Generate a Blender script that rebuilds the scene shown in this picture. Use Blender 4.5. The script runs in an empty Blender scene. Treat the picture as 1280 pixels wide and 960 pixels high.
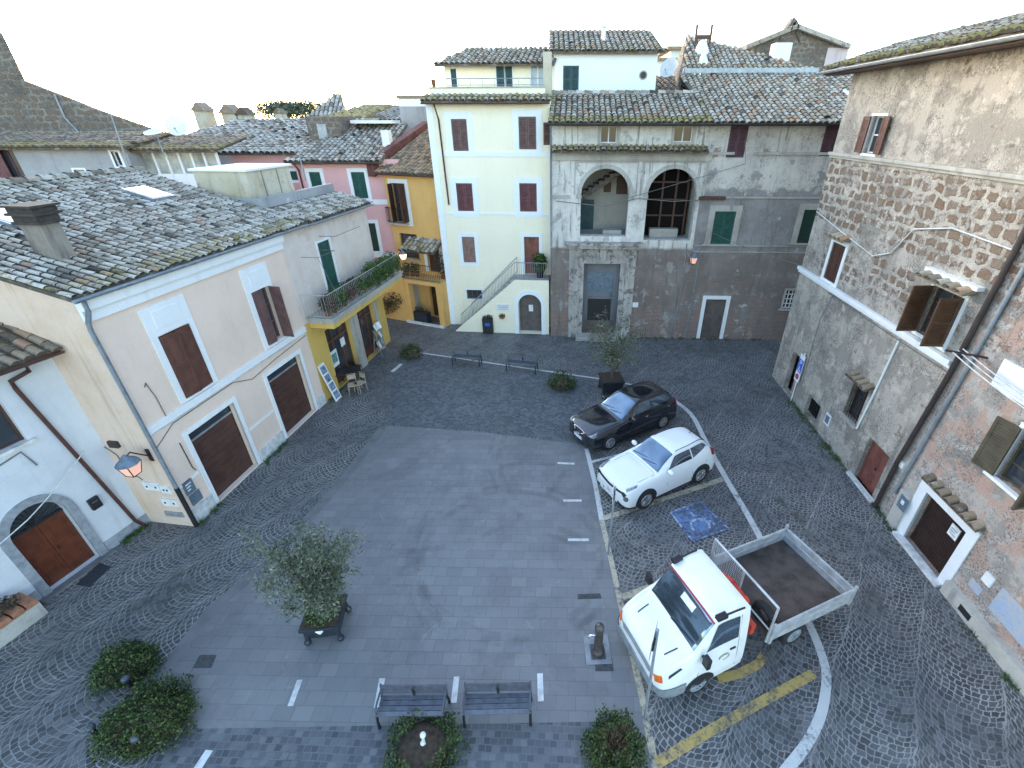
import bpy, math, random
from mathutils import Vector, Matrix
from mathutils.geometry import tessellate_polygon
RND = random.Random(11)
rad = math.radians
S = bpy.context.scene
COL = S.collection
# ------------------------------------------------------------------ camera
F, CX, CY, HY, CAMZ = 576.0, 690.0, 480.0, 150.0, 11.0
TH = math.atan((CY - HY) / F); CT, ST = math.cos(TH), math.sin(TH)
cam = bpy.data.cameras.new('camera'); cam_o = bpy.data.objects.new('camera', cam); COL.objects.link(cam_o)
cam.sensor_width = 36; cam.lens = 36 * F / 1280; cam.shift_x = (640 - CX) / 1280; cam.clip_end = 900; cam.clip_start = .05
cam_o.location = (0, 0, CAMZ); cam_o.rotation_euler = (math.pi / 2 - TH, 0, 0); S.camera = cam_o
# survey of the place: sight lines of the photograph met with the ground or with a wall plane
def ray(px, py):
    x = (px - CX) / F; y = -(py - CY) / F
    return (x, CT + ST * y, -ST + CT * y)
def G(px, py, z=0.0):
    r = ray(px, py); t = (z - CAMZ) / r[2]; return Vector((r[0] * t, r[1] * t, z))
def at(px, py, Y):
    r = ray(px, py); t = Y / r[1]; return Vector((r[0] * t, Y, CAMZ + r[2] * t))
class Wall:
    """vertical plane: u to the right as seen from the square, depth into the building, z up"""
    def __init__(s, p0, d):
        s.p = Vector((p0[0], p0[1], 0)); s.d = Vector((d[0], d[1], 0)).normalized(); s.n = Vector((-s.d.y, s.d.x, 0))
        s.ang = math.atan2(s.d.y, s.d.x)
    def back(s, k): return Wall(s.p + s.n * k, s.d)
    def pick(s, px, py):
        r = Vector(ray(px, py)); t = s.p.dot(s.n) / r.dot(s.n); q = r * t
        return ((q - s.p).dot(s.d), CAMZ + q.z)
    def world(s, u, k, z): return s.p + s.d * u + s.n * k + Vector((0, 0, z))
    def rect(s, *pts):
        us = [s.pick(*p) for p in pts]
        if len(us) == 2: return us[0][0], us[1][0], us[1][1], us[0][1]
        tl, tr, br, bl = us
        return (tl[0] + bl[0]) / 2, (tr[0] + br[0]) / 2, (bl[1] + br[1]) / 2, (tl[1] + tr[1]) / 2
# ------------------------------------------------------------------ mesh builder
class MB:
    def __init__(s): s.v = []; s.f = []; s.r = []; s.k = []; s.sm = []
    def face(s, pts, r=None, k=0.0, sm=False):
        b = len(s.v); s.v += [tuple(p) for p in pts]; s.f.append(tuple(range(b, b + len(pts))))
        s.r.append(RND.random() if r is None else r); s.k.append(k); s.sm.append(sm); return s
    def raw(s, vs, fs, r=None, k=0.0, sm=False):
        b = len(s.v); s.v += [tuple(p) for p in vs]; rr = RND.random() if r is None else r
        for f in fs: s.f.append(tuple(i + b for i in f)); s.r.append(rr); s.k.append(k); s.sm.append(sm)
        return s
    def box(s, x0, x1, y0, y1, z0, z1, M=None, r=None, k=0.0):
        P = [Vector((x, y, z)) for z in (z0, z1) for x, y in ((x0, y0), (x1, y0), (x1, y1), (x0, y1))]
        if M: P = [M @ p for p in P]
        return s.raw(P, [(3, 2, 1, 0), (4, 5, 6, 7), (0, 1, 5, 4), (1, 2, 6, 5), (2, 3, 7, 6), (3, 0, 4, 7)], r, k)
    def prism(s, base, off, r=None, k=0.0):
        n = len(base); b = [Vector(p) for p in base]; o = Vector(off)
        return s.raw(b + [p + o for p in b], [tuple(range(n))[::-1], tuple(range(n, 2 * n))] + [(i, (i + 1) % n, (i + 1) % n + n, i + n) for i in range(n)], r, k)
    def tube(s, pts, rr, n=8, r=None, k=0.0, cap=True):
        pts = [Vector(p) for p in pts]; m = len(pts)
        rs = rr if isinstance(rr, (list, tuple)) else [rr] * m
        V = []; up = Vector((0, 0, 1))
        for i, p in enumerate(pts):
            t = (pts[min(i + 1, m - 1)] - pts[max(i - 1, 0)]).normalized()
            a = t.cross(up if abs(t.z) < .95 else Vector((1, 0, 0))).normalized(); b = t.cross(a)
            V += [p + (a * math.cos(2 * math.pi * j / n) + b * math.sin(2 * math.pi * j / n)) * rs[i] for j in range(n)]
        Fs = [(i * n + j, i * n + (j + 1) % n, (i + 1) * n + (j + 1) % n, (i + 1) * n + j) for i in range(m - 1) for j in range(n)]
        s.raw(V, Fs, r, k, True)
        if cap: s.raw(V[:n], [tuple(range(n))[::-1]], r, k); s.raw(V[-n:], [tuple(range(n))], r, k)
        return s
    def ball(s, c, R, nu=12, nv=8, r=None, k=0.0):
        R = Vector(R if isinstance(R, (tuple, list)) else (R, R, R)); c = Vector(c)
        V = []
        for i in range(nv + 1):
            a = math.pi * i / nv
            for j in range(nu):
                t = 2 * math.pi * j / nu
                V.append(c + Vector((R.x * math.sin(a) * math.cos(t), R.y * math.sin(a) * math.sin(t), R.z * math.cos(a))))
        return s.raw(V, [(i * nu + j, (i + 1) * nu + j, (i + 1) * nu + (j + 1) % nu, i * nu + (j + 1) % nu) for i in range(nv) for j in range(nu)], r, k, True)
    def lathe(s, c, prof, n=16, r=None, k=0.0):
        c = Vector(c); V = []
        for (R, z) in prof: V += [c + Vector((R * math.cos(2 * math.pi * j / n), R * math.sin(2 * math.pi * j / n), z)) for j in range(n)]
        return s.raw(V, [(i * n + j, i * n + (j + 1) % n, (i + 1) * n + (j + 1) % n, (i + 1) * n + j) for i in range(len(prof) - 1) for j in range(n)], r, k, True)
    def holed(s, outer, holes, y=0.0, reveal=.16, r=None):
        """flat wall in the u-z plane with openings and their reveals"""
        xs = sorted({round(a, 5) for a, b in outer}); zs = sorted({round(b, 5) for a, b in outer})
        if len(outer) == 4 and len(xs) == 2 and len(zs) == 2:
            bb = [(max(xs[0], min(p[0] for p in h)), min(xs[1], max(p[0] for p in h)), max(zs[0], min(p[1] for p in h)), min(zs[1], max(p[1] for p in h))) for h in holes]
            us = sorted({xs[0], xs[1], *[q for b in bb for q in b[:2]]}); vs = sorted({zs[0], zs[1], *[q for b in bb for q in b[2:]]}); rr = RND.random() if r is None else r
            for i in range(len(us) - 1):
                for j in range(len(vs) - 1):
                    a, b, c, d = us[i], us[i + 1], vs[j], vs[j + 1]
                    if b - a < 1e-6 or d - c < 1e-6 or any(q[0] <= (a + b) / 2 <= q[1] and q[2] <= (c + d) / 2 <= q[3] for q in bb): continue
                    s.face([(a, y, c), (b, y, c), (b, y, d), (a, y, d)], rr)
            for h in holes:
                if len(h) > 4:
                    top = max(p[1] for p in h)
                    for p, q in zip(h[2:], h[3:]):
                        if abs(p[0] - q[0]) > 1e-6: s.face([(q[0], y, q[1]), (p[0], y, p[1]), (p[0], y, top), (q[0], y, top)], rr)
                for i in range(len(h)):
                    a, b = h[i], h[(i + 1) % len(h)]; s.face([(a[0], y, a[1]), (b[0], y, b[1]), (b[0], y + reveal, b[1]), (a[0], y + reveal, a[1])], rr)
            return s
        loops = [[Vector((a, b, 0)) for a, b in outer]] + [[Vector((a, b, 0)) for a, b in h] for h in holes]
        flat = [p for l in loops for p in l]
        tris = tessellate_polygon(loops)
        out = []
        for t in tris:
            a, b, c = (flat[i] for i in t)
            if (b - a).cross(c - a).z < 0: t = (t[0], t[2], t[1])
            out.append(t)
        s.raw([(p.x, y, p.y) for p in flat], out, r)
        for h in holes:
            n = len(h)
            for i in range(n):
                a = h[i]; b = h[(i + 1) % n]
                s.face([(a[0], y, a[1]), (b[0], y, b[1]), (b[0], y + reveal, b[1]), (a[0], y + reveal, a[1])], r)
        return s
    def build(s, name, mat, parent=None, smooth=False, loc=None, rot=None, bevel=0):
        me = bpy.data.meshes.new(name); me.from_pydata(s.v, [], s.f); me.materials.append(mat)
        for nm, dat in (('rnd', s.r), ('mk', s.k)):
            a = me.attributes.new(nm, 'FLOAT', 'FACE'); a.data.foreach_set('value', dat)
        me.polygons.foreach_set('use_smooth', [bool(smooth or q) for q in s.sm]); me.update()
        o = bpy.data.objects.new(name, me); COL.objects.link(o)
        if parent is not None: o.parent = parent
        if loc is not None: o.location = loc
        if rot is not None: o.rotation_euler = rot
        if bevel:
            b = o.modifiers.new('bevel', 'BEVEL'); b.width = bevel; b.segments = 2; b.limit_method = 'ANGLE'
        return o
def rectpoly(u0, u1, z0, z1): return [(u0, z0), (u1, z0), (u1, z1), (u0, z1)]
def archpoly(u0, u1, z0, zs, n=14, rise=None):
    c = (u0 + u1) / 2; R = (u1 - u0) / 2; h = R if rise is None else rise
    return [(u0, z0), (u1, z0)] + [(c + R * math.cos(math.pi * i / n), zs + h * math.sin(math.pi * i / n)) for i in range(n + 1)]
def tag(o, label=None, cat=None, group=None, kind=None):
    if label: o['label'] = label
    if cat: o['category'] = cat
    if group: o['group'] = group
    if kind: o['kind'] = kind
    return o
def empty(name, loc, rz=0, label=None, cat=None, group=None):
    o = bpy.data.objects.new(name, None); COL.objects.link(o); o.location = loc; o.rotation_euler = (0, 0, rz); o.empty_display_size = .3
    return tag(o, label, cat, group)
def copy_tree(o, parent=None):
    c = o.copy(); COL.objects.link(c)
    if parent is not None: c.parent = parent
    for ch in [x for x in COL.objects if x.parent == o]: copy_tree(ch, c)
    return c
# ------------------------------------------------------------------ materials
class NT:
    def __init__(s, name):
        s.m = bpy.data.materials.new(name); s.m.use_nodes = True; s.t = s.m.node_tree; s.t.nodes.clear()
        s.out = s.t.nodes.new('ShaderNodeOutputMaterial'); s.b = s.t.nodes.new('ShaderNodeBsdfPrincipled')
        s.t.links.new(s.b.outputs[0], s.out.inputs[0]); s._c = None
    def put(s, sock, v):
        if isinstance(v, bpy.types.NodeSocket): s.t.links.new(v, sock)
        elif isinstance(v, bpy.types.Node): s.t.links.new(v.outputs[0], sock)
        else:
            if hasattr(sock, 'default_value'):
                try: sock.default_value = v
                except Exception: sock.default_value = (*v, 1)
    def n(s, typ, ins=None, **props):
        nd = s.t.nodes.new('ShaderNode' + typ)
        for k, v in props.items(): setattr(nd, k, v)
        for k, v in (ins or {}).items(): s.put(nd.inputs[k], v)
        return nd
    @property
    def obj(s):
        if s._c is None: s._c = s.n('TexCoord').outputs['Object']
        return s._c
    def math(s, op, a, b=None, c=None):
        i = {0: a}
        if b is not None: i[1] = b
        if c is not None: i[2] = c
        return s.n('Math', i, operation=op).outputs[0]
    def sep(s, v): 
        q = s.n('SeparateXYZ', {0: v}); return q.outputs[0], q.outputs[1], q.outputs[2]
    def noise(s, scale, detail=5, rough=.6, vec=None, sc=None, dist=0):
        v = vec if vec is not None else s.obj
        if sc: v = s.n('Mapping', {0: v, 3: sc}).outputs[0]
        return s.n('TexNoise', {'Vector': v, 'Scale': scale, 'Detail': detail, 'Roughness': rough, 'Distortion': dist}).outputs[0]
    def ramp(s, f, stops, interp='LINEAR'):
        r = s.n('ValToRGB', {0: f}); e = r.color_ramp.elements; r.color_ramp.interpolation = interp
        while len(e) < len(stops): e.new(.5)
        for q, (p, c) in zip(e, stops):
            q.position = p; q.color = (c, c, c, 1) if not isinstance(c, (tuple, list)) else (*c[:3], 1)
        return r.outputs[0]
    def step(s, f, a, b): return s.n('MapRange', {0: f, 1: a, 2: b, 3: 0.0, 4: 1.0}, interpolation_type='SMOOTHSTEP').outputs[0]
    def mix(s, f, a, b, mode='MIX'):
        q = s.n('Mix', data_type='RGBA', blend_type=mode)
        s.put(q.inputs[0], f); 
        for i, v in ((6, a), (7, b)): s.put(q.inputs[i], (*v, 1) if isinstance(v, (tuple, list)) and len(v) == 3 else v)
        return q.outputs[2]
    def attr(s, name): return s.n('Attribute', attribute_name=name).outputs['Fac']
    def bump(s, h, strength=.3, dist=.02): s.put(s.b.inputs['Normal'], s.n('Bump', {'Height': h, 'Strength': strength, 'Distance': dist}))
    def fin(s, col, rough=.8, metal=0.0, spec=None):
        s.put(s.b.inputs['Base Color'], (*col, 1) if isinstance(col, (tuple, list)) and len(col) == 3 else col)
        s.put(s.b.inputs['Roughness'], rough); s.put(s.b.inputs['Metallic'], metal)
        if spec is not None: s.put(s.b.inputs['Specular IOR Level'], spec)
        return s.m
def mul(c, k): return tuple(min(1, x * k) for x in c)
def simple(name, col, rough=.6, metal=0.0, var=.25, scale=6, bump=0.0, coat=0.0, spec=None):
    t = NT(name); n = t.noise(scale, 5)
    c = t.mix(t.step(n, .3, .75), mul(col, 1 + var * .5), mul(col, 1 - var))
    if bump: t.bump(t.noise(scale * 5, 4), bump, .01)
    t.fin(c, rough, metal, spec)
    if coat: t.b.inputs['Coat Weight'].default_value = coat; t.b.inputs['Coat Roughness'].default_value = .05
    return t.m
def emit(name, col, e):
    t = NT(name); t.fin(col, .4); t.b.inputs['Emission Color'].default_value = (*col, 1); t.b.inputs['Emission Strength'].default_value = e; return t.m
def plaster(name, col, stain, amt=.5, streak=.35, dark=(.12, .115, .11), fine=.25, patch=None, pth=(.6, .66), pscale=.7, zone=None, lay=None):
    t = NT(name)
    a = t.noise(.55, 7, .65); b = t.noise(2.2, 5, .6, sc=(1.6, 1.6, .22)); f = t.noise(38, 3)
    c = t.mix(t.math('MULTIPLY', t.step(a, .38, .72), amt), col, stain)
    c = t.mix(t.math('MULTIPLY', t.step(t.noise(6, 6, .7), .5, .8), amt * .5), c, mul(stain, .8))
    c = t.mix(t.math('MULTIPLY', t.step(b, .52, .78), streak), c, dark)
    hgt = t.math('MULTIPLY', f, .4)
    if patch:
        m = t.step(t.noise(pscale, 8, .68), *pth)
        c = t.mix(m, c, t.mix(t.noise(9, 5), mul(patch, .65), mul(patch, 1.25))); hgt = t.math('SUBTRACT', hgt, m)
    if zone:
        zc, z0, z1, zwob = zone     # another render below a wavering edge
        z = t.sep(t.obj)[2]
        e = t.math('ADD', z, t.math('MULTIPLY', t.math('SUBTRACT', t.noise(1.2, 6, .7), .5), zwob))
        c = t.mix(t.n('MapRange', {0: e, 1: z0, 2: z1, 3: 1.0, 4: 0.0}).outputs[0], c, zc(t))
    c = t.mix(fine, c, t.mix(t.noise(14, 6, .75), mul(col, .55), mul(col, 1.2)), 'MULTIPLY') if False else t.mix(t.math('MULTIPLY', t.step(f, .45, .7), fine), c, mul(stain, .75))
    if lay: c = layers(t, c, lay)
    t.bump(hgt, .35, .02)
    return t.fin(c, .9)
def tuff_wall(name, plas, stone, zones, dark=(.13, .125, .12), pink=None):
    """old render with blocks of brown tuff showing through it; zones = [(z0, z1, cover)]"""
    t = NT(name); x, y, z = t.sep(t.obj)
    d = t.n('TexNoise', {'Vector': t.obj, 'Scale': 2.3, 'Detail': 3}).outputs[1]
    v = t.n('VectorMath', {0: d, 1: (.5, .5, .5)}, operation='SUBTRACT').outputs[0]
    v = t.n('VectorMath', {0: v, 'Scale': .42}, operation='SCALE').outputs[0]
    p = t.n('CombineXYZ', {0: x, 1: z, 2: 0.0}).outputs[0]
    p = t.n('VectorMath', {0: p, 1: v}, operation='ADD').outputs[0]
    br = t.n('TexBrick', {'Vector': p, 'Color1': (0, 0, 0, 1), 'Color2': (1, 1, 1, 1), 'Mortar': (.5, .5, .5, 1), 'Scale': 1.0, 'Mortar Size': .085, 'Mortar Smooth': .7, 'Brick Width': .46, 'Row Height': .34}, offset=.45)
    inside = t.step(t.math('ADD', t.math('SUBTRACT', 1.0, br.outputs['Fac']), t.math('MULTIPLY', t.math('SUBTRACT', t.noise(13, 6, .75), .55), 1.5)), .4, .85)
    inside = t.math('MULTIPLY', inside, t.step(t.math('ADD', br.outputs['Color'], t.math('MULTIPLY', t.noise(7, 5), 1.4)), .62, .95))
    n = t.noise(.42, 7, .66, dist=.4)
    cover = None
    for z0, z1, cv in zones:
        m = t.math('MULTIPLY', t.math('MULTIPLY', t.step(z, z0 - .25, z0 + .25), t.math('SUBTRACT', 1.0, t.step(z, z1 - .25, z1 + .25))), cv)
        cover = m if cover is None else t.math('ADD', cover, m)
    vis = t.step(t.math('ADD', t.math('ADD', n, cover), t.math('MULTIPLY', t.math('SUBTRACT', t.noise(3.5, 5, .7), .5), .35)), .98, 1.1)
    st = t.mix(t.noise(11, 5, .7), mul(stone, .5), mul(stone, 1.35)); st = t.mix(t.math('MULTIPLY', br.outputs['Color'], .45), st, mul(plas, .6))
    c = layers(t, plas, [(.8, None, .49, .54, .75, mul(plas, .66)), (.45, None, .53, .60, .7, mul(plas, .45)), (2.2, None, .56, .60, .7, mul(plas, 1.35)), (3.2, None, .60, .63, .7, mul(stone, .9))])
    if pink: c = layers(t, c, [(1.2, None, .49, .53, .85, pink), (2.6, None, .55, .59, .7, (.50, .47, .43))])
    c = layers(t, c, [(1.1, V_, .55, .66, .6, dark), (19, None, .50, .57, .8, mul(dark, .8), 1.3), (9, None, .60, .64, .6, mul(plas, 1.4), 1.7), (5, V_, .60, .70, .6, mul(dark, .7), .6)])
    c = t.mix(t.math('MULTIPLY', vis, inside), c, st)
    t.bump(t.math('ADD', t.math('MULTIPLY', t.noise(16, 7, .7), .8), t.math('MULTIPLY', t.math('MULTIPLY', vis, inside), .9)), .75, .10)
    return t.fin(c, .92)
def layers(t, c, L):
    """sharp edged peeling, soot and run-off layers: (scale, stretch, lo, hi, amount, colour[, patch scale])"""
    for k, q in enumerate(L):
        sc, st, lo, hi, am, col = q[:6]
        off = t.n('Mapping', {0: t.obj, 1: (3.7 * k, 1.9 * k, 2.3 * k)}).outputs[0]
        m = t.math('MULTIPLY', t.step(t.noise(sc, 8, .72, vec=off, sc=st), lo, hi), am)
        if len(q) > 6: m = t.math('MULTIPLY', m, t.step(t.noise(q[6], 5, .65, vec=off), .46, .56))
        c = t.mix(m, c, t.mix(t.noise(11, 5, .7), mul(col, .75), mul(col, 1.2)))
    return c
V_ = (2.4, 2.4, .16)
def rooftile(name, ramp, lichen=(.27, .21, .06), lam=1.0, soot=.5):
    t = NT(name); r = t.attr('rnd'); k = t.attr('mk')
    c = t.ramp(r, ramp)
    c = t.mix(t.math('MULTIPLY', t.step(t.noise(4.5, 7, .82), .50, .64), soot), c, (.03, .03, .031)); c = t.mix(t.math('MULTIPLY', t.step(t.noise(3.5, 7, .8), .52, .66), .45), c, (.50, .48, .43))
    c = t.mix(t.math('MULTIPLY', t.step(t.noise(3.1, 6, .7), .55, .75), .45), c, (.36, .37, .38))
    l = t.math('MULTIPLY', t.step(t.math('ADD', t.noise(4, 6, .75), t.math('MULTIPLY', k, .30)), .72, .86), lam)
    c = t.mix(l, c, t.mix(t.noise(20, 4), mul(lichen, .6), mul(lichen, 1.3)))
    t.bump(t.noise(30, 5, .7), .35, .02)
    return t.fin(c, .92)
def louver(name, col, pitch=.055, rough=.55):
    return simple(name, col, rough, 0, .35, 3, .12)
def cobble(name):
    t = NT(name); o = t.obj
    wob = t.n('TexNoise', {'Vector': o, 'Scale': .55, 'Detail': 3}).outputs[1]
    wob = t.n('VectorMath', {0: wob, 1: (.5, .5, .5)}, operation='SUBTRACT').outputs[0]
    wob = t.n('VectorMath', {0: wob, 'Scale': .42}, operation='SCALE').outputs[0]
    w2 = t.n('TexNoise', {'Vector': o, 'Scale': 6, 'Detail': 2}).outputs[1]
    w2 = t.n('VectorMath', {0: w2, 1: (.5, .5, .5)}, operation='SUBTRACT').outputs[0]
    w2 = t.n('VectorMath', {0: w2, 'Scale': .11}, operation='SCALE').outputs[0]
    p = t.n('VectorMath', {0: o, 1: wob}, operation='ADD').outputs[0]; p = t.n('VectorMath', {0: p, 1: w2}, operation='ADD').outputs[0]
    p = t.n('Mapping', {0: p, 2: (0, 0, rad(38))}).outputs[0]
    x, y, _ = t.sep(p)
    Wd, d = 1.5, .13
    a = t.math('DIVIDE', x, Wd); i = t.math('FLOOR', a)
    lx = t.math('MULTIPLY', t.math('SUBTRACT', t.math('SUBTRACT', a, i), .5), Wd)
    Rr = Wd * .62
    hh = t.math('SQRT', t.math('SUBTRACT', Rr * Rr, t.math('MULTIPLY', lx, lx)))
    v = t.math('DIVIDE', t.math('ADD', y, hh), d); row = t.math('FLOOR', v); fr = t.math('SUBTRACT', v, row)
    rr = t.n('TexWhiteNoise', {'Vector': t.n('CombineXYZ', {0: row, 1: i, 2: 0.0})}, noise_dimensions='3D').outputs[0]
    ang = t.math('ARCTAN2', lx, hh)
    s_ = t.math('ADD', t.math('MULTIPLY', ang, Rr / (d * 1.08)), t.math('MULTIPLY', rr, 7.0)); cl = t.math('FLOOR', s_); fs = t.math('SUBTRACT', s_, cl)
    e = t.math('MINIMUM', t.math('MINIMUM', fr, t.math('SUBTRACT', 1.0, fr)), t.math('MINIMUM', fs, t.math('SUBTRACT', 1.0, fs)))
    edge = t.math('MINIMUM', e, t.math('MULTIPLY', t.math('SUBTRACT', Wd / 2, t.math('ABSOLUTE', lx)), 6.0))
    body = t.step(edge, .05, .125)
    wn = t.n('TexWhiteNoise', {'Vector': t.n('CombineXYZ', {0: row, 1: cl, 2: i})}, noise_dimensions='3D').outputs[0]
    return t, body, wn
def finish_paving(t, body, wn, stones, joint, jamt=(.3, .95), moss=True, rough=.55, arcs=()):
    sc = t.ramp(wn, stones)
    sc = t.mix(t.math('MULTIPLY', t.step(t.noise(.25, 6, .6), .4, .7), .5), sc, mul(stones[0][1], .75))
    ja = t.n('MapRange', {0: t.noise(.5, 6, .65), 1: .38, 2: .62, 3: jamt[0], 4: jamt[1]}).outputs[0]
    jc = t.mix(t.noise(2.5, 5, .7), mul(joint, .45), joint)
    if moss: jc = t.mix(t.step(t.noise(.42, 6, .7), .56, .68), jc, (.055, .06, .028))
    jf = t.math('MULTIPLY', t.math('SUBTRACT', 1.0, body), ja)
    c = t.mix(jf, sc, jc)
    c = t.mix(t.math('MULTIPLY', t.step(t.noise(.9, 7, .7), .62, .74), .5), c, (.03, .031, .034))
    c = t.mix(t.math('MULTIPLY', t.step(t.noise(.33, 6, .72), .55, .72), .22), c, (.34, .34, .335)); c = t.mix(t.math('MULTIPLY', t.step(t.noise(2.6, 7, .75, dist=.6), .60, .72), .22), c, (.30, .30, .295))
    for (ax, ay, aR, aw, am) in arcs:      # tyre marks left by turning vehicles
        dd = t.n('VectorMath', {0: t.n('VectorMath', {0: t.obj, 1: (ax, ay, 0)}, operation='SUBTRACT').outputs[0]}, operation='LENGTH').outputs['Value']
        e = t.math('ABSOLUTE', t.math('SUBTRACT', dd, aR))
        c = t.mix(t.math('MULTIPLY', t.math('MULTIPLY', t.math('SUBTRACT', 1.0, t.step(e, aw * .4, aw)), t.step(t.noise(.8, 6, .7), .44, .6)), am), c, (.05, .05, .052))
    if arcs:
        c = t.mix(t.math('MULTIPLY', t.step(t.noise(.5, 8, .72, dist=.5), .50, .64), .45), c, (.115, .117, .122)); c = t.mix(t.math('MULTIPLY', t.step(t.noise(1.9, 8, .8, dist=.8), .58, .68), .45), c, (.31, .31, .305)); c = t.mix(t.math('MULTIPLY', t.step(t.noise(5, 6, .7), .66, .72), .7), c, (.055, .055, .056))
    t.bump(t.math('ADD', body, t.math('MULTIPLY', t.noise(30, 4), .25)), .45, .025)
    return t.fin(c, t.n('MapRange', {0: t.noise(1.3, 4), 1: .3, 2: .7, 3: rough - .12, 4: rough + .2}).outputs[0])
def bricks(name, bw, rh, mort, wob=.03, rot=0, msm=.3):
    t = NT(name); o = t.obj
    w = t.n('TexNoise', {'Vector': o, 'Scale': 3, 'Detail': 3}).outputs[1]
    w = t.n('VectorMath', {0: w, 1: (.5, .5, .5)}, operation='SUBTRACT').outputs[0]; w = t.n('VectorMath', {0: w, 'Scale': wob}, operation='SCALE').outputs[0]
    p = t.n('VectorMath', {0: o, 1: w}, operation='ADD').outputs[0]; p = t.n('Mapping', {0: p, 2: (0, 0, rad(rot))}).outputs[0]
    b = t.n('TexBrick', {'Vector': p, 'Color1': (0, 0, 0, 1), 'Color2': (1, 1, 1, 1), 'Mortar': (.5, .5, .5, 1), 'Scale': 1.0, 'Mortar Size': mort, 'Mortar Smooth': msm, 'Brick Width': bw, 'Row Height': rh}, offset=.37)
    return t, t.math('SUBTRACT', 1.0, b.outputs['Fac']), t.sep(b.outputs['Color'])[0]
M = {}
t, bo, wn = cobble('cobble_fans'); M['cobble'] = finish_paving(t, bo, wn, [(0, (.05, .052, .055)), (.5, (.085, .087, .092)), (1, (.14, .142, .146))], (.45, .44, .425), (.22, 1.0))
t, bo, wn = bricks('setts', .15, .13, .012, .05, 2); M['setts'] = finish_paving(t, bo, wn, [(0, (.06, .066, .076)), (.5, (.10, .107, .12)), (1, (.16, .165, .175))], (.24, .245, .25), (.15, .8))
t, bo, wn = bricks('paving_slabs', .42, .30, .006, .012, 1.0, .1)
M['slab'] = finish_paving(t, bo, wn, [(0, (.175, .176, .18)), (.5, (.195, .196, .199)), (.92, (.208, .208, .21)), (1, (.225, .224, .222))], (.14, .141, .145), (.3, 1.0), False, .45, [(-1.2, 9.2, 2.6, .16, .32), (-1.2, 9.2, 2.95, .12, .26), (-.8, 10.0, 3.3, .14, .28), (-4.5, 14.5, 5.2, .14, .26), (2.4, 14.0, 4.4, .15, .28), (2.4, 14.0, 4.75, .12, .24)])
M['kerb'] = simple('slab_border', (.155, .155, .158), .6, 0, .25, 2, .1)
def paint(name, col, wear=(.42, .62), under=(.08, .086, .095)):
    t = NT(name); n = t.math('ADD', t.math('MULTIPLY', t.noise(9, 7, .8), .6), t.math('MULTIPLY', t.noise(1.1, 3), .4))
    return t.fin(t.mix(t.step(n, *wear), t.mix(t.noise(3), mul(col, .8), col), under), .7)
M['white_line'] = paint('white_road_paint', (.62, .62, .60), (.5, .66)); M['yellow_line'] = paint('yellow_road_paint', (.52, .37, .12), (.47, .62))
M['faded_line'] = paint('faded_road_paint', (.55, .49, .36), (.46, .62)); M['blue_line'] = paint('blue_road_paint', (.16, .27, .50), (.42, .54))
M['worn_white'] = paint('worn_white_paint', (.50, .58, .70), (.42, .54), (.06, .11, .24))
M['marble'] = simple('white_marble', (.62, .62, .61), .5, 0, .3, 5)
M['travertine'] = plaster('travertine', (.48, .455, .415), (.26, .24, .21), .8, .6, (.09, .085, .08))
M['peach'] = plaster('peach_plaster', (.80, .63, .525), (.70, .55, .45), .7, .18, (.45, .36, .31), lay=[(1.4, V_, .60, .74, .35, (.46, .38, .33)), (.9, None, .60, .66, .3, (.70, .60, .54))])
M['peach_side'] = plaster('cream_side_plaster', (.73, .575, .475), (.60, .42, .27), .7, .3, (.38, .25, .15), lay=[(1.0, V_, .55, .70, .5, (.42, .29, .18)), (1.5, None, .60, .66, .4, (.5, .46, .41))])
M['peach_old'] = plaster('old_pink_plaster', (.72, .63, .57), (.60, .48, .42), .8, .22, (.33, .3, .28), lay=[(.8, None, .55, .60, .6, (.60, .47, .41)), (1.6, None, .59, .62, .7, (.66, .65, .62)), (2.2, V_, .58, .7, .45, (.36, .31, .28))]) if True else plaster('faded_pink_plaster', (.74, .66, .60), (.62, .50, .44), .8, .22, (.33, .3, .28), patch=(.6, .59, .57), pth=(.57, .64))
M['white_trim'] = plaster('white_trim', (.80, .81, .82), (.70, .71, .72), .5, .12)
M['white_house'] = plaster('whitewash', (.62, .645, .69), (.50, .53, .57), .7, .3, (.35, .36, .38), lay=[(1.4, V_, .58, .72, .4, (.34, .34, .34)), (1.1, None, .60, .66, .35, (.5, .49, .47))])
M['shop_yellow'] = plaster('shop_yellow', (.66, .45, .12), (.50, .31, .08), .6, .3, (.25, .17, .07))
M['pink'] = plaster('pink_plaster', (.70, .41, .40), (.60, .33, .33), .6, .15, (.4, .25, .25), lay=[(1.5, V_, .58, .72, .3, (.45, .28, .27))])
M['orange'] = plaster('orange_plaster', (.72, .43, .15), (.60, .33, .10), .6, .18, (.3, .17, .07), lay=[(1.6, V_, .58, .72, .35, (.42, .24, .09))])
M['cream'] = plaster('pale_yellow_plaster', (.90, .84, .66), (.84, .77, .59), .6, .14, (.6, .55, .42), lay=[(1.5, V_, .60, .74, .3, (.66, .60, .46)), (.8, None, .60, .66, .3, (.80, .75, .62))])
M['clean_white'] = plaster('clean_white_plaster', (.82, .86, .88), (.74, .78, .80), .4, .08)
M['grey_plaster'] = plaster('grey_plaster', (.36, .37, .38), (.24, .24, .25), .8, .4, patch=(.55, .56, .56))
M['hut'] = plaster('stained_cement', (.56, .52, .42), (.42, .35, .22), .9, .55, (.12, .11, .10), lay=[(1.6, V_, .56, .68, .5, (.16, .15, .14)), (2.5, None, .58, .62, .6, (.34, .25, .11))])
M['porch'] = plaster('porch_plaster', (.46, .45, .42), (.3, .28, .25), .8, .4)
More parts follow.
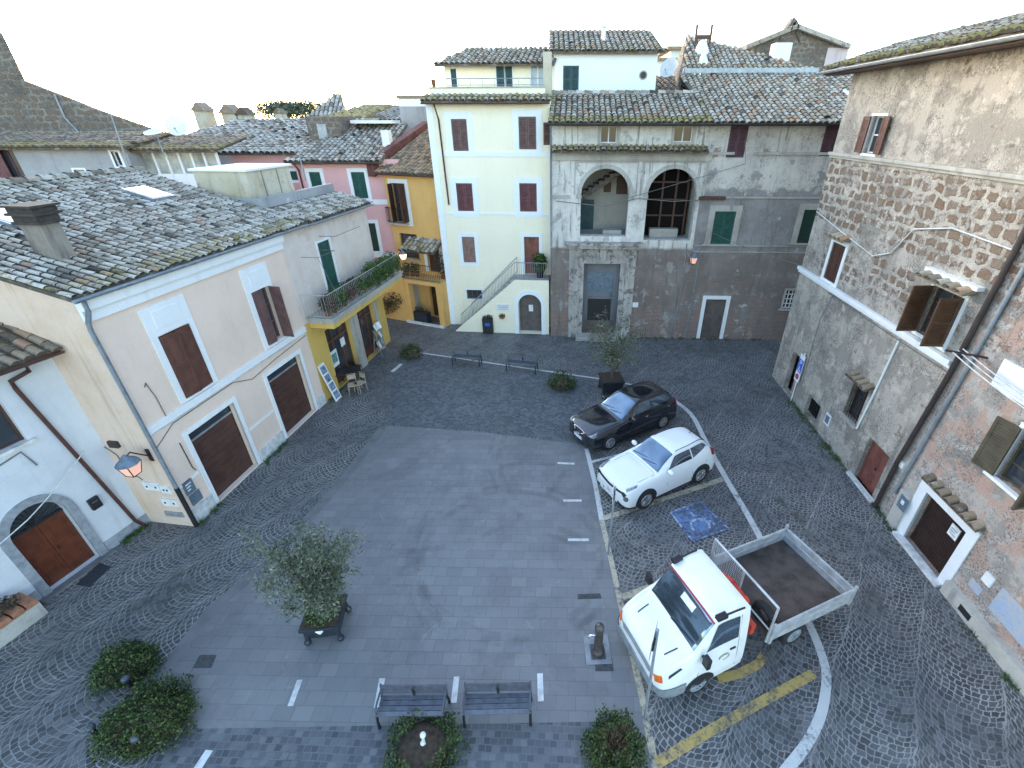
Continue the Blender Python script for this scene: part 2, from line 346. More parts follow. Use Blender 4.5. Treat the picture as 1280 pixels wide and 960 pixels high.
def lg_low(t):
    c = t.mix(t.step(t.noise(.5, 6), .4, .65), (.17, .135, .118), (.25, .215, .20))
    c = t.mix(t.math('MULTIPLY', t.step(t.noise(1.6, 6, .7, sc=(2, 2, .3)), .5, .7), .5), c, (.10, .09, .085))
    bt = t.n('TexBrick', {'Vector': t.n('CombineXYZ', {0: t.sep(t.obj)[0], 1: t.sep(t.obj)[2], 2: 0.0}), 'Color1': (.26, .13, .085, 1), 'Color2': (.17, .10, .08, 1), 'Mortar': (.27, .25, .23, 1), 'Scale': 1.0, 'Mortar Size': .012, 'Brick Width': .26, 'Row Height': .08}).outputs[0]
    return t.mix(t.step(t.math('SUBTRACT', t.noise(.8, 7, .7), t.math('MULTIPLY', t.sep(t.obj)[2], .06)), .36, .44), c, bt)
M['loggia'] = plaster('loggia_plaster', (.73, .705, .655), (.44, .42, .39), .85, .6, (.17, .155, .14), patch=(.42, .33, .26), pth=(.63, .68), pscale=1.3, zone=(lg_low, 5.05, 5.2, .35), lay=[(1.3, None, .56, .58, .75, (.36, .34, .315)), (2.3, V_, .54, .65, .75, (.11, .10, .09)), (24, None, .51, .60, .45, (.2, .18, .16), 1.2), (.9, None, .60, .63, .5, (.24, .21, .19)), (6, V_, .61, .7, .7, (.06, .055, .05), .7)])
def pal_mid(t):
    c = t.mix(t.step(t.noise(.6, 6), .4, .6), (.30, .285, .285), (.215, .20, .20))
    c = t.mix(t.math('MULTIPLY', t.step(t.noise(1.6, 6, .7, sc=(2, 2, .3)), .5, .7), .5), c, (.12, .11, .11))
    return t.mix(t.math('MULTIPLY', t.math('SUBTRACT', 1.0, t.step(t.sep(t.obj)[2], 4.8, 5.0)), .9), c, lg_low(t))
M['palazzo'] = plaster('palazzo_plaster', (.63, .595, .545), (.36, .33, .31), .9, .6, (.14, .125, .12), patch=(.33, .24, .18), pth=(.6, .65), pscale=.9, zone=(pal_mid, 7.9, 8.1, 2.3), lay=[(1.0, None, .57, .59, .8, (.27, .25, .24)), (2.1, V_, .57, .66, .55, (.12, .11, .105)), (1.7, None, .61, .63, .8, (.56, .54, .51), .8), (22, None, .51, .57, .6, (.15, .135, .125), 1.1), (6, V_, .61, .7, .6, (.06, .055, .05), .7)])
M['rw_upper'] = tuff_wall('old_render_upper', (.46, .41, .355), (.21, .125, .075), [(7.4, 9.8, .60), (5.3, 7.3, .46), (9.9, 14, .42), (-1, 5.2, .36)], (.17, .16, .15))
M['rw_near'] = tuff_wall('old_render_near', (.46, .41, .37), (.24, .13, .075), [(7.0, 9.8, .60), (5.3, 6.9, .46), (9.9, 14, .43), (-1, 5.2, .34)], (.15, .145, .14), (.50, .33, .26))
M['stone_far'] = tuff_wall('far_stonework', (.24, .22, .195), (.20, .14, .095), [(-5, 30, .75)], (.07, .066, .06))
M['tile_grey'] = rooftile('grey_roof_tiles', [(0, (.022, .021, .02)), (.04, (.16, .135, .105)), (.3, (.31, .27, .22)), (.6, (.44, .395, .33)), (.9, (.53, .49, .43)), (.97, (.36, .29, .23)), (1, (.33, .20, .14))], soot=.85, lam=.8)
M['tile_warm'] = rooftile('weathered_roof_tiles', [(0, (.03, .026, .02)), (.04, (.24, .2, .15)), (.3, (.36, .28, .19)), (.55, (.45, .39, .29)), (.8, (.50, .46, .39)), (.93, (.46, .28, .15)), (1, (.38, .19, .10))], soot=.5)
M['tile_brown'] = rooftile('brown_roof_tiles', [(0, (.09, .07, .05)), (.4, (.2, .15, .10)), (.8, (.29, .22, .15)), (1, (.33, .19, .12))], soot=.5)
M['sh_brown'] = louver('brown_shutter', (.115, .048, .034)); M['sh_dark'] = louver('dark_brown_wood', (.075, .032, .02)); M['sh_red'] = louver('oxblood_shutter', (.125, .042, .05))
M['sh_faded'] = louver('faded_shutter', (.26, .16, .14)); M['sh_mauve'] = louver('mauve_brown_shutter', (.135, .075, .072)); M['sh_green'] = louver('green_shutter', (.012, .082, .066)); M['sh_dkgreen'] = louver('dark_green_shutter', (.012, .05, .035))
M['sh_teal'] = louver('blue_green_shutter', (.02, .07, .085)); M['sh_purple'] = louver('purple_shutter', (.085, .038, .052)); M['sh_olive'] = louver('olive_brown_shutter', (.085, .068, .043)); M['sh_oak'] = louver('oak_shutter', (.095, .045, .022))
M['door_red'] = louver('rust_red_door', (.20, .068, .05)); M['garage'] = louver('garage_door_brown', (.085, .038, .028), .09); M['door_wood'] = simple('varnished_door', (.115, .03, .013), .4, 0, .4, 4); M['door_grey'] = simple('grey_brown_door', (.115, .098, .09), .6, 0, .3, 3)
t = NT('window_glass'); M['glass'] = t.fin(t.mix(t.noise(1.4, 3), (.02, .024, .03), (.06, .068, .08)), .06, 0, .6)
M['skylight'] = simple('skylight_glass', (.72, .78, .82), .08, 0, .05, 2, spec=.9)
M['car_glass'] = simple('car_glass', (.17, .23, .30), .05, .8, .3, 2, spec=1.0)
M['zinc_dark'] = simple('dark_blue_metal', (.075, .09, .11), .4, .3, .3, 8); M['iron'] = simple('wrought_iron', (.025, .026, .03), .5, .3, .3, 12, .1); M['zinc'] = simple('zinc', (.30, .34, .38), .45, .5, .25, 5)
M['brown_pipe'] = simple('brown_pipe', (.085, .035, .03), .4, .1, .3, 5); M['grey_pipe'] = simple('grey_pipe', (.26, .29, .32), .5, .2, .25, 5); M['dark_pipe'] = simple('dark_pipe', (.05, .035, .033), .5, .1, .3, 5)
M['cable'] = simple('cable_sleeve', (.17, .165, .165), .6); M['white_cable'] = simple('white_cable', (.62, .63, .62), .6)
M['grey_paint'] = simple('grey_painted_metal', (.36, .38, .40), .45, .3, .25, 6); M['white_box'] = simple('white_box', (.75, .76, .76), .45, 0, .15, 5)
M['bench'] = simple('bench_paint', (.085, .095, .12), .45, .1, .35, 8, .1); M['bench_rail'] = simple('bench_front_rail', (.13, .14, .165), .4, .1, .25, 8, .1); M['black'] = simple('black_plastic', (.018, .019, .021), .5, 0, .3, 9); M['rubber'] = simple('tyre_rubber', (.02, .02, .021), .8, 0, .3, 14, .2)
M['planter'] = simple('planter_paint', (.028, .033, .045), .42, .1, .35, 6, .1); M['terracotta'] = simple('terracotta', (.34, .15, .085), .85, 0, .35, 7, .2); M['soil'] = simple('soil', (.065, .045, .03), .95, 0, .5, 12, .6)
M['bark'] = simple('bark', (.13, .105, .08), .9, 0, .4, 14, .6); M['dry'] = simple('dry_grass', (.32, .24, .13), .9, 0, .4, 15, .4)
M['mat'] = simple('doormat', (.03, .032, .04), .95, 0, .3, 30, .4); M['grate'] = simple('cast_iron_cover', (.085, .088, .092), .55, .4, .35, 14, .3)
M['white_paint'] = simple('white_car_paint', (.80, .81, .80), .28, 0, .03, 1, coat=.6); M['black_paint'] = simple('black_car_paint', (.010, .012, .018), .15, .0, .1, 1, coat=1.0); M['truck_white'] = simple('truck_paint', (.78, .79, .78), .35, 0, .1, 2, coat=.4)
M['chrome'] = simple('chrome', (.72, .73, .75), .14, 1, .05, 3); M['alloy'] = simple('alloy_wheel', (.46, .47, .48), .3, .8, .15, 8); M['lamp_clear'] = simple('headlamp_lens', (.22, .25, .28), .08, .5, .9, 26, spec=.9); M['lamp_orange'] = simple('indicator_lens', (.75, .16, .03), .15, 0, .3, 30); M['lamp_red'] = simple('tail_lens', (.35, .015, .015), .15)
M['bed_floor'] = simple('rusty_bed_floor', (.085, .066, .056), .75, .1, .5, 3, .3); M['alu'] = simple('aluminium_board', (.52, .54, .56), .45, .4, .3, 4, .1); M['crane_red'] = simple('crane_red', (.55, .055, .03), .45, 0, .3, 6); M['sunstrip'] = simple('red_sunstrip', (.30, .02, .04), .4)
M['plate'] = simple('number_plate', (.70, .71, .72), .5); M['sign_blue'] = simple('sign_blue', (.03, .12, .58), .4); M['sign_white'] = simple('sign_white', (.78, .79, .79), .4); M['red'] = simple('sign_red', (.62, .04, .05), .4)
M['blue_grey'] = simple('blue_grey_panel', (.13, .18, .23), .5, .1, .3, 7); M['pale_blue'] = paint('blue_scrawl', (.30, .42, .62), (.4, .6), (.46, .43, .40))
M['lantern'] = emit('lantern_glass', (.85, .45, .34), .10); M['lantern_on'] = emit('lit_lantern_glass', (1.0, .58, .30), 1.6); M['far_leaf'] = None
def leafmat(name, stops, rough=.55):
    t = NT(name); c = t.ramp(t.attr('rnd'), stops); t.put(t.b.inputs['Subsurface Weight'], 0.0)
    return t.fin(c, rough, 0, .35)
M['olive'] = leafmat('olive_leaves', [(0, (.04, .058, .03)), (.5, (.10, .122, .075)), (.85, (.18, .20, .14)), (1, (.26, .275, .21))])
M['box'] = leafmat('hedge_leaves', [(0, (.014, .028, .010)), (.5, (.038, .072, .018)), (.85, (.075, .12, .028)), (1, (.14, .12, .04))])
M['plant'] = leafmat('potted_plant_leaves', [(0, (.02, .045, .012)), (.5, (.05, .10, .022)), (.85, (.09, .15, .03)), (1, (.14, .16, .06))])
M['flowers'] = leafmat('flowers', [(0, (.05, .06, .03)), (.55, (.10, .09, .05)), (.8, (.20, .06, .08)), (1, (.28, .10, .14))])
M['dried'] = leafmat('dark_creeper', [(0, (.03, .03, .02)), (.6, (.07, .06, .04)), (1, (.12, .10, .06))])
# ------------------------------------------------------------------ ground
def inpoly(x, y, P):
    c = False; n = len(P)
    for i in range(n):
        x1, y1 = P[i]; x2, y2 = P[i - 1]
        if (y1 > y) != (y2 > y) and x < (x2 - x1) * (y - y1) / (y2 - y1) + x1: c = not c
    return c
def sheet(name, pts, z, mat):
    mb = MB(); mb.face([(p[0], p[1], z) for p in pts]); o = mb.build(name, mat)
    if o.data.polygons[0].normal.z < 0: o.data.flip_normals()
    return tag(o, kind='structure')
sheet('ground', [(-400, -60), (400, -60), (400, 700), (-400, 700)], 0, M['cobble'])
slab = [G(*p) for p in ((483, 532), (600, 540), (731, 556), (757, 651), (777, 760), (802, 870), (818, 960))]
slab += [slab[-1] + Vector((.1, -.9, 0)), G(752, 960) + Vector((0, -.9, 0)), G(752, 902), G(247, 911), G(203, 838), G(270, 758), G(340, 700), G(430, 600)]
sheet('stone_paving', slab, .004, M['slab'])
sheet('sett_paving', [G(247, 911), G(752, 902), G(752, 960) + Vector((0, -.9, 0)), G(200, 960) + Vector((-.4, -.9, 0)), G(206, 930)], .0041, M['setts'])
sheet('sett_paving', [G(483, 531), G(600, 539), G(731, 555), G(722, 520), G(745, 474), G(630, 457), G(524, 441), G(490, 470)], .0042, M['setts'])
def strip(pts, w, z=.009):
    """painted line along ground points"""
    q = []; n = len(pts); L = []; Rr = []
    for i in range(n):
        a = pts[max(0, i - 1)]; b = pts[min(n - 1, i + 1)]; d = (b - a); d.z = 0; d.normalize(); nn = Vector((-d.y, d.x, 0)) * (w[i] if isinstance(w, list) else w) / 2
        L.append(pts[i] + nn); Rr.append(pts[i] - nn)
    mb = MB()
    for i in range(n - 1): mb.face([(*Rr[i].xy, z), (*Rr[i + 1].xy, z), (*L[i + 1].xy, z), (*L[i].xy, z)])
    return mb
def smooth(pts, k=4):
    out = []
    for i in range(len(pts) - 1):
        p0 = pts[max(i - 1, 0)]; p1 = pts[i]; p2 = pts[i + 1]; p3 = pts[min(i + 2, len(pts) - 1)]
        for j in range(k):
            t = j / k
            out.append(.5 * ((2 * p1) + (p2 - p0) * t + (2 * p0 - 5 * p1 + 4 * p2 - p3) * t * t + (3 * p1 - p0 - 3 * p2 + p3) * t ** 3))
    return out + [pts[-1]]
def gl(*p): return [G(*q) for q in p]
def line(name, pts, w, mat, z=.009): return tag(strip(pts, w, z).build(name, mat), kind='structure')
line('paving_border', gl((478, 536), (426, 603), (338, 702), (266, 760), (206, 836), (232, 893)), .34, M['kerb'], .0065)
line('edge_line', gl((525, 441), (600, 452), (690, 465), (745, 473), (802, 483)), .11, M['white_line'])
line('edge_line', smooth(gl((831, 493), (863, 517), (884, 556), (908, 599), (938, 650), (975, 718), (1003, 765), (1018, 795), (1029, 825), (1033, 850), (1027, 890), (1010, 927), (985, 960), (960, 990))), .20, M['white_line'])
line('edge_line', gl((733, 561), (744, 605), (752, 650)), .16, M['white_line'])
line('edge_line', gl((752, 650), (765, 705), (777, 760), (802, 868), (819, 960), (823, 990)), .15, M['faded_line'])
line('bay_line', gl((738, 578), (800, 562), (860, 545)), .12, M['white_line'], .011)
line('bay_line', gl((754, 648), (830, 624), (904, 599)), .20, M['faded_line'], .013)
line('bay_line', gl((775, 748), (812, 735), (900, 704), (968, 676)), .20, M['faded_line'], .011)
line('bay_line', gl((897, 849), (925, 842), (948, 830), (956, 818)), .20, M['yellow_line'], .011)
line('bay_line', gl((820, 955), (892, 911), (960, 873), (1017, 842)), .20, M['yellow_line'], .011)
q = gl((838, 641), (875, 627), (910, 661), (866, 677))
def lerp4(a, b): 
    u = q[0].lerp(q[1], a); w = q[3].lerp(q[2], a); return u.lerp(w, b)
mb = MB(); mb.face([(*p.xy, .012) for p in q]); bm_ = mb.build('disabled_bay_marking', M['blue_line'])
if bm_.data.polygons[0].normal.z < 0: bm_.data.flip_normals()
tag(bm_, kind='structure')
w_ = MB(); cen = sum(q, Vector()) / 4
for i in range(4): w_.f and None; 
for a, b in ((0, 1), (1, 2), (2, 3), (3, 0)):
    s_ = strip([q[a], q[b]], .07, .016 + .001 * a); w_.raw(s_.v, s_.f)
for chain, ww in (([(.5, .22), (.5, .52), (.72, .55), (.8, .8)], .09), ([(.5, .38), (.7, .38)], .08)):
    s_ = strip([lerp4(*c) for c in chain], ww, .02); w_.raw(s_.v, s_.f)
ring = [lerp4(.45 + .24 * math.cos(t_), .66 + .2 * math.sin(t_)) for t_ in [rad(-200 + k * 25) for k in range(11)]]
s_ = strip(ring, .08, .022); w_.raw(s_.v, s_.f); s_ = strip([lerp4(.47, .12), lerp4(.53, .12)], .16, .024); w_.raw(s_.v, s_.f)
tag(w_.build('wheelchair_symbol', M['worn_white']), kind='structure')
for nm, pa, pb, w, m in (('paving_inlay', (697, 579), (718, 580), .10, 'marble'), ('paving_inlay', (704, 626), (727, 626), .10, 'marble'), ('paving_inlay', (710, 675), (736, 675), .10, 'marble'),
                         ('paving_inlay', (478, 848), (471, 885), .13, 'marble'), ('paving_inlay', (571, 846), (567, 879), .13, 'marble'), ('paving_inlay', (675, 842), (676, 877), .13, 'marble'),
                         ('paving_inlay', (375, 850), (363, 883), .12, 'marble'), ('paving_inlay', (262, 938), (244, 966), .16, 'marble'), ('paving_inlay', (502, 455), (490, 465), .2, 'marble')):
    line(nm, gl(pa, pb), w, M[m], .012)
for lab, pts in (('rectangular iron drain grate in the paving beyond the fountain', ((722, 743), (750, 742), (752, 748), (722, 749))), ('square iron cover near the left corner of the paving beside the hedges', ((250, 819), (271, 819), (264, 835), (241, 835))), ('square utility cover just below the drinking fountain', ((744, 823), (765, 823), (767, 839), (744, 839)))):
    p = [G(*a) for a in pts]; mb = MB(); mb.prism([(*a.xy, .004) for a in p[::-1]], (0, 0, .010))
    for k in range(5):
        a = p[0].lerp(p[3], (k + .5) / 5); b = p[1].lerp(p[2], (k + .5) / 5); s_ = strip([a.lerp(b, .06), a.lerp(b, .94)], .02, .018); mb.raw(s_.v, s_.f)
    tag(mb.build('ground_cover', M['grate']), lab, 'manhole cover')
# ------------------------------------------------------------------ roofs and facade pieces
def tileroof(parent, pts, mat, pu=.25, pv=.34, name='roof', moss=1.0, thick=.10, ridge=False, rr=.105):
    P = [Vector(p) for p in pts]; eu = (P[1] - P[0]).normalized(); n = eu.cross(P[-1] - P[0]).normalized(); ev = n.cross(eu)
    P2 = [((p - P[0]).dot(eu), (p - P[0]).dot(ev)) for p in P]
    mb = MB(); mb.prism(P, n * -thick, .02)
    mnu = min(a for a, b in P2); mxu = max(a for a, b in P2); mxv = max(b for a, b in P2)
    c = 0; u = mnu + pu * .4
    while u < mxu:
        coff = RND.uniform(-.08, .05); v = 0.0
        while v < mxv:
            if inpoly(u, v + pv * .5, P2):
                edge = 1.0 if v < pv * 1.2 else 0.0
                if not inpoly(u - pu * 1.5, v + pv * .5, P2) or not inpoly(u + pu * 1.5, v + pv * .5, P2): edge = max(edge, .7)
                j = RND.uniform(-.018, .018); sk = RND.uniform(-.012, .012)
                if RND.random() > .006:
                    r0 = rr * RND.uniform(.94, 1.06); r1 = r0 * .86; L = pv * 1.16
                    V = []
                    for vv, R, z, du in ((v - .04 + coff, r0, .030, -sk), (v - .04 + coff + L, r1, .012, sk)):
                        for a in range(6):
                            t_ = math.pi * a / 5
                            V.append(P[0] + eu * (u + j + du + R * math.cos(t_)) + ev * vv + n * (z + R * .82 * math.sin(t_)))
                    rv = RND.random()
                    mb.raw(V, [(a, a + 1, a + 7, a + 6) for a in range(5)], rv, edge * moss)
                    mb.raw([V[a] for a in range(6)], [(5, 4, 3, 2, 1, 0)], 0.0, 0)
            v += pv
        u += pu
    return mb.build(name, mat, parent)
def ridge_row(mb, a, b, R=.12, L=.4):
    a = Vector(a); b = Vector(b); n = max(1, int((b - a).length / L)); d = (b - a).normalized(); s = d.cross(Vector((0, 0, 1))).normalized(); up = s.cross(d)
    for i in range(n):
        p = a.lerp(b, i / n); q_ = p + d * L * 1.1; V = []
        for c, rr, o in ((p, R * 1.06, .02), (q_, R * .9, 0)):
            V += [c + s * rr * math.cos(math.pi * k / 5) + up * (rr * math.sin(math.pi * k / 5) + o) for k in range(6)]
        mb.raw(V, [(k, k + 1, k + 7, k + 6) for k in range(5)], RND.random(), .5)
def leaf_mesh(w, h, th=.045, slats=True, panels=0):
    """one shutter or door leaf, hinge on its left edge"""
    mb = MB(); st = min(.075, w * .18)
    mb.box(0, st, 0, th, 0, h, r=.5); mb.box(w - st, w, 0, th, 0, h, r=.5)
    for z in (0, h * .5 - st / 2, h - st): mb.box(st, w - st, .002, th - .002, z, z + st, r=.5)
    if slats:
        n = max(6, int(h / .075)); 
        for i in range(n):
            z = st + (h - 2 * st) * (i + .5) / n
            T = Matrix.Translation((0, th / 2, z)) @ Matrix.Rotation(rad(-38), 4, 'X')
            mb.box(st, w - st, -.028, .028, -.006, .006, T, r=.5)
        mb.box(st, w - st, th * .55, th * .7, st, h - st, r=.5)
    else: 
        mb.box(st, w - st, th * .3, th * .7, st, h - st, r=.5)
        for z0, z1 in ((.08, .42), (.58, .93)): mb.box(w * .28, w * .72, th * .12, th * .3, h * z0, h * z1, r=.5)
    return mb
def mirror(mb):
    m = MB(); m.v = [(-x, y, z) for x, y, z in mb.v]; m.f = [f[::-1] for f in mb.f]; m.r = list(mb.r); m.k = list(mb.k); m.sm = list(mb.sm); return m
class House:
    def __init__(s, name, W, label, cat='house', group=None):
        s.W = W; s.root = empty(name, W.p, W.ang, label, cat, group); s.holes = []
    def L(s, wp):
        q_ = Vector(wp) - s.W.p; return Vector((q_.dot(s.W.d), q_.dot(s.W.n), wp[2]))
    def atl(s, px, py, Y): return s.L(at(px, py, Y))
    def wall(s, outer, mat, depth, name='wall', reveal=.22, y=0, sides=True):
        mb = MB(); mb.holed(outer, s.holes, y, reveal)
        if sides:
            n = len(outer)
            for i in range(n):
                a, b = outer[i], outer[(i + 1) % n]
                if abs(a[1] - b[1]) < .01 and a[1] < .2: continue
                mb.face([(b[0], y, b[1]), (a[0], y, a[1]), (a[0], y + depth, a[1]), (b[0], y + depth, b[1])])
            mb.face([(u, y + depth, z) for u, z in outer])
        s.holes = []
        return mb.build(name, mat, s.root)
    def slabs(s, name, boxes, mat, parent=None, bevel=0):
        if len(boxes) > 1 and name in ('plinth', 'pilaster', 'doorstep', 'string_course', 'bracket', 'panel_joint', 'lock', 'meter_box', 'painted_scrawl'):
            o = None
            for b in boxes:
                mb = MB(); mb.box(*b); o = mb.build(name, mat, parent or s.root, bevel=bevel)
            return o
        mb = MB()
        for b in boxes: mb.box(*b)
        return mb.build(name, mat, parent or s.root, bevel=bevel)
    def pipe(s, pts, r, mat, name='downpipe', n=8):
        mb = MB(); mb.tube(pts, r, n); return mb.build(name, mat, s.root)
    def window(s, rc, shut=None, mode='closed', surr=None, sw=.14, sp=.03, sill=None, rec=.13, frame='sh_dark', name='window', grid=(2, 2), slats=True, y=0.0, one=False, inset=.0, label=None):
        u0, u1, z0, z1 = rc; s.holes.append(rectpoly(u0, u1, z0, z1)); w = u1 - u0; h = z1 - z0
        mb = MB(); mb.face([(u0, y + rec + .03, z0), (u1, y + rec + .03, z0), (u1, y + rec + .03, z1), (u0, y + rec + .03, z1)])
        o = mb.build(name, M['glass'], s.root)
        fb = MB(); fw = .055; ya, yb = y + rec, y + rec + .05
        for i in range(grid[0] + 1):
            c = u0 + w * i / grid[0]; c = min(max(c, u0 + fw / 2), u1 - fw / 2); fb.box(c - fw / 2, c + fw / 2, ya, yb, z0, z1)
        for i in range(grid[1] + 1):
            c = z0 + h * i / grid[1]; c = min(max(c, z0 + fw / 2), z1 - fw / 2); fb.box(u0 + fw, u1 - fw, ya + .004, yb - .004, c - fw * .4, c + fw * .4)
        fb.build('frame', M[frame], o)
        if surr:
            sb = MB(); d0 = y - sp
            sb.box(u0 - sw, u0, d0, y + .06, z0 - (sw if sill is None else 0), z1 + sw); sb.box(u1, u1 + sw, d0, y + .06, z0 - (sw if sill is None else 0), z1 + sw)
            sb.box(u0, u1, d0 + .002, y + .058, z1, z1 + sw)
            if sill is None: sb.box(u0, u1, d0 + .002, y + .058, z0 - sw, z0)
            sb.build('surround', M[surr], o)
        if sill:
            e = .1 + (sw if surr else 0); sb = MB(); sb.box(u0 - e, u1 + e, y - .11, y + .05, z0 - .08, z0 - .002); sb.build('sill', M[sill], o)
        if shut:
            a, b = (0, 0) if mode == 'closed' else mode
            yy = y + (.02 if mode == 'closed' else -.05)
            if one: leaf_mesh(w - .02, h - .02, slats=slats).build('shutter', M[shut], o, loc=(u0 + .01, yy, z0 + .01), rot=(0, 0, rad(-a)))
            else:
                lf = leaf_mesh(w / 2 - .012, h - .02, slats=slats)
                if a is not None: lf.build('shutter', M[shut], o, loc=(u0 + .006, yy, z0 + .01), rot=(0, 0, rad(-a)))
                if b is not None: mirror(lf).build('shutter', M[shut], o, loc=(u1 - .006, yy, z0 + .01), rot=(0, 0, rad(b)))
        if label: o['label'] = label
        return o
    def door(s, rc, mat, surr=None, sw=.16, rec=.18, planks='panel', transom=0.0, leafs=2, name='door', y=0, handle=True, label=None, head=True):
        u0, u1, z0, z1 = rc; s.holes.append(rectpoly(u0, u1, z0, z1)); mb = MB(); ya = y + rec
        zt = z1 - transom
        if planks == 'slats':
            n = int((zt - z0) / .12)
            for i in range(n):
                a = z0 + (zt - z0) * i / n; b = z0 + (zt - z0) * (i + 1) / n; mb.box(u0, u1, ya + (.006 if i % 2 else 0), ya + .06, a + .004, b - .004, r=.5)
            mb.box(u0, u1, ya + .03, ya + .07, z0, zt, r=.5)
        else:
            lw = (u1 - u0) / leafs
            for i in range(leafs):
                l = leaf_mesh(lw - .01, zt - z0, slats=False); l.v = [(x + u0 + i * lw + .005, yy + ya, z + z0) for x, yy, z in l.v]; mb.raw(l.v, l.f, .5)
        o = mb.build(name, M[mat], s.root)
        if transom:
            t_ = MB(); t_.face([(u0, ya + .02, zt), (u1, ya + .02, zt), (u1, ya + .02, z1), (u0, ya + .02, z1)]); t_.build('transom', M['glass'], o)
            f_ = MB(); f_.box(u0, u1, ya - .01, ya + .02, zt - .03, zt + .03); f_.build('frame', M['grey_paint'], o)
        if surr:
            sb = MB(); d0 = y - .035
            sb.box(u0 - sw, u0, d0, y + .06, z0, z1 + sw); sb.box(u1, u1 + sw, d0, y + .06, z0, z1 + sw); sb.box(u0, u1, d0 + .002, y + .058, z1, z1 + sw); sb.build('surround', M[surr], o)
        if handle:
            hb = MB(); hc = u0 + (u1 - u0) * (.5 + .08 / max(.3, u1 - u0)) if leafs == 2 else u1 - .12; hb.tube([(hc, ya - .05, (z0 + zt) / 2 - .06), (hc, ya - .05, (z0 + zt) / 2 + .06)], .014, 6); hb.box(hc - .012, hc + .012, ya - .05, ya, (z0 + zt) / 2 - .01, (z0 + zt) / 2 + .01); hb.build('handle', M['iron'], o)
        if label: o['label'] = label
        return o
    def gutter(s, u0, u1, k, z, mat, r=.07, name='gutter'):
        mb = MB(); n = 6; V = []
        for u in (u0, u1): V += [(u, k + r * math.cos(math.pi + math.pi * i / n), z + r * math.sin(math.pi + math.pi * i / n)) for i in range(n + 1)]
        mb.raw(V, [(i, i + 1, i + n + 2, i + n + 1) for i in range(n)], sm=True)
        mb.box(u0, u1, k - r - .012, k - r, z - .012, z + .012); mb.box(u0, u1, k + r, k + r + .012, z - .012, z + .012)
        return mb.build(name, mat, s.root)
def hood(h, u0, u1, z, n, mat='tile_warm', d=.32, par=None):
    """little tiled hood over an opening"""
    mb = MB(); mb.prism([(u0, -d, z), (u1, -d, z), (u1, 0, z + .12), (u0, 0, z + .12)], (0, 0, .04), .1)
    for i in range(n):
        u = u0 + (u1 - u0) * (i + .5) / n; R = (u1 - u0) / n * .46; V = []
        for k, rr, zz in ((-d - .05, R, z + .05), (0.02, R * .85, z + .19)):
            V += [(u + rr * math.cos(math.pi * a / 5), k, zz + rr * .7 * math.sin(math.pi * a / 5)) for a in range(6)]
        mb.raw(V, [(a, a + 1, a + 7, a + 6) for a in range(5)], RND.random(), .3)
    return mb.build('tile_hood', M[mat], par or h.root)
def leaves(mb, fn, n, size, asp=.5, up=.3):
    for _ in range(n):
        c = fn()
        d = Vector((RND.gauss(0, 1), RND.gauss(0, 1), RND.gauss(0, 1) + up)).normalized()
        s_ = d.cross(Vector((RND.gauss(0, 1), RND.gauss(0, 1), RND.gauss(0, 1)))).normalized(); L = size * RND.uniform(.6, 1.3); w = L * asp
        mb.face([c - d * L * .5, c + s_ * w * .5, c + d * L * .5, c - s_ * w * .5])
def plant_ball(c, R, n, size, asp=.5):
    c = Vector(c); mb = MB(); Rv = Vector(R if isinstance(R, tuple) else (R, R, R))
    def fn():
        d = Vector((RND.gauss(0, 1), RND.gauss(0, 1), RND.gauss(0, 1))).normalized(); k = RND.random() ** .45
        return c + Vector((d.x * Rv.x, d.y * Rv.y, d.z * Rv.z)) * k
    leaves(mb, fn, n, size, asp); return mb
def potted(loc, R, h, nl, label, mat='plant', pot='terracotta', size=.09, plume=.3, group=None, flower=None):
    r = empty('potted_plant', loc, RND.uniform(0, 6), label, 'potted plant', group)
    b = MB(); b.lathe((0, 0, 0), [(0, 0), (R * .7, 0), (R, h), (R * 1.08, h), (R * 1.08, h * .88)], 10); b.build('pot', M[pot], r)
    so = MB(); so.lathe((0, 0, h * .93), [(R * .97, 0), (0, .01)], 10); so.build('soil', M['soil'], r)
    f = plant_ball((0, 0, h + plume * .7), (plume * .75, plume * .75, plume), nl, size); 
    for _ in range(5):
        a = RND.uniform(0, 6.28); f.tube([(0, 0, h * .9), (plume * .3 * math.cos(a), plume * .3 * math.sin(a), h + plume * .9)], .006, 4)
    f.build('foliage', M[mat], r)
    if flower: plant_ball((0, 0, h + plume * .8), (plume * .7, plume * .7, plume * .8), nl // 3, size * .6, .9).build('blossom', M[flower], r)
    return r
def railing(mb, pts, h, gap=.11, r=.009, posts=True):
    """bars between a bottom and a top rail along a polyline"""
    P = [Vector(p) for p in pts]
    for a, b in zip(P, P[1:]):
        n = max(1, int((b - a).length / gap))
        for i in range(n + 1):
            p = a.lerp(b, i / n); mb.tube([p + Vector((0, 0, .05)), p + Vector((0, 0, h))], r, 5, cap=False)
        mb.tube([a + Vector((0, 0, h)), b + Vector((0, 0, h))], r * 1.9, 6); mb.tube([a + Vector((0, 0, .08)), b + Vector((0, 0, .08))], r * 1.5, 6)
    return mb
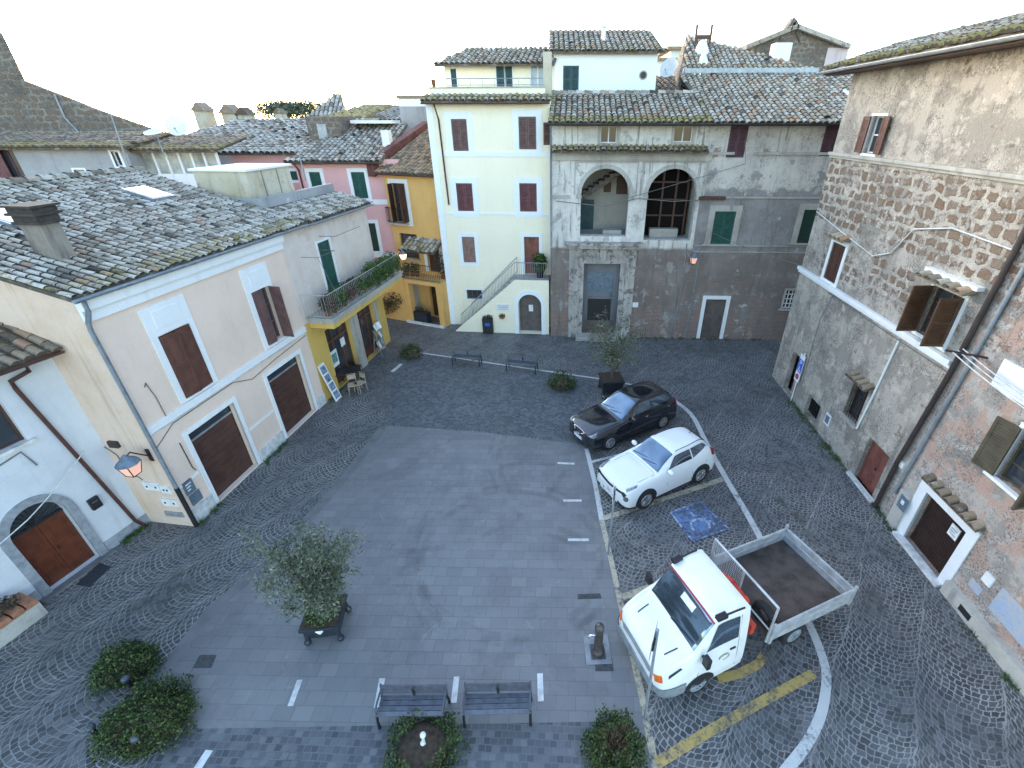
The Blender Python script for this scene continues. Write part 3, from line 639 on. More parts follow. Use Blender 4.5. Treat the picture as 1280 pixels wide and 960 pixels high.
def lantern(loc, ang, label, on=False, sc=1.0):
    """wall lantern; local -y points away from the wall"""
    r = empty('wall_lantern', loc, ang, label, 'lantern')
    b = MB(); b.tube([(0, 0, -.1 * sc), (0, -.12 * sc, .02 * sc), (0, -.35 * sc, .28 * sc), (0, -.5 * sc, .22 * sc)], .018 * sc, 6); b.box(-.05 * sc, .05 * sc, -.02, .005, -.25 * sc, .1 * sc); b.build('bracket', M['iron'], r)
    c = Vector((0, -.5 * sc, -.25 * sc))
    g = MB(); V = []
    for w, z in ((.10, 0), (.17, .32)): V += [c + Vector((x * w * sc, y * w * sc, z * sc)) for x, y in ((-1, -1), (1, -1), (1, 1), (-1, 1))]
    g.raw(V, [(0, 1, 5, 4), (1, 2, 6, 5), (2, 3, 7, 6), (3, 0, 4, 7), (3, 2, 1, 0)]); g.build('glass', M['lantern_on' if on else 'lantern'], r)
    f = MB()
    for i in range(4): f.tube([V[i], V[i + 4]], .012 * sc, 5); f.tube([V[i], V[(i + 1) % 4]], .012 * sc, 5)
    f.ball(c + Vector((0, 0, -.05 * sc)), .04 * sc, 8, 6); f.build('cage', M['iron'], r)
    h = MB(); h.lathe(c + Vector((0, 0, .32 * sc)), [(.25 * sc, 0), (.2 * sc, .07 * sc), (.08 * sc, .17 * sc), (.05 * sc, .22 * sc), (0, .26 * sc)], 4 if False else 8); h.build('hood', M['blue_grey'], r)
    return r
# ------------------------------------------------------------------ peach house and its neighbour with the balcony
def dirvp(px): r = ray(px, 150); return (r[0], r[1])
LW = Wall(G(243, 658), dirvp(780))
h = House('peach_house', LW, 'peach plastered house with two brown garage doors and a grey tiled roof with skylights')
US = 7.38; EZ = 7.46; DP = 6.2; RZ = 9.2
def wrc(*p): return LW.rect(*p)
a = wrc((197, 422), (235, 405), (265, 479), (231, 500)); h.window((1.48, 2.52, 3.78, 5.76), 'sh_brown', (8, 4), None, frame='sh_brown', slats=False, grid=(2, 3))
h.window((5.20, 6.10, 3.80, 5.78), 'sh_mauve', (6, 86), None, frame='sh_mauve', slats=False, grid=(2, 3))
h.door((1.05, 2.94, .05, 2.76), 'garage', 'white_trim', .14, .22, 'slats', .42, name='garage_door', handle=False)
h.door((4.63, 6.62, .05, 2.80), 'garage', 'white_trim', .14, .22, 'slats', .42, name='garage_door', handle=False)
h.wall(rectpoly(0, US, 0, EZ), M['peach'], DP, reveal=.2, sides=False)
for uu in ((1.48, 2.52), (5.20, 6.10)):     # tall white window panels
    sb = MB(); u0, u1 = uu; sb.box(u0 - .2, u0, -.03, .05, 3.70, 6.62); sb.box(u1, u1 + .2, -.03, .05, 3.70, 6.62); sb.box(u0, u1, -.028, .048, 5.79, 6.62); sb.box(u0 + .1, u1 - .1, -.05, -.028, 5.98, 6.44); sb.box(u0, u1, -.06, .05, 3.70, 3.77)
    sb.build('window_panel', M['white_trim'], h.root)
gb = MB(); gb.face([(0, 0, 0), (0, 0, EZ), (0, DP, RZ), (0, DP * 2, EZ), (0, DP * 2, 0)][::-1]); gb.face([(US, 0, 0), (US, DP * 2, 0), (US, DP * 2, EZ), (US, DP, RZ), (US, 0, EZ)][::-1]); gb.face([(0, 2 * DP, 0), (US, 2 * DP, 0), (US, 2 * DP, EZ), (0, 2 * DP, EZ)])
gb.build('side_wall', M['peach_side'], h.root)
sl = (RZ - EZ) / DP
tileroof(h.root, [(-.18, -.24, EZ + .08 - .24 * sl), (8.9, -.24, EZ + .08 - .24 * sl), (8.9, DP, RZ + .08), (-.18, DP, RZ + .08)], M['tile_grey'], .215, .33, moss=.9, rr=.073)
tileroof(h.root, [(8.9, 2 * DP, EZ), (-.18, 2 * DP, EZ), (-.18, DP, RZ + .06), (8.9, DP, RZ + .06)], M['tile_grey'], .4, .5, rr=.15)
rb = MB(); ridge_row(rb, (-.18, DP, RZ + .1), (8.9, DP, RZ + .1), .15); rb.build('ridge_tiles', M['tile_grey'], h.root)
h.slabs('cornice', [(0.0, US, -.09, 0, 6.80, 7.08), (0.0, US, -.19, 0, 7.08, 7.36)], M['white_trim'])
h.slabs('string_course', [(0.05, US, -.05, 0, 3.44, 3.66), (.05, 1.0 - .14, -.03, 0, 1.42, 1.50), (2.94 + .2, 4.63 - .2, -.03, 0, 1.42, 1.5)], M['white_trim'])
h.slabs('plinth', [(.03, .9, -.05, 0, 0, .55), (3.1, 4.45, -.05, 0, 0, .5), (6.78, US, -.05, 0, 0, .5)], M['marble'])
h.gutter(-.2, 8.9, -.32, 7.42, M['zinc'])
h.pipe([(-.02, -.32, 7.36), (-.02, -.30, 7.1), (-.02, -.13, 6.8), (-.02, -.09, 6.6), (0.0, -.09, 1.6)], .055, M['zinc']); h.pipe([(0.0, -.09, 1.6), (0.0, -.09, .05)], .065, M['iron'], 'downpipe_foot')
def roofpt(px, py):
    """where a sight line meets the roof plane of the peach house, in the house's own frame"""
    p0 = LW.world(0, 0, EZ + .06); nn = (LW.d.cross(LW.n * DP + Vector((0, 0, RZ - EZ)))).normalized(); r = Vector(ray(px, py)); o = Vector((0, 0, CAMZ)); t = (p0 - o).dot(nn) / r.dot(nn); return h.L(o + r * t)
th_ = math.atan(sl)
for pc in ((187, 246), (14, 276)):
    c = roofpt(*pc); o = empty('skylight', c, 0); o.parent = h.root; o.rotation_euler = (th_, 0, 0)
    bpy.data.objects.remove(o)
    T = Matrix.Translation(c) @ Matrix.Rotation(th_, 4, 'X')
    fb = MB(); fb.box(-.44, .44, -.56, .56, 0, .17, T); so = fb.build('skylight', M['zinc'], h.root); g_ = MB(); g_.box(-.36, .36, -.48, .48, .17, .185, T); g_.build('pane', M['skylight'], so)
c = roofpt(72, 322); cb = MB()
cb.prism([(c.x - .22, c.y - .3, c.z - .3), (c.x + .22, c.y - .3, c.z - .3), (c.x + .22, c.y + .3, c.z - .3), (c.x - .22, c.y + .3, c.z - .3)], (0, 0, 1.15))
ch = cb.build('chimney', plaster('chimney_cement', (.30, .27, .23), (.15, .13, .12), .9, .8, (.03, .028, .027)), h.root)
cp = MB(); z = c.z + .85
for i, (e, hh) in enumerate(((.30, .06), (.26, .14), (.33, .06), (.28, .12), (.35, .05))): cp.box(c.x - e, c.x + e, c.y - e - .08, c.y + e + .08, z, z + hh); z += hh + .001
cp.build('chimney_cap', simple('sooty_brick', (.05, .043, .04), .9, 0, .5, 9, .3), ch)
# services on the front
h.pipe([(.1, -.03, 3.0), (.8, -.03, 3.35), (3.2, -.03, 3.36), (4.0, -.03, 3.05), (5.4, -.03, 3.2), (7.3, -.03, 3.3)], .013, M['cable'], 'cable', 5)
h.pipe([(.2, -.03, 3.40), (2.6, -.03, 3.42), (5.5, -.03, 3.4), (7.38, -.03, 3.42)], .018, M['white_cable'], 'cable', 5)
h.pipe([(.55, -.03, 4.7), (.62, -.03, 4.8), (.7, -.03, 4.3), (.72, -.03, 3.5)], .014, M['cable'], 'cable', 5)
h.pipe([(.72, -.03, 2.7), (.74, -.03, 1.75), (.8, -.03, 1.6)], .014, M['iron'], 'cable', 5)
bx = h.slabs('meter_cover', [(.22, .55, -.04, 0, 1.05, 1.5)], M['blue_grey']); h.slabs('meter_cover', [(.24, .62, -.03, 0, .62, 1.0)], M['blue_grey'])
mw = MB()
for k in range(3): mw.box(.29, .48 - .04 * k, -.046, -.04, 1.38 - .1 * k, 1.42 - .1 * k)
mw.build('lettering', M['sign_white'], bx)
# side wall services (white meter boxes by the corner)
for y0, y1, z0, z1, m in ((.45, .95, 1.45, 1.75, 'white_box'), (.1, .42, 1.38, 1.66, 'white_box'), (.12, .62, .85, 1.12, 'white_box'), (.15, .75, .40, .58, 'grey_paint')):
    o = h.slabs('meter_box', [(-.05, 0, y0, y1, z0, z1)], M[m])
    if m == 'white_box': h.slabs('lock', [(-.06, -.05, y0 + .08, y0 + .13, z0 + .1, z0 + .16), (-.06, -.05, y1 - .13, y1 - .08, z0 + .1, z0 + .16)], M['iron'], o)
h.slabs('junction_box', [(-.08, 0, 1.0, 1.3, 3.0, 3.2)], M['dark_pipe']); h.pipe([(-.02, 1.6, 3.0), (-.02, 1.3, 2.7), (-.02, 1.25, 2.2), (-.02, .9, 1.8)], .015, M['cable'], 'cable', 5)
lantern(LW.world(-.02, .18, 2.9), LW.ang - rad(90), 'wall lantern with a blue grey hood at the corner of the peach house', sc=1.15)
# neighbour
h2 = House('balcony_house', Wall(LW.world(US, 0, 0), LW.d), 'house with a plant filled balcony over a yellow shop front, built onto the peach house'); b0 = US
U2 = 14.05 - b0
rc = (9.52 - b0, 10.42 - b0, 4.05, 6.5); h2.window(rc, 'sh_green', 'closed', 'white_trim', .1, rec=.16, label='green shuttered balcony door')
h2.holes.append(rectpoly(8.55 - b0, 10.5 - b0, .05, 2.95)); h2.holes.append(rectpoly(11.15 - b0, 12.9 - b0, .05, 3.0))
hs = h2.holes; h2.holes = [hs[0]]; h2.wall(rectpoly(0.003, U2, 3.7, 7.42), M['peach_old'], 5.4, reveal=.2)
h2.holes = hs[1:]; h2.wall(rectpoly(0.003, U2, 0, 3.698), M['shop_yellow'], 5.4, name='shop_front', reveal=.25)
for u0, u1 in ((8.55 - b0, 10.5 - b0), (11.15 - b0, 12.9 - b0)):
    fb = MB(); fb.box(u0, u1, .25, .3, .05, .5, r=.5)
    for k in range(4): x = u0 + (u1 - u0) * k / 3; fb.box(min(x, u1 - .07), min(x + .07, u1), .2, .27, .05, 2.95, r=.5)
    fb.box(u0, u1, .205, .26, 2.15, 2.25, r=.5); o = fb.build('shop_window', M['sh_brown'], h2.root); g_ = MB(); g_.box(u0, u1, .27, .28, .05, 2.95); g_.build('pane', M['glass'], o)
nb = MB(); nb.box(8.75 - b0, 9.3 - b0, .185, .2, .95, 1.75); o = nb.build('notice', M['sign_white'], h2.root); q_ = MB(); q_.box(8.83 - b0, 9.22 - b0, .18, .185, 1.15, 1.6); q_.build('picture', simple('notice_green', (.12, .30, .30), .6, 0, .6, 9), o)
h2.slabs('notice', [(9.75 - b0, 10.1 - b0, .185, .2, 1.6, 2.0)], M['sign_white'])
h2.slabs('pilaster', [(10.5 - b0, 11.15 - b0, -.1, 0, 0, 3.3)], M['travertine']); h2.slabs('pilaster', [(12.9 - b0, 13.2 - b0, -.08, 0, 0, 3.3)], M['travertine'])
ZB = 3.72
bal = h2.slabs('balcony', [(.25, U2 + .45, -1.15, 0, ZB - .02, ZB + .16), (.2, U2 + .5, -1.2, 0, ZB + .16, ZB + .22)], M['travertine'])
h2.slabs('bracket', [(.9, 1.1, -.9, 0, ZB - .4, ZB - .021), (3.0, 3.2, -.9, 0, ZB - .4, ZB - .021), (5.5, 5.7, -.9, 0, ZB - .4, ZB - .021)], M['shop_yellow'], bal)
h2.slabs('soffit_beam', [(.3, U2 + .4, -1.1, -.02, ZB - .25, ZB - .022)], M['shop_yellow'], bal)
railing(MB(), [(.25, -.02, ZB + .22), (.25, -1.12, ZB + .22), (U2 + .42, -1.12, ZB + .22), (U2 + .42, -.02, ZB + .22)], .98, .13, .007).build('railing', simple('pale_railing', (.46, .48, .46), .6), bal)
cl_ = MB(); cl_.tube([(.9, -.02, 6.25), (.9, -.75, 6.25), (2.1, -.75, 6.25), (2.1, -.02, 6.25)], .012, 5); cl_.tube([(2.4, -.02, 6.75), (2.4, -.7, 6.75), (4.6, -.7, 6.75)], .012, 5); cl_.tube([(.9, -.75, 6.25), (.95, -1.12, 4.9)], .01, 5); cl_.build('clothes_line', M['cable'], h2.root)
tileroof(h2.root, [(1.52, -.24, EZ + .0), (U2 + .2, -.24, EZ + .0), (U2 + .2, 1.5, EZ + .48), (1.52, 1.5, EZ + .48)], M['tile_grey'], .215, .33, moss=.7, rr=.073)
h2.gutter(1.52, U2 + .2, -.32, 7.38, M['zinc'])
h2.slabs('terrace_parapet', [(1.55, U2 + .1, 1.5, 1.68, 7.0, EZ + .85), (1.55, 1.72, 1.681, 5.4, 7.0, EZ + .85)], M['grey_plaster']); h2.slabs('terrace', [(0, U2, 1.69, 5.4, 7.3, 7.5)], M['travertine'])
# cement hut on the terrace
k0 = 2.6; Wk = Wall(LW.world(b0, k0, 0), LW.d)
ua, _ = Wk.pick(262, 225); ub, zt_ = Wk.pick(325, 192); print('hut', ua, ub, zt_)
hut = MB(); ua, ub = 1.9, 4.6
hut.box(ua, ub, 2.1, 4.4, 7.5, 9.25); hm = hut.build('terrace_hut', M['hut'], h2.root); hr = MB(); hr.box(ua - .1, ub + .1, 2.0, 4.5, 9.251, 9.33); hr.build('hut_roof', M['white_trim'], hm)
h2.slabs('panel_joint', [(2.75, 2.79, 2.085, 2.1, 7.6, 9.2), (3.7, 3.74, 2.085, 2.1, 7.6, 9.2), (ua, ub, 2.086, 2.099, 8.1, 8.13)], M['cable'], hm)
# balcony plants
for i in range(9):
    u = .5 + i * .78; r_ = empty('trailing_plant', h2.W.world(u, -1.12, ZB + .75), LW.ang, 'green trailing plant hanging through the pale balcony railing of the shop house', 'plant', 'plants trailing through the balcony railing')
    plant_ball((0, 0, 0), (.40, .16, .28 + .2 * RND.random() + (.12 if i > 4 else 0)), 560 if i > 3 else 330, .095).build('foliage', M['plant' if i > 3 or i % 2 else 'flowers'], r_)
for i in range(17):
    u = .55 + i * .385; big = i > 9
    fl = 'flowers' if i in (2, 5, 6, 8) else None
    potted(h2.W.world(u, -.78 + RND.uniform(-.15, .15) - (.1 if big else 0), ZB + .22), RND.uniform(.11, .15), RND.uniform(.2, .28), 620 if big else 420, 'potted plant among those crowding the balcony of the yellow shop house', 'plant' if (big or i % 3) else 'dried', size=.115, plume=RND.uniform(.36, .48) + (.1 if big else 0), group='pots on the plant filled balcony', flower=fl)
lantern(h2.W.world(U2 + .45, -1.0, ZB + 1.0), LW.ang + rad(60), 'glowing lantern at the far corner of the plant filled balcony', on=True, sc=.8)
# sandwich board, cafe set, stand
bW = LW.back(-.02)
r = empty('advertising_board', LW.world(7.45, -.45, 0), LW.ang, 'tall narrow board with blue grey panels leaning against the wall beside the shop', 'board')
T = Matrix.Rotation(rad(14), 4, 'X'); mb = MB(); mb.box(0, .42, -.02, .02, 0, 1.75, T @ Matrix.Identity(4)); mb.v = [(x, -y if False else y, z) for x, y, z in mb.v]; T = Matrix.Rotation(rad(-14), 4, 'X')
mb = MB(); mb.box(0, .45, -.02, .02, .0, 1.8, T); mb.build('frame', M['white_box'], r); pb = MB(); 
for k in range(4): pb.box(.06, .39, -.028, -.02, .1 + k * .42, .44 + k * .42, T)
pb.build('panel', simple('board_print', (.20, .26, .36), .6, 0, .8, 7), r)
def chair(loc, rz, label, mat, group=None):
    r = empty('cafe_chair', loc, rz, label, 'chair', group)
    s_ = MB(); s_.box(-.2, .2, -.2, .2, .43, .46); s_.build('seat', M[mat], r)
    for x, y in ((-1, -1), (1, -1), (-1, 1), (1, 1)): l = MB(); l.tube([(x * .18, y * .18, .43), (x * .2, y * .21, 0)], .014, 6); l.build('leg', M[mat], r)
    b_ = MB(); b_.tube([(-.18, .18, .45), (-.18, .24, .88), (.18, .24, .88), (.18, .18, .45)], .014, 6); b_.box(-.17, .17, .215, .235, .62, .84); b_.build('backrest', M[mat], r); return r
M['chairwood'] = simple('pale_chair', (.42, .33, .25), .6); pt = G(440, 478)
r = empty('cafe_table', G(438, 480), .4, 'small dark cafe table outside the yellow shop front', 'table'); mb = MB(); mb.box(-.6, .6, -.38, .38, .70, .74); mb.build('table_top', M['black'], r); 
for x, y in ((-1, -1), (1, -1), (1, 1), (-1, 1)): l = MB(); l.tube([(x * .52, y * .3, .7), (x * .55, y * .32, 0)], .02, 6); l.build('leg', M['iron'], r)
chair(G(443, 491), .35, 'pale wooden cafe chair in front of the dark shop table, nearest the square', 'chairwood'); chair(G(452, 489), -.5, 'pale wooden cafe chair right of the other, by the dark shop table', 'chairwood')
chair(G(424, 478), 2.2, 'dark cafe chair left of the shop table by the window', 'black'); chair(G(447, 468), 2.9, 'dark cafe chair behind the shop table', 'black')
r = empty('display_stand', G(478, 442), LW.ang, 'metal display stand with white cards beside the shop door', 'display stand'); mb = MB()
for x in (-.3, .3): mb.tube([(x, -.15, 0), (x, .05, 1.5)], .02, 6); mb.tube([(x, .3, 0), (x, .05, 1.5)], .02, 6)
for z in (.4, .9, 1.4): mb.box(-.32, .32, -.12, .16, z, z + .03)
mb.build('frame', M['grey_pipe'], r)
for x, z, a in ((-.18, 1.43, .2), (.12, 1.43, -.3), (.15, .93, .3), (-.15, .43, .1)): c = MB(); c.box(-.14, .14, -.01, .01, 0, .36, Matrix.Translation((x, -.08, z)) @ Matrix.Rotation(a, 4, 'Z') @ Matrix.Rotation(-.35, 4, 'X')); c.build('card', M['sign_white'], r)
# ------------------------------------------------------------------ white house at the left with the arched door
pa, pb_ = G(165, 668), G(37, 760)
WLd = (pa - pb_); WL = Wall(pb_ - WLd.normalized() * 4.0, WLd); o4 = 4.0
wh = House('white_house', WL, 'whitewashed house with an arched wooden door and a fanlight, at the left edge'); LEN = 3.12 + o4
z0s = 1.85; d0, d1 = .50 + o4, 1.68 + o4
wh.holes.append(archpoly(d0, d1, 0.02, z0s, 14, .68))
wh.window((4.2, 5.84, 4.1, 5.5), None, frame='sh_dark', rec=.1, sill='marble', grid=(2, 1)); 
wh.wall(rectpoly(0, LEN, 0, 6.2), M['white_house'], 7, sides=True, reveal=.25)
dd = wh.door((d0, d1, .02, z0s), 'door_wood', None, 0, .2, 'panel'); wh.holes = []
fan = MB(); fan.face([(x, .22, z) for x, z in archpoly(d0, d1, z0s, z0s, 14, .68)[2:]][::1]); fo = fan.build('fanlight', M['glass'], dd); fb = MB(); cx = (d0 + d1) / 2
for k in range(1, 12): a_ = math.pi * k / 12; fb.tube([(cx, .2, z0s + .02), (cx + .58 * math.cos(a_), .2, z0s + .66 * math.sin(a_))], .012, 5)
fb.box(d0, d1, .17, .23, z0s - .02, z0s + .05); fb.build('fanlight_bars', M['iron'], dd)
sb = MB(); n = 14
def ap(k, e): 
    if k < 0: return (d0 - e, 0)
    if k > n: return (d1 + e, 0)
    return (cx - (.59 + e) * math.cos(math.pi * k / n), z0s + (.68 + e) * math.sin(math.pi * k / n))
for k in range(-1, n + 1):
    a, b, c, d = ap(k, 0), ap(k + 1, 0), ap(k + 1, .2), ap(k, .2)
    sb.prism([(a[0], -.05, a[1]), (b[0], -.05, b[1]), (c[0], -.05, c[1]), (d[0], -.05, d[1])], (0, .08, 0))
sb.build('surround', simple('grey_stone', (.26, .28, .31), .8, 0, .3, 6, .2), dd)
wh.slabs('doorstep', [(d0 - .3, d1 + .3, -.22, 0, 0, .04)], M['kerb'])
wh.slabs('plinth', [(d1 + .22, LEN, -.03, 0, 0, .35), (0, d0 - .22, -.03, 0, 0, .35)], simple('grey_plinth', (.30, .32, .35), .85, 0, .3, 4))
tileroof(wh.root, [(-.1, -.5, 6.10), (LEN - .02, -.5, 6.10), (LEN - .02, 4.5, 7.9), (-.1, 4.5, 7.9)], M['tile_brown'], .27, .38, moss=.6)
wh.slabs('flashing', [(LEN - .12, LEN - .03, -.4, 4.5, 0, 0.01)], M['blue_grey']).matrix_local = Matrix.Translation((0, 0, 6.36)) @ Matrix.Rotation(math.atan(1.8 / 5), 4, 'X')
wh.gutter(-.1, LEN, -.58, 6.04, M['brown_pipe'])
wh.pipe([(LEN - .75, -.58, 6.0), (LEN - .75, -.55, 5.85), (LEN - .95, -.07, 5.6), (LEN - .95, -.07, 5.4), (LEN - .35, -.07, .4), (LEN - .2, -.07, .02)], .05, M['brown_pipe'])
wh.pipe([(0, -.03, 3.55), (3.9, -.03, 3.4), (5.0, -.03, 3.8), (5.6, -.03, 3.9), (5.7, -.03, 3.4)], .02, M['cable'], 'cable', 5)
wb = wh.slabs('letterbox', [(d1 + .42, d1 + .66, -.1, 0, 1.45, 1.8)], M['iron']); wh.slabs('slot', [(d1 + .46, d1 + .62, -.105, -.1, 1.68, 1.71)], M['chrome'], wb)
mp = gl((96, 731), (112, 734), (139, 709), (125, 704)); mb = MB(); mb.prism([(*p.xy, .004) for p in mp], (0, 0, .02)); mo = mb.build('doormat', M['mat']); tag(mo, 'dark doormat on the cobbles in front of the arched wooden door', 'doormat')
c = WL.world(o4 - .05, -.35, 0); r = empty('brick_planter', c, WL.ang, 'low brick and stone planter beside the arched door of the white house', 'planter'); mb = MB(); mb.box(-.9, .1, -.28, .28, .0, .45); mb.build('base', M['travertine'], r)
mb = MB()
for k in range(4): mb.box(-.92 + .26 * k, -.70 + .26 * k, -.31, .30, .451, .62)
mb.build('bricks', M['terracotta'], r); plant_ball((-.4, 0, .75), (.4, .22, .2), 260, .1).build('foliage', M['dried'], r)
# loose cable slung over the white house
def cable(name, pts, r, label, sag=.0, mat='white_cable', group=None):
    P = []
    for a, b in zip(pts, pts[1:]):
        a, b = Vector(a), Vector(b)
        for i in range(12): t_ = i / 12; P.append(a.lerp(b, t_) - Vector((0, 0, sag * 4 * t_ * (1 - t_))))
    P.append(Vector(pts[-1])); mb = MB(); mb.tube(P, r, 6); return tag(mb.build(name, M[mat]), label, 'cable', group)
cable('overhead_cable', [WL.world(LEN - .5, -.12, 3.2), WL.world(d0 + .3, -.6, 2.55), WL.world(.2, -.9, 1.6)], .014, 'white cable slung across the front of the white house past its arched door', .05)
# grey house, stone gable and antennas behind the peach roof
gh = House('grey_house', Wall((-30, 25.0), (1, 0)), 'grey rendered house with small square windows behind the peach house roof')
def gr(*p): return gh.W.rect(*p)
gh.window(gr((92, 212), (111, 224)), None, frame='white_trim', surr='white_trim', sw=.08, grid=(1, 1)); gh.window(gr((138, 189), (155, 208)), None, frame='white_trim', surr='white_trim', sw=.1, grid=(1, 1))
gh.window(gr((-18, 187), (33, 222)), 'sh_red', (0, None), None, frame='sh_red', grid=(3, 1), slats=False)
uL = gh.W.pick(166, 210)[0]; zt = gh.W.pick(100, 181)[1]
gh.wall(rectpoly(-4, uL, 5, zt), M['grey_plaster'], 3.2)
zr = gh.W.back(5).pick(100, 160)[1]
tileroof(gh.root, [(-4, -.4, zt - .1), (uL + .3, -.4, zt - .1), (uL + .3, 3.2, zt + .42), (-4, 3.2, zt + .42)], M['tile_brown'], .3, .45, rr=.13)
u1 = gh.W.pick(255, 190)[0]
ver = MB(); 
for i in range(6): u = uL + .6 + (u1 - uL - .6) * i / 5; ver.box(u - .05, u + .05, .8, .9, 5, zt - .2)
ver.box(uL, u1, .82, .88, 5, zt - 1.35); vo = ver.build('veranda', M['white_trim'], gh.root); v2 = MB(); v2.box(uL, u1, .89, .9, zt - 1.35, zt - .2); v2.build('pane', simple('veranda_glass', (.40, .41, .38), .3, 0, .5, 1.5), vo)
tileroof(gh.root, [(uL - .5, .2, zt - .25), (u1 + .4, .2, zt - .25), (u1 + .4, 3.2, zt + .25), (uL - .5, 3.2, zt + .25)], M['tile_brown'], .3, .45, rr=.13)
sg = House('stone_house', Wall((-34, 31), (1, 0)), 'tall dark stone gable rising at the left edge of the roofs', 'house')
prof = [sg.W.pick(*p) for p in ((-90, 240), (252, 240), (252, 184), (180, 158), (120, 137), (70, 117), (25, 100), (-2, 45), (-60, -40), (-90, -40))]
sg.wall(prof, M['stone_far'], .3); sg.pipe([(*sg.W.pick(70, 118)[:1], -.1, sg.W.pick(70, 118)[1]), (sg.W.pick(83, 147)[0], -.1, sg.W.pick(83, 147)[1]), (sg.W.pick(100, 165)[0], -.1, sg.W.pick(100, 165)[1])], .05, M['grey_pipe'], 'cable')
def dish(loc, R, yaw, label, pitch=25):
    r = empty('satellite_dish', loc, yaw, label, 'satellite dish'); T = Matrix.Rotation(rad(90 - pitch), 4, 'X')
    mb = MB(); prof = [(R * k / 6, R * .22 * (k / 6) ** 2) for k in range(7)]
    mb.lathe((0, 0, 0), prof, 18); mb.lathe((0, 0, -.015), prof[::-1], 18); mb.v = [tuple(T @ Vector(v)) for v in mb.v]; mb.build('reflector', M['white_box'], r)
    p = MB(); p.tube([(0, .04, 0), (0, .12, -.15), (0, .12, -1.0)], .03, 6); p.tube([(0, 0, -R * .8), (0, -R * .9, -.1)], .014, 5); p.ball((0, -R * .9, -.08), .045, 6, 5); p.build('mount', M['grey_pipe'], r); return r
dish(at(221, 158, 27), .5, .35, 'large round satellite dish on the brown roof left of the far rooftops'); dish(at(193, 167, 24.5), .4, .1, 'satellite dish lying back flat over the grey house veranda', 72)
def mast(base, top, label, bars=3):
    r = empty('antenna_mast', base, 0, label, 'antenna'); t_ = Vector(top) - Vector(base); mb = MB(); mb.tube([(0, 0, 0), t_], [.035, .018], 6); mb.build('pole', M['grey_pipe'], r); e = MB()
    for k in range(bars): 
        z = t_ * (.98 - .06 * k); e.tube([z + Vector((-.35, 0, 0)), z + Vector((.35, 0, 0))], .01, 5)
    if bars: e.build('element', M['grey_pipe'], r)
    return r
mast(at(160, 205, 24.2), at(121, 92, 24.2), 'tall thin antenna mast beside the grey house window', 0)
mast(at(198, 160, 29), at(191, 147, 29), 'short post on the brown roof beside the round dish', 0)
# ------------------------------------------------------------------ pink, orange and pale yellow houses
ph = House('pink_house', Wall((-18, 29), (1, 0)), 'pink house with green shutters and a grey tiled roof')
def pr(*p): return ph.W.rect(*p)
for rc in (((440, 215), (457, 215), (459, 248), (443, 248)), ((453, 279), (469, 279), (475, 314), (457, 314)), ((388, 215), (402, 215), (404, 245), (391, 245))):
    ph.window(pr(*rc), 'sh_green' if rc[0][0] < 450 else 'sh_dkgreen', 'closed', 'white_trim', .2)
uE = ph.W.pick(478, 205)[0]; uS = ph.W.pick(368, 205)[0]; ze = ph.W.pick(475, 200)[1]; zb1 = ph.W.pick(450, 252)[1]; zb2 = ph.W.pick(470, 318)[1]
ph.wall(rectpoly(uS, uE + .9, 0, ze), M['pink'], 8)
ph.slabs('string_course', [(uS, uE + .3, -.05, 0, zb1 - .16, zb1 + .12), (uS, uE + .6, -.05, 0, zb2 - .16, zb2 + .12)], M['white_trim'])
rz = at(447, 157, 35)
tileroof(ph.root, [(uS - .3, -.45, ze - .05), (uE + .1, -.45, ze - .05), (uE + .1, 6.0, 10.75), (uS + 1.1, 6.0, 10.75)], M['tile_grey'], .3, .42, rr=.125, moss=.4)
ph.gutter(uS - .3, uE + .1, -.52, ze - .12, M['brown_pipe'], .06); ph.pipe([(uS + .2, -.5, ze - .15), (uS + .2, -.08, ze - .5), (uS + .2, -.08, 1)], .045, M['brown_pipe'])
dm = MB(); c = ph.atl(405, 163, 32.5); dm.box(c.x - .9, c.x + 1.1, c.y - .2, c.y + 2.5, c.z - 1, c.z + .75); do_ = dm.build('dormer', M['stone_far'], ph.root); w_ = MB(); w_.box(c.x - .3, c.x + .25, c.y - .22, c.y - .2, c.z - .45, c.z + .35); w_.build('dormer_window', M['grey_paint'], do_)
c = ph.atl(466, 152, 34); s_ = MB(); s_.box(c.x - 1.3, c.x + 1.3, c.y - .4, c.y + 1.6, c.z - .1, c.z + .08); s_.build('roof_sheet', M['white_trim'], ph.root)
c = ph.atl(484, 175, 31); s_ = MB(); s_.box(c.x - .22, c.x + .22, c.y - .3, c.y + .3, c.z - 1, c.z + .5); s_.build('chimney', M['white_trim'], ph.root)
pn = House('pink_neighbour', Wall((-24, 30.2), (1, 0)), 'narrow pink house between the cement hut and the larger pink house')
pn.window(pn.W.rect((361, 214), (372, 214), (373, 225), (363, 225)), 'sh_green', 'closed', 'white_trim', .16)
uS2, ze2 = pn.W.pick(352, 190); uE2 = pn.W.pick(371, 190)[0]
pn.wall(rectpoly(uS2 - 3, uE2, 0, ze2), M['pink'], 8)
tileroof(pn.root, [(uS2 - 9, -.4, ze2 - .05), (uE2 + .3, -.4, ze2 - .05), (uE2 + 1.6, 8, 11.02), (uS2 - 6.5, 8, 11.02)], M['tile_grey'], .36, .5, rr=.15, moss=.3)
OW0, OW1 = G(505, 401), G(565, 411.5)
fr_ = Wall(OW0, OW1 - OW0); oh = House('orange_house', fr_.back(1.35), 'orange house with an outside stair and a plant filled landing under a tiled canopy'); OWL = oh.W
def orc(*p): return OWL.rect(*p)
ul = OWL.pick(478, 215)[0]; ur = OWL.pick(556, 300)[0] + .5; ze = OWL.pick(548, 217)[1] + .02
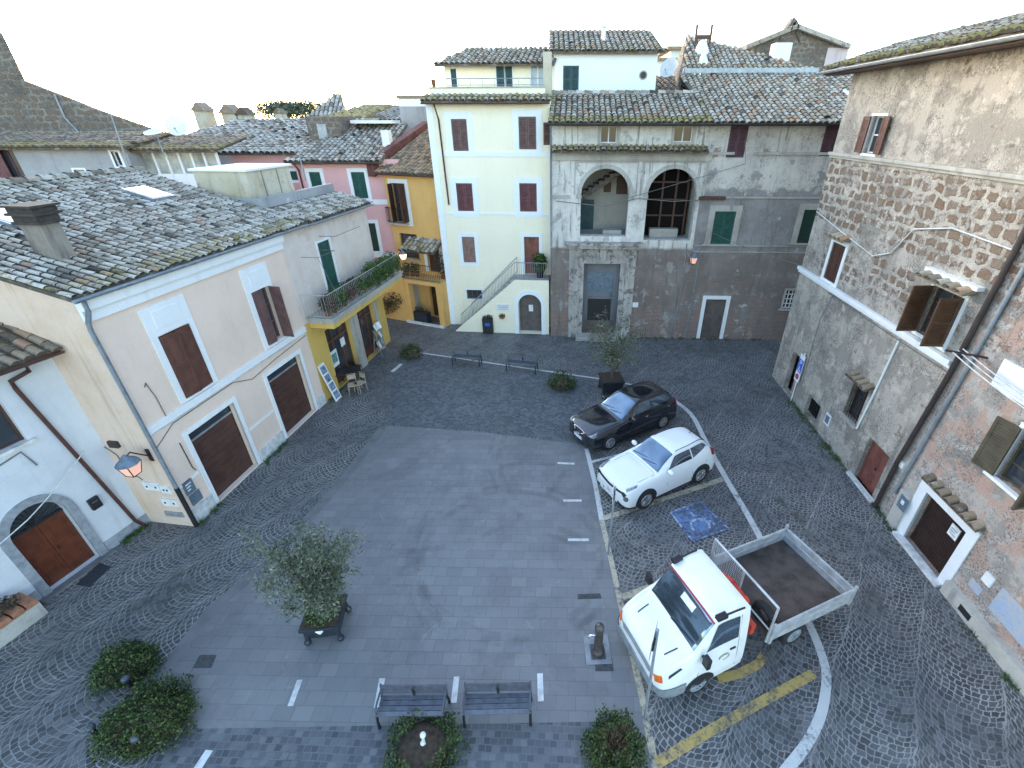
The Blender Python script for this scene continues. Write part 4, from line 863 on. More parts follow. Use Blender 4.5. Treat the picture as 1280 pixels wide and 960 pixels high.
oh.window(orc((491, 229), (507, 229), (511, 277), (495, 277)), 'sh_dark', (80, 80), 'white_trim', .22, frame='sh_dark')
oh.window(orc((499, 292), (518, 292), (527, 323), (504, 323)), None, frame='sh_dark', grid=(3, 1), sill='travertine')
oh.door(orc((533, 306), (548, 306), (552, 340), (536, 340)), 'sh_dark', 'white_trim', .22, handle=True)
oh.door((OWL.pick(537, 364)[0], OWL.pick(557, 392)[0], 0.02, 2.1), 'sh_dark', None, leafs=1)
oh.wall(rectpoly(ul, ur, 0, ze), M['orange'], 6)
u0, z0 = OWL.pick(488, 277); u1 = OWL.pick(512, 277)[0]
lb = oh.slabs('window_balcony', [(u0, u1, -.32, 0, z0 - .08, z0)], M['travertine']); railing(MB(), [(u0 + .03, 0, z0), (u0 + .03, -.3, z0), (u1 - .03, -.3, z0), (u1 - .03, 0, z0)], .85, .1, .011).build('railing', M['iron'], lb)
tileroof(oh.root, [(ul - .2, -.45, ze - .05), (ur, -.45, ze - .05), (ur, 5.2, ze + 2.0), (ul - .2, 5.2, ze + 2.0)], M['tile_brown'], .27, .4, rr=.115, moss=.5)
oh.gutter(ul - .2, ur, -.5, ze - .12, M['brown_pipe'], .06)
fw_ = MB(); fw_.box(ul - .75, ul - .25, -.35, 5.4, ze - .3, ze + .55); fw_.v = [(x, y, z + max(0, y) * .35) for x, y, z in fw_.v]; fw_.build('party_wall', simple('red_brown_wall', (.13, .05, .045), .9, 0, .5, 3), oh.root)
# canopy, landing, stair
u0, z0 = OWL.pick(512, 302); u1 = OWL.pick(553, 297)[0]
can = MB(); cp_ = tileroof(oh.root, [(u0, -1.05, z0 - .25), (u1, -1.05, z0 - .25), (u1, 0, z0 + .25), (u0, 0, z0 + .25)], M['tile_grey'], .3, .4, name='canopy', rr=.125)
uT0 = OWL.pick(522, 350)[0]; uT1 = ur - .25; zT = OWL.pick(545, 348)[1] + .05; zT = 2.75
ld = oh.slabs('landing', [(uT0, uT1, -1.35, 0, zT - .22, zT), (uT1 - .35, uT1, -1.33, -.02, 0, zT - .221), (uT0 - .02, uT0 + .3, -1.33, -.9, 0, zT - .221)], M['orange'])
railing(MB(), [(uT0, -1.3, zT), (uT1, -1.3, zT)], .95, .12, .01).build('railing', M['iron'], ld)
st = MB(); ns = 13; uB = uT0 - 2.4
for i in range(ns): a = uB + (uT0 - uB) * i / ns; st.box(a, a + (uT0 - uB) / ns, -1.1, -.05, 0, zT * (i + 1) / ns)
st.build('steps', M['travertine'], oh.root)
pp = MB(); pp.prism([(uB - .1, -1.36, 0), (uT0, -1.36, 0), (uT0, -1.36, zT + .1), (uB - .1, -1.36, .95)], (0, .24, 0)); pp.build('stair_wall', M['orange'], oh.root)
oh.slabs('kerb', [(uT0 - .1, uT1, -1.5, -1.36, 0, .14)], M['marble'])
st2 = oh.slabs('entrance_steps', [(uB - 2.4, uB - .5, -2.4, -1.4, 0, .17), (uB - 2.4, uB - .5, -2.0, -1.0, .171, .34), (uB - 2.4, uB - .5, -1.6, -.6, .341, .51)], M['travertine'])
for i in range(9):
    a = uB + .35 + i * .32; z = zT * max(0, (a - uB)) / (uT0 - uB) if a < uT0 else zT
    potted(OWL.world(a, -.75 if a < uT0 else -.6, z + .16 if a < uT0 else z), .14, .25, 150, 'dark leafy pot along the stair and landing of the orange house', 'dried' if i % 2 else 'plant', size=.11, plume=.36, group='pots on the orange house stair', flower='flowers' if i in (6, 8) else None)
potted(OWL.world(uT1 - .35, -.35, zT), .2, .35, 520, 'tall dark climbing plant at the right end of the orange house landing', 'dried', size=.12, plume=.75)
cb_ = plant_ball((0, 0, 0), (1.25, .14, .6), 900, .11); rr_ = empty('climbing_plant', OWL.world(uB + 1.15, -1.46, 1.05), OWL.ang, 'dark creeper hanging over the slanting stair wall of the orange house', 'climbing plant'); cb_.build('foliage', M['dried'], rr_, rot=(0, rad(-34), 0))
po = MB(); 
for k, s_ in ((0, .3), (.62, .24)): po.lathe((k, 0, 0), [(s_ * .7, 0), (s_, .5), (s_ * 1.05, .55), (0, .5)], 12)
tr_ = empty('stone_trough', OWL.world(uT0 + .75, -1.05, 0), OWL.ang, 'dark planting trough under the landing of the orange house', 'trough'); mb = MB(); mb.box(-.75, .55, -.2, .2, 0, .7); mb.build('box', M['planter'], tr_); plant_ball((-.1, 0, .8), (.6, .2, .18), 260, .09).build('foliage', M['dried'], tr_)
# pale yellow house
YF = Wall(G(567, 414), G(688, 418) - G(567, 414)); yh = House('yellow_house', YF.back(1.1), 'tall pale yellow house with brown shutters and an outside stair over an arched door'); YW = yh.W
def yr(*p): return YW.rect(*p)
for i, (rc, m) in enumerate(((((563.5, 149), (583, 148.5), (586, 188.5), (567, 189)), 'sh_mauve'), (((648, 146), (670, 145.5), (670.5, 186.5), (649, 187)), 'sh_mauve'), (((570, 229), (590, 229), (592.5, 263.5), (572.5, 264)), 'sh_red'), (((649, 229), (671, 229), (671, 264.5), (650, 264.5)), 'sh_red'), (((577, 296), (593, 296), (595, 328), (580, 328)), 'sh_faded'))):
    yh.window(yr(*rc), m, 'closed', 'clean_white', .3 if i < 4 else .22, sp=.02)
zl = YW.pick(660, 345)[1]; u0, u1, z0, z1 = yr((655, 296), (674, 296), (674, 343), (656, 343)); zl = z0
yh.door((u0, u1, z0, z1), 'door_red', 'clean_white', .2); u0, z1 = YW.pick(583, 362); u1, z0 = YW.pick(603, 374)
yh.window((u0, u1, z0, z1), None, frame='sh_olive', surr='clean_white', sw=.08, grid=(3, 1))
zc = YW.pick(610, 126)[1]; zb = YW.pick(610, 267)[1]; zb2 = YW.pick(610, 193)[1]
UW = 5.75; UL = -.42
yh.wall(rectpoly(UL, UW, 0, zc), M['cream'], 9)
yh.slabs('string_course', [(UL, UW, -.035, 0, zb2 - .1, zb2 + .1), (UL, UW, -.03, 0, zb - .05, zb + .04), (UL - .03, UL + .3, -.04, 0, 0, zc - .1)], M['clean_white'])
tileroof(yh.root, [(UL - .12, -.42, zc - .02), (UW, -.42, zc - .02), (UW, .5, zc + .3), (UL - .12, .5, zc + .3)], M['tile_warm'], .28, .4, rr=.115)
yh.gutter(UL - .12, UW, -.46, zc - .1, M['brown_pipe'], .05); yh.pipe([(.1, -.44, zc - .15), (.15, -.08, zc - .8), (.22, -.08, 7.0)], .045, M['brown_pipe'])
zp = YW.back(.5).pick(600, 110)[1]
yh.slabs('terrace_parapet', [(UL + .05, UW - .3, .5, .7, zc, zp)], M['cream']); yh.slabs('coping', [(UL, UW - .28, .46, .74, zp + .001, zp + .06)], M['travertine'])
kb = 2.6; YB = YW.back(kb); za = YB.pick(600, 80)[1]; ua = YB.pick(556, 95)[0]; ub = UW
at_h = House.__new__(House); at_h.W = YB; at_h.root = yh.root; at_h.holes = []
def yb(*p): return YB.rect(*p)
aw = MB(); hl = []
for rc, m, nm in ((((563, 86), (572, 110)), 'sh_teal', 'closed'), (((620, 83), (641, 109)), 'sh_teal', 'open'), (((664, 82), (680, 108)), 'white_trim', 'glass')):
    u0, u1, z0, z1 = yb(*rc); hl.append(rectpoly(u0, u1, z0 - .3, z1)); g_ = MB(); g_.box(u0, u1, kb + .15, kb + .17, z0 - .3, z1); wo = g_.build('window', M['glass'] if nm != 'glass' else simple('sky_glass', (.4, .5, .62), .1), yh.root)
    f_ = MB(); f_.box(u0 - .08, u0, kb - .03, kb + .1, z0 - .3, z1 + .08); f_.box(u1, u1 + .08, kb - .03, kb + .1, z0 - .3, z1 + .08); f_.box((u0 + u1) / 2 - .04, (u0 + u1) / 2 + .04, kb + .08, kb + .14, z0 - .3, z1); f_.build('frame', M['white_trim'], wo)
    if nm != 'glass':
        lf = leaf_mesh((u1 - u0) * (.5 if nm == 'closed' else .42), z1 - z0 + .28); lf.build('shutter', M[m], wo, loc=(u0, kb - .02, z0 - .3), rot=(0, 0, 0)); mirror(lf).build('shutter', M[m], wo, loc=(u1, kb - .02, z0 - .3))
aw.holed(rectpoly(ua, ub, zc - .5, za), hl, kb, .2); aw.face([(ua, kb, zc - .5), (ua, kb, za), (ua, 9, za), (ua, 9, zc - .5)]); aw.build('attic_wall', M['cream'], yh.root)
tileroof(yh.root, [(ua - .35, kb - .5, za - .05), (ub + .05, kb - .5, za - .05), (ub + .05, 5.6, za + .95), (ua + .55, 5.6, za + .95)], M['tile_warm'], .28, .42, rr=.12, moss=.2)
rb = MB(); railing(rb, [(ua, .62, zp + .05), (ub - .4, .62, zp + .05)], .35, .6, .01); rb.build('railing', M['grey_pipe'], yh.root)
c = yh.L(YW.world(UL + .25, .8, 0)); potted(YW.world(UL + .3, .6, zp + .06), .12, .3, 40, 'terracotta pot on the corner of the yellow house terrace', 'dried', plume=.15); 
c = YB.pick(683, 75)[0]; sc_ = MB(); sc_.box(UW - .45, UW - .05, 1.2, 1.6, zc, za + .35); sc_.build('chimney', M['hut'], yh.root)
# stair in front
STZ = zl; f0 = 0.0; 
ua1 = YF.pick(643, 375)[0]; fr = 1.1
su0 = YF.pick(577, 414)[0]; su1 = YF.pick(644, 360)[0]; arch = (YF.pick(649, 412)[0], YF.pick(677, 412)[0]); arz = YF.pick(663, 368)[1]
R_ = (arch[1] - arch[0]) / 2
sw_ = MB(); outer = [(su0 - .35, 0), (UW + .0, 0), (UW + .0, STZ), (su1, STZ), (su0 - .35, .05)]
sw_.holed(outer, [archpoly(arch[0], arch[1], .02, arz - R_)], -1.1, .5); so = sw_.build('stair_wall', M['cream'], yh.root)
steps = MB(); ns = 14
for i in range(ns): a = su0 + (su1 - su0) * i / ns; steps.box(a, a + (su1 - su0) / ns + .002, -1.095, -.002, STZ * i / ns * .98, STZ * (i + 1) / ns - .02)
steps.box(su1, UW, -1.098, -.002, STZ - .3, STZ); steps.build('steps', M['travertine'], yh.root)
ad = MB(); n_ = 9
for i in range(n_): a = arch[0] + (arch[1] - arch[0]) * i / n_; ad.box(a + .004, a + (arch[1] - arch[0]) / n_ - .004, -.66, -.6, .02, arz - .02, r=.5)
do_ = ad.build('arched_door', M['door_grey'], yh.root); nt = MB(); nt.box(arch[0] + .55, arch[0] + .8, -.69, -.665, 1.25, 1.65); nt.build('notice', M['sign_white'], do_)
sb = MB(); cx = (arch[0] + arch[1]) / 2
for k in range(-1, 15):
    def ap2(k, e):
        if k < 0: return (arch[0] - e, 0)
        if k > 14: return (arch[1] + e, 0)
        return (cx - (R_ + e) * math.cos(math.pi * k / 14), arz - R_ + (R_ + e) * math.sin(math.pi * k / 14))
    a, b, c, d = ap2(k, 0), ap2(k + 1, 0), ap2(k + 1, .24), ap2(k, .24); sb.prism([(a[0], -1.14, a[1]), (b[0], -1.14, b[1]), (c[0], -1.14, c[1]), (d[0], -1.14, d[1])], (0, .06, 0))
sb.build('surround', M['clean_white'], do_)
railing(MB(), [(su0 + .05, -1.05, .1), (su1, -1.05, STZ), (UW - .05, -1.05, STZ)], .95, .12, .011).build('railing', M['grey_pipe'], yh.root); railing(MB(), [(su0 + .5, -.1, .5), (su1, -.1, STZ + .1)], .9, 3, .011).build('handrail', M['grey_pipe'], yh.root)
plq = MB(); u0, z0 = YF.pick(621, 388); u1, z1 = YF.pick(636, 380); plq.box(u0, u1, -1.13, -1.1, z0, z1); plq.build('plaque', M['white_box'], yh.root); 
for k in range(3):
    l_ = MB(); l_.box(u0 + .06, u1 - .06, -1.136, -1.13, z0 + .08 + k * .1, z0 + .11 + k * .1)
    l_.build('lettering', M['grey_paint'], yh.root)
u0, z0 = YF.pick(628, 394); hb_ = empty('hanging_planter', YF.world(u0, -.12, z0 - .1), YF.ang, 'small bowl of green plants fixed under the plaque on the yellow stair wall', 'planter'); mb = MB(); mb.lathe((0, 0, 0), [(0, -.1), (.12, -.06), (.18, .06), (.16, .06), (0, .04)], 12); mb.build('bowl', M['terracotta'], hb_); plant_ball((0, 0, .12), (.2, .12, .12), 160, .07).build('foliage', M['plant'], hb_)
r = empty('litter_bin', G(611, 416), YF.ang, 'black bin with plants on top standing at the yellow stair wall', 'bin'); mb = MB(); mb.box(-.3, .3, -.2, .2, .06, .95); mb.build('body', M['black'], r); mb = MB(); mb.box(-.14, .14, -.212, -.2, .5, .7); mb.build('sticker', M['sign_blue'], r); plant_ball((0, 0, 1.0), (.3, .2, .16), 260, .09).build('foliage', M['dried'], r)
potted(YW.world(UW - .55, -.55, STZ), .26, .45, 620, 'bushy green palm like plant at the red door of the yellow house', 'plant', 'planter', .22, .55)
potted(G(579, 397), .25, .75, 140, 'dark tall pot at the foot of the yellow house stair', 'dried', 'planter', .09, .2); potted(G(566, 402), .32, .4, 60, 'round terracotta pot between the orange and yellow houses', 'dried', 'terracotta', .09, .1)
# ------------------------------------------------------------------ loggia house and palazzo
LF = Wall(G(690, 420), G(960, 425) - G(690, 420)); lg = House('loggia_house', LF, 'weathered white loggia house with two tall arches above a carved stone doorway')
def lr(*p): return LF.rect(*p)
UMID = LF.pick(882, 200)[0]; ZE = 10.85
a1 = (1.46, 3.86, 5.72, 7.74); a2 = (4.78, 7.2, 5.55, 7.74)
for a in (a1, a2): lg.holes.append(archpoly(*a))
u0, u1, z0, z1 = lr((729, 329), (773, 329), (772, 411), (728, 411)); lg.holes.append(rectpoly(u0, u1, .28, z1)); dq = (u0, u1, .28, z1)
for rc in (((751, 155), (771, 179)), ((844, 154), (865, 178))):
    a = lr(*rc); lg.window((a[0], a[1], a[2], a[3] - .02), None, 'closed', 'travertine', .12, frame='white_trim', rec=.16, grid=(2, 1))
lg.wall(rectpoly(-.08, UMID, 0, ZE), M['loggia'], 3.6, reveal=.5)
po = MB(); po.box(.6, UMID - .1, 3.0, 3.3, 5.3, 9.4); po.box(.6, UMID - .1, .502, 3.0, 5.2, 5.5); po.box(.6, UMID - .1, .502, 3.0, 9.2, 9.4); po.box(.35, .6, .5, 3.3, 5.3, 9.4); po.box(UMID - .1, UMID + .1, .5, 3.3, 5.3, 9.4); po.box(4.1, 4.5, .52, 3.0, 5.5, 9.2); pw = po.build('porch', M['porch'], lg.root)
dm = MB(); dm.box(1.5, 2.25, 2.95, 3.0, 5.5, 7.1); dm.build('porch_door', M['sh_teal'], pw); dm = MB(); dm.box(2.75, 3.15, 2.94, 3.0, 7.5, 8.2); dm.box(3.45, 4.05, 2.94, 3.0, 7.4, 8.4); dm.build('porch_window', M['sh_dark'], pw)
for k in range(9): pass
sx = MB()
for k in range(9): sx.box(1.6 + k * .27, 1.95 + k * .27, 1.7, 2.6, 7.55 + k * .17, 7.72 + k * .17)
sx.prism([(1.5, 1.6, 7.2), (4.1, 1.6, 8.9), (4.1, 1.6, 9.15), (1.5, 1.6, 7.5)], (0, .12, 0)); sx.build('porch_stair', M['stone_far'], pw)
pf = MB()
for x in (4.95, 5.75, 6.45, 7.05): pf.box(x - .05, x + .05, 1.4, 1.5, 5.5, 9.0)
for z in (6.55, 7.35, 8.2): pf.box(4.9, 7.1, 1.405, 1.49, z - .04, z + .04)
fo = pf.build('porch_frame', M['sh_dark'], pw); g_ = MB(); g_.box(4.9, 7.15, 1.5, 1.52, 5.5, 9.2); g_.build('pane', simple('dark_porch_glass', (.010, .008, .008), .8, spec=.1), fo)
pb = MB(); pb.box(5.2, 6.7, .9, 1.3, 5.5, 5.95); pb.build('porch_bench', M['porch'], pw); pb = MB(); pb.box(2.7, 3.7, .9, 1.4, 5.5, 5.85); pb.build('porch_bench', M['porch'], pw)
ar = MB()
for (c0, c1, zb_, zs) in (a1, a2):
    cx = (c0 + c1) / 2; R_ = (c1 - c0) / 2
    for k in range(14):
        P = [(cx - (R_ + e) * math.cos(math.pi * kk / 14), -.06, zs + (R_ + e) * math.sin(math.pi * kk / 14)) for kk, e in ((k, 0.01), (k + 1, .01), (k + 1, .2), (k, .2))]; ar.prism(P, (0, .06, 0))
    ar.box(c0 - .24, c0 + .02, -.09, .1, zs - .18, zs - .001); ar.box(c1 - .02, c1 + .24, -.09, .1, zs - .18, zs - .001)
    ar.box(c0 - .3, c1 + .3, -.05, 0, zs + R_ + .26, zs + R_ + .34); ar.box(c0 - .36, c0 - .3, -.05, 0, zs, zs + R_ + .34); ar.box(c1 + .3, c1 + .36, -.05, 0, zs, zs + R_ + .34)
ar.build('arch_moulding', M['travertine'], lg.root)
lg.slabs('cornice', [(.05, UMID - .05, -.22, 0, 9.55, 9.72), (.05, UMID - .05, -.12, 0, 9.30, 9.549), (.1, UMID, -.1, 0, 7.55, 7.70) if False else (.0, .9, -.06, 0, 7.56, 7.72)], M['travertine'])
tileroof(lg.root, [(.02, -.55, 9.73), (UMID - .02, -.55, 9.73), (UMID - .02, 0, 9.93), (.02, 0, 9.93)], M['tile_warm'], .26, .3, rr=.11, name='cornice_tiles')
db = MB(); u0, u1, z0, z1 = dq
for e0, e1, y_ in ((0, .28, -.1), (.28, .5, -.2), (.5, .8, -.12)):
    db.box(u0 - e1, u0 - e0, y_, .02 if e0 == 0 else 0, .0, z1 + .3); db.box(u1 + e0, u1 + e1, y_, .02 if e0 == 0 else 0, .0, z1 + .3)
db.box(u0, u1, -.099, .02, z1, z1 + .3); db.box(u0 - .8, u1 + .8, -.14, 0, z1 + .301, z1 + .85); db.box(u0 - .95, u1 + .95, -.42, 0, z1 + .851, z1 + 1.02); db.box(u0 - 1.05, u1 + 1.05, -.52, 0, z1 + 1.021, z1 + 1.14); db.box((u0 + u1) / 2 - .16, (u0 + u1) / 2 + .16, -.24, 0, z1 + .12, z1 + .85)
M['doorstone'] = plaster('weathered_door_stone', (.50, .465, .43), (.26, .24, .22), .9, .6, (.08, .075, .07), lay=[(2.6, None, .54, .57, .8, (.12, .11, .10)), (5, V_, .56, .66, .8, (.05, .047, .044)), (3, None, .60, .63, .6, (.55, .53, .5))])
do_ = db.build('doorway', M['doorstone'], lg.root)
dl = MB(); dl.box(u0, u1, .4, .46, .28, z1); dl.box(u0, u0 + .12, .34, .4, .28, z1); dl.box(u1 - .12, u1, .34, .4, .28, z1); dl.box(u0 + .12, u1 - .12, .34, .4, 2.2, 2.32)
dl.build('door_leaf', plaster('old_grey_door', (.19, .20, .22), (.11, .115, .125), .9, .6, (.05, .05, .055)), do_); dk = MB(); dk.box(u0 + .3, u1 - .35, .36, .396, .9, 2.3); dk.build('dark_opening', M['black'], do_)
for k in range(3):
    gb_ = MB(); gb_.box(u0 + .2 + .5 * k, u0 + .62 + .5 * k, .38, .398, 2.6, 3.7); gb_.build('door_light', M['blue_grey'], do_)
dk = MB(); dk.box(u0 + .14, u1 - .14, .37, .397, .3, .88); dk.build('door_panel', M['door_grey'], do_)
lg.slabs('doorstep', [(u0 - .35, u1 + .15, -.75, 0, 0, .27)], M['travertine'], bevel=.06)
nt = MB(); nu, nz = LF.pick(794, 381); nt.box(nu - .16, nu + .16, -.02, 0, nz - .14, nz + .14); nt.build('notice', M['sign_white'], lg.root)
tileroof(lg.root, [(-.15, -.62, ZE + .02), (UMID + .05, -.62, ZE + .02), (UMID + .05, 3.4, ZE + 1.3), (-.15, 3.4, ZE + 1.3)], M['tile_warm'], .27, .36, rr=.115, moss=1.25)
rb = MB(); ridge_row(rb, (-.15, 3.4, ZE + 1.33), (UMID, 3.4, ZE + 1.33), .15); rb.build('ridge_tiles', M['tile_grey'], lg.root)
sh_ = leaf_mesh(.55, .95); sh_.build('side_shutter', M['sh_dark'], lg.root, loc=(-.42, .15, 9.95)); lg.gutter(-.15, UMID + .05, -.68, ZE - .02, M['iron'], .06); 
lg.pipe([(-.03, -.66, ZE - .05), (-.05, -.12, ZE - .6), (-.04, -.1, 5.2)], .05, M['zinc'])
for u in (7.05, 7.75): lg.pipe([(u, -.04, 5.4), (u + .05, -.04, 3.6), (u - .05, -.04, .1)], .03, M['grey_pipe'], 'conduit', 6)
lg.pipe([(.2, -.06, 7.45), (2.6, -.3, 7.25), (4.3, -.07, 7.6), (6, -.3, 7.5), (7.4, -.06, 7.55)], .018, M['cable'], 'cable', 5)
bm_ = MB(); bm_.box(7.3, 8.6, -.16, 0, 7.55, 7.72); bm_.build('wall_beam', M['sh_dark'], lg.root)
nu, nz = LF.pick(866, 326); lantern(LF.world(nu - .1, -.02, nz + .25), LF.ang, 'wall lantern with a rosy glass on the loggia house wall, right of its arches', sc=1.0)
pz = House('palazzo', Wall(LF.world(UMID, 0, 0), LF.d), 'long weathered palazzo with green and purple shutters, right of the loggia arches'); PW = pz.W
def pq(*p): return PW.rect(*p)
pz.window(pq((893, 264), (919, 264), (914, 305), (888, 305)), 'sh_green', 'closed', 'travertine', .28, sill='travertine', sp=.06); pz.window(pq((1004, 262), (1030, 262), (1024, 304), (996, 304)), 'sh_dkgreen', 'closed', 'travertine', .28, sill='travertine', sp=.06)
pz.window(pq((913, 157), (936, 157), (930, 197), (908, 197)), 'sh_purple', 'closed', None); pz.window(pq((1033, 155), (1056, 155), (1046, 195), (1024, 195)), 'sh_purple', 'closed', None)
u0, u1, z0, z1 = pq((882, 374), (908, 374), (899, 424), (875, 424)); pz.door((u0, u1, .03, z1), 'door_grey', 'white_trim', .2, leafs=1, planks='panel')
u0, u1, z0, z1 = pq((983, 363), (1003, 363), (996, 386), (978, 386)); ow = pz.window((u0, u1, z0, z1), None, frame='white_trim', surr='travertine', sw=.12, sill='travertine', grid=(4, 4))
UP = 11.5
pz.wall(rectpoly(0.003, UP, 0, ZE), M['palazzo'], 9, reveal=.25)
zs_ = PW.pick(960, 305)[1]; zt_ = PW.pick(960, 247)[1]; zp_ = PW.pick(960, 190)[1]
pz.slabs('string_course', [(.1, UP, -.08, 0, zs_ - .12, zs_ - .085), (.1, UP, -.05, 0, zs_ - .45, zs_ - .4), (.3, UP, -.05, 0, zt_ - .04, zt_ + .04), (.0, 1.3, -.09, 0, zp_ - .12, zp_), (2.2, 6.0, -.09, 0, zp_ - .12, zp_)], M['travertine'])
zr = at(872, 92, 30.3); rdg = pz.L(zr)
t_ = math.tan(rad(22))
tileroof(pz.root, [(.05, -.6, ZE + .02), (UP, -.6, ZE + .02), (UP + .5, 6.2, ZE + 2.35), (-.55, 6.2, ZE + 2.35)], M['tile_warm'], .28, .38, rr=.12, moss=.5)
pz.gutter(.05, UP, -.66, ZE - .02, M['iron'], .06)
pz.slabs('ridge_flashing', [(-.3, 6.9, 6.05, 6.5, ZE + 2.40, ZE + 2.62)], M['zinc'])
mb = MB(); mb.prism([(7.0, 1.0, ZE + .75), (7.12, 1.0, ZE + .75), (7.12, 3, ZE + 1.4), (7.0, 3, ZE + 1.4)], (0, 0, .08)); mb.build('tile_joint', M['white_trim'], pz.root)
apx = pz.L(at(862, 45, 36)); e_ = pz.L(at(996, 82, 33.5))
tileroof(pz.root, [(-.3, 6.5, ZE + 2.5), (7.2, 6.5, ZE + 2.5), (apx.x, apx.y, apx.z), (apx.x - .2, apx.y, apx.z)], M['tile_warm'], .28, .4, rr=.12, moss=.8)
sd = MB(); sd.prism([(-.55, 6.2, 8), (-.55, 6.2, ZE + 2.4), (apx.x - .2, apx.y, apx.z), (apx.x - .2, apx.y + 3, apx.z - 1.3), (apx.x - .2, apx.y + 3, 8)], (.12, 0, 0)); sd.build('gable_wall', M['stone_far'], pz.root)
c = pz.L(at(877, 64, 33.5)); ch = MB(); ch.lathe((c.x, c.y, c.z - .5), [(.52, 0), (.5, .3), (.22, .95), (.08, 1.05), (0, 1.06)], 12); ch.build('chimney_cowl', M['clean_white'], pz.root)
c = pz.L(at(879, 45, 34.5)); ch = MB(); ch.box(c.x - .5, c.x - .38, -.08 + c.y, c.y + .08, c.z - .9, c.z + .55); ch.box(c.x + .38, c.x + .5, c.y - .08, c.y + .08, c.z - .9, c.z + .55); ch.box(c.x - .38, c.x + .38, c.y - .07, c.y + .07, c.z - .15, c.z + .05); ch.build('chimney_pot', M['sh_dark'], pz.root)
c = pz.L(at(880, 76, 31.8)); ch = MB(); ch.prism([(c.x - .5, c.y, c.z - .5), (c.x + .5, c.y, c.z - .5), (c.x, c.y, c.z + .4)], (0, .8, 0)); ch.build('dormer', M['clean_white'], pz.root)
# white upper storey behind the loggia roof
wt = House('white_upper_house', Wall((at(692, 100, 29.5).x, 29.5), (1, 0)), 'clean white upper house with one dark shuttered window behind the loggia roof'); WT = wt.W
wt.window(WT.rect((704, 82), (723, 116)), 'sh_teal', 'closed', None)
uw = WT.pick(825, 64)[0]; zt2 = WT.pick(760, 64)[1]; u_ = WT.pick(822, 118)[0]
wt.wall([(0, 6), (u_, 6), (uw - .1, zt2), (0, zt2)], M['clean_white'], 6)
zz = zt2; rt = wt.L(at(813, 38, 33.5))
tileroof(wt.root, [(-.25, -.35, zz - .04), (uw + .2, -.35, zz - .04), (rt.x, 4.0, rt.z), (-.15, 4.0, rt.z)], M['tile_warm'], .28, .4, rr=.12, moss=.9)
c, zc_ = WT.pick(804, 94); mb = MB(); mb.tube([(c, -.02, zc_), (c, .0, zc_)], .22, 14); mb.build('round_vent', M['travertine'], wt.root); mb = MB(); mb.tube([(c, -.03, zc_), (c, -.021, zc_)], .16, 14); mb.build('vent_opening', M['black'], wt.root)
c = wt.L(at(754, 52, 31)); mb = MB(); mb.tube([(c.x, c.y, c.z - .7), (c.x, c.y, c.z + .6)], .11, 8); mb.lathe((c.x, c.y, c.z + .62), [(.2, 0), (.02, .18)], 8); mb.build('flue', M['clean_white'], wt.root)
# ------------------------------------------------------------------ old stone house on the right
RW = Wall(G(965, 470), G(1280, 860) - G(965, 470)); rh = House('old_stone_house', RW, 'tall crumbling stone and plaster house along the right side of the square')
def rr4(*p): return RW.rect(*p)
US_ = 9.35; UN = 17.5; ZT = 12.75
u0, u1, z0, z1 = rr4((1092, 144), (1109, 145), (1094, 194), (1081, 193)); u0, u1 = 2.02, 2.78
rh.window((u0, u1, 10.0, 11.12), 'sh_brown', (176, 176), 'white_trim', .07, frame='white_trim', rec=.15)
a = rr4((1046, 301), (1064, 304), (1048, 357), (1034, 354)); sw1 = (1.9, 2.8, 5.55, 6.95); rh.window(sw1, 'sh_dark', 'closed', 'white_trim', .16, frame='sh_dark')
hood(rh, 1.75, 2.95, 7.12, 4)
sw2 = (7.45, 8.6, 5.62, 7.0); rh.window(sw2, 'sh_oak', (88, 88), 'white_trim', .1, frame='sh_oak', grid=(2, 3)); hood(rh, 7.15, 8.9, 7.15, 5, d=.42)
sb = MB(); sb.box(7.1, 9.0, -.2, 0, 7.32, 7.42); sb.build('hood_mortar', M['white_trim'], rh.root)
rh.window((5.72, 6.6, 1.62, 3.02), None, frame='sh_dark', rec=.25, grid=(2, 2), sill='travertine'); hood(rh, 5.6, 6.8, 3.12, 4, 'tile_brown')
gr_ = MB()
for k in range(7): gr_.tube([(5.72 + .88 * k / 6, .06, 1.62), (5.72 + .88 * k / 6, .06, 3.02)], .012, 5)
for z in (2.0, 2.6): gr_.tube([(5.72, .06, z), (6.6, .06, z)], .012, 5)
gr_.build('window_grille', M['iron'], rh.root)
rh.door((7.42, 8.5, .0, 1.74), 'door_red', None, leafs=2, rec=.15)
rh.door((1.28, 2.0, .1, 2.0), 'sh_dark', None, leafs=1, rec=.35)
rh.holes.append(rectpoly(3.4, 4.4, .2, 1.0)); gd = MB(); gd.box(3.4, 4.4, .22, .24, .2, 1.0)
for k in range(9): gd.box(3.4 + k * .12, 3.43 + k * .12, .17, .2, .2, 1.0)
gd.build('cellar_grille', M['iron'], rh.root)
rh.wall(rectpoly(0, US_, 0, ZT), M['rw_upper'], 9)
rh.holes = []
rh.door((10.2, 11.68, .03, 1.86), 'sh_dark', 'white_trim', .3, .2, leafs=2, handle=False)
gm = MB()
for k in range(18):
    a = 10.2 + 1.48 * k / 17; gm.tube([(a, .17, .05), (min(11.68, a + .3), .17, 1.84)], .008, 4, cap=False); gm.tube([(a, .168, 1.84), (min(11.68, a + .3), .168, .05)], .008, 4, cap=False)
gm.build('gate_lattice', M['iron'], rh.root)
nt = MB(); nt.box(11.12, 11.42, .13, .155, 1.25, 1.62); no = nt.build('notice', M['sign_white'], rh.root)
for k in range(3):
    nt = MB(); nt.box(11.17, 11.37 - .04 * (k % 2), .126, .13, 1.33 + k * .08, 1.36 + k * .08); nt.build('lettering', M['grey_paint'], no)
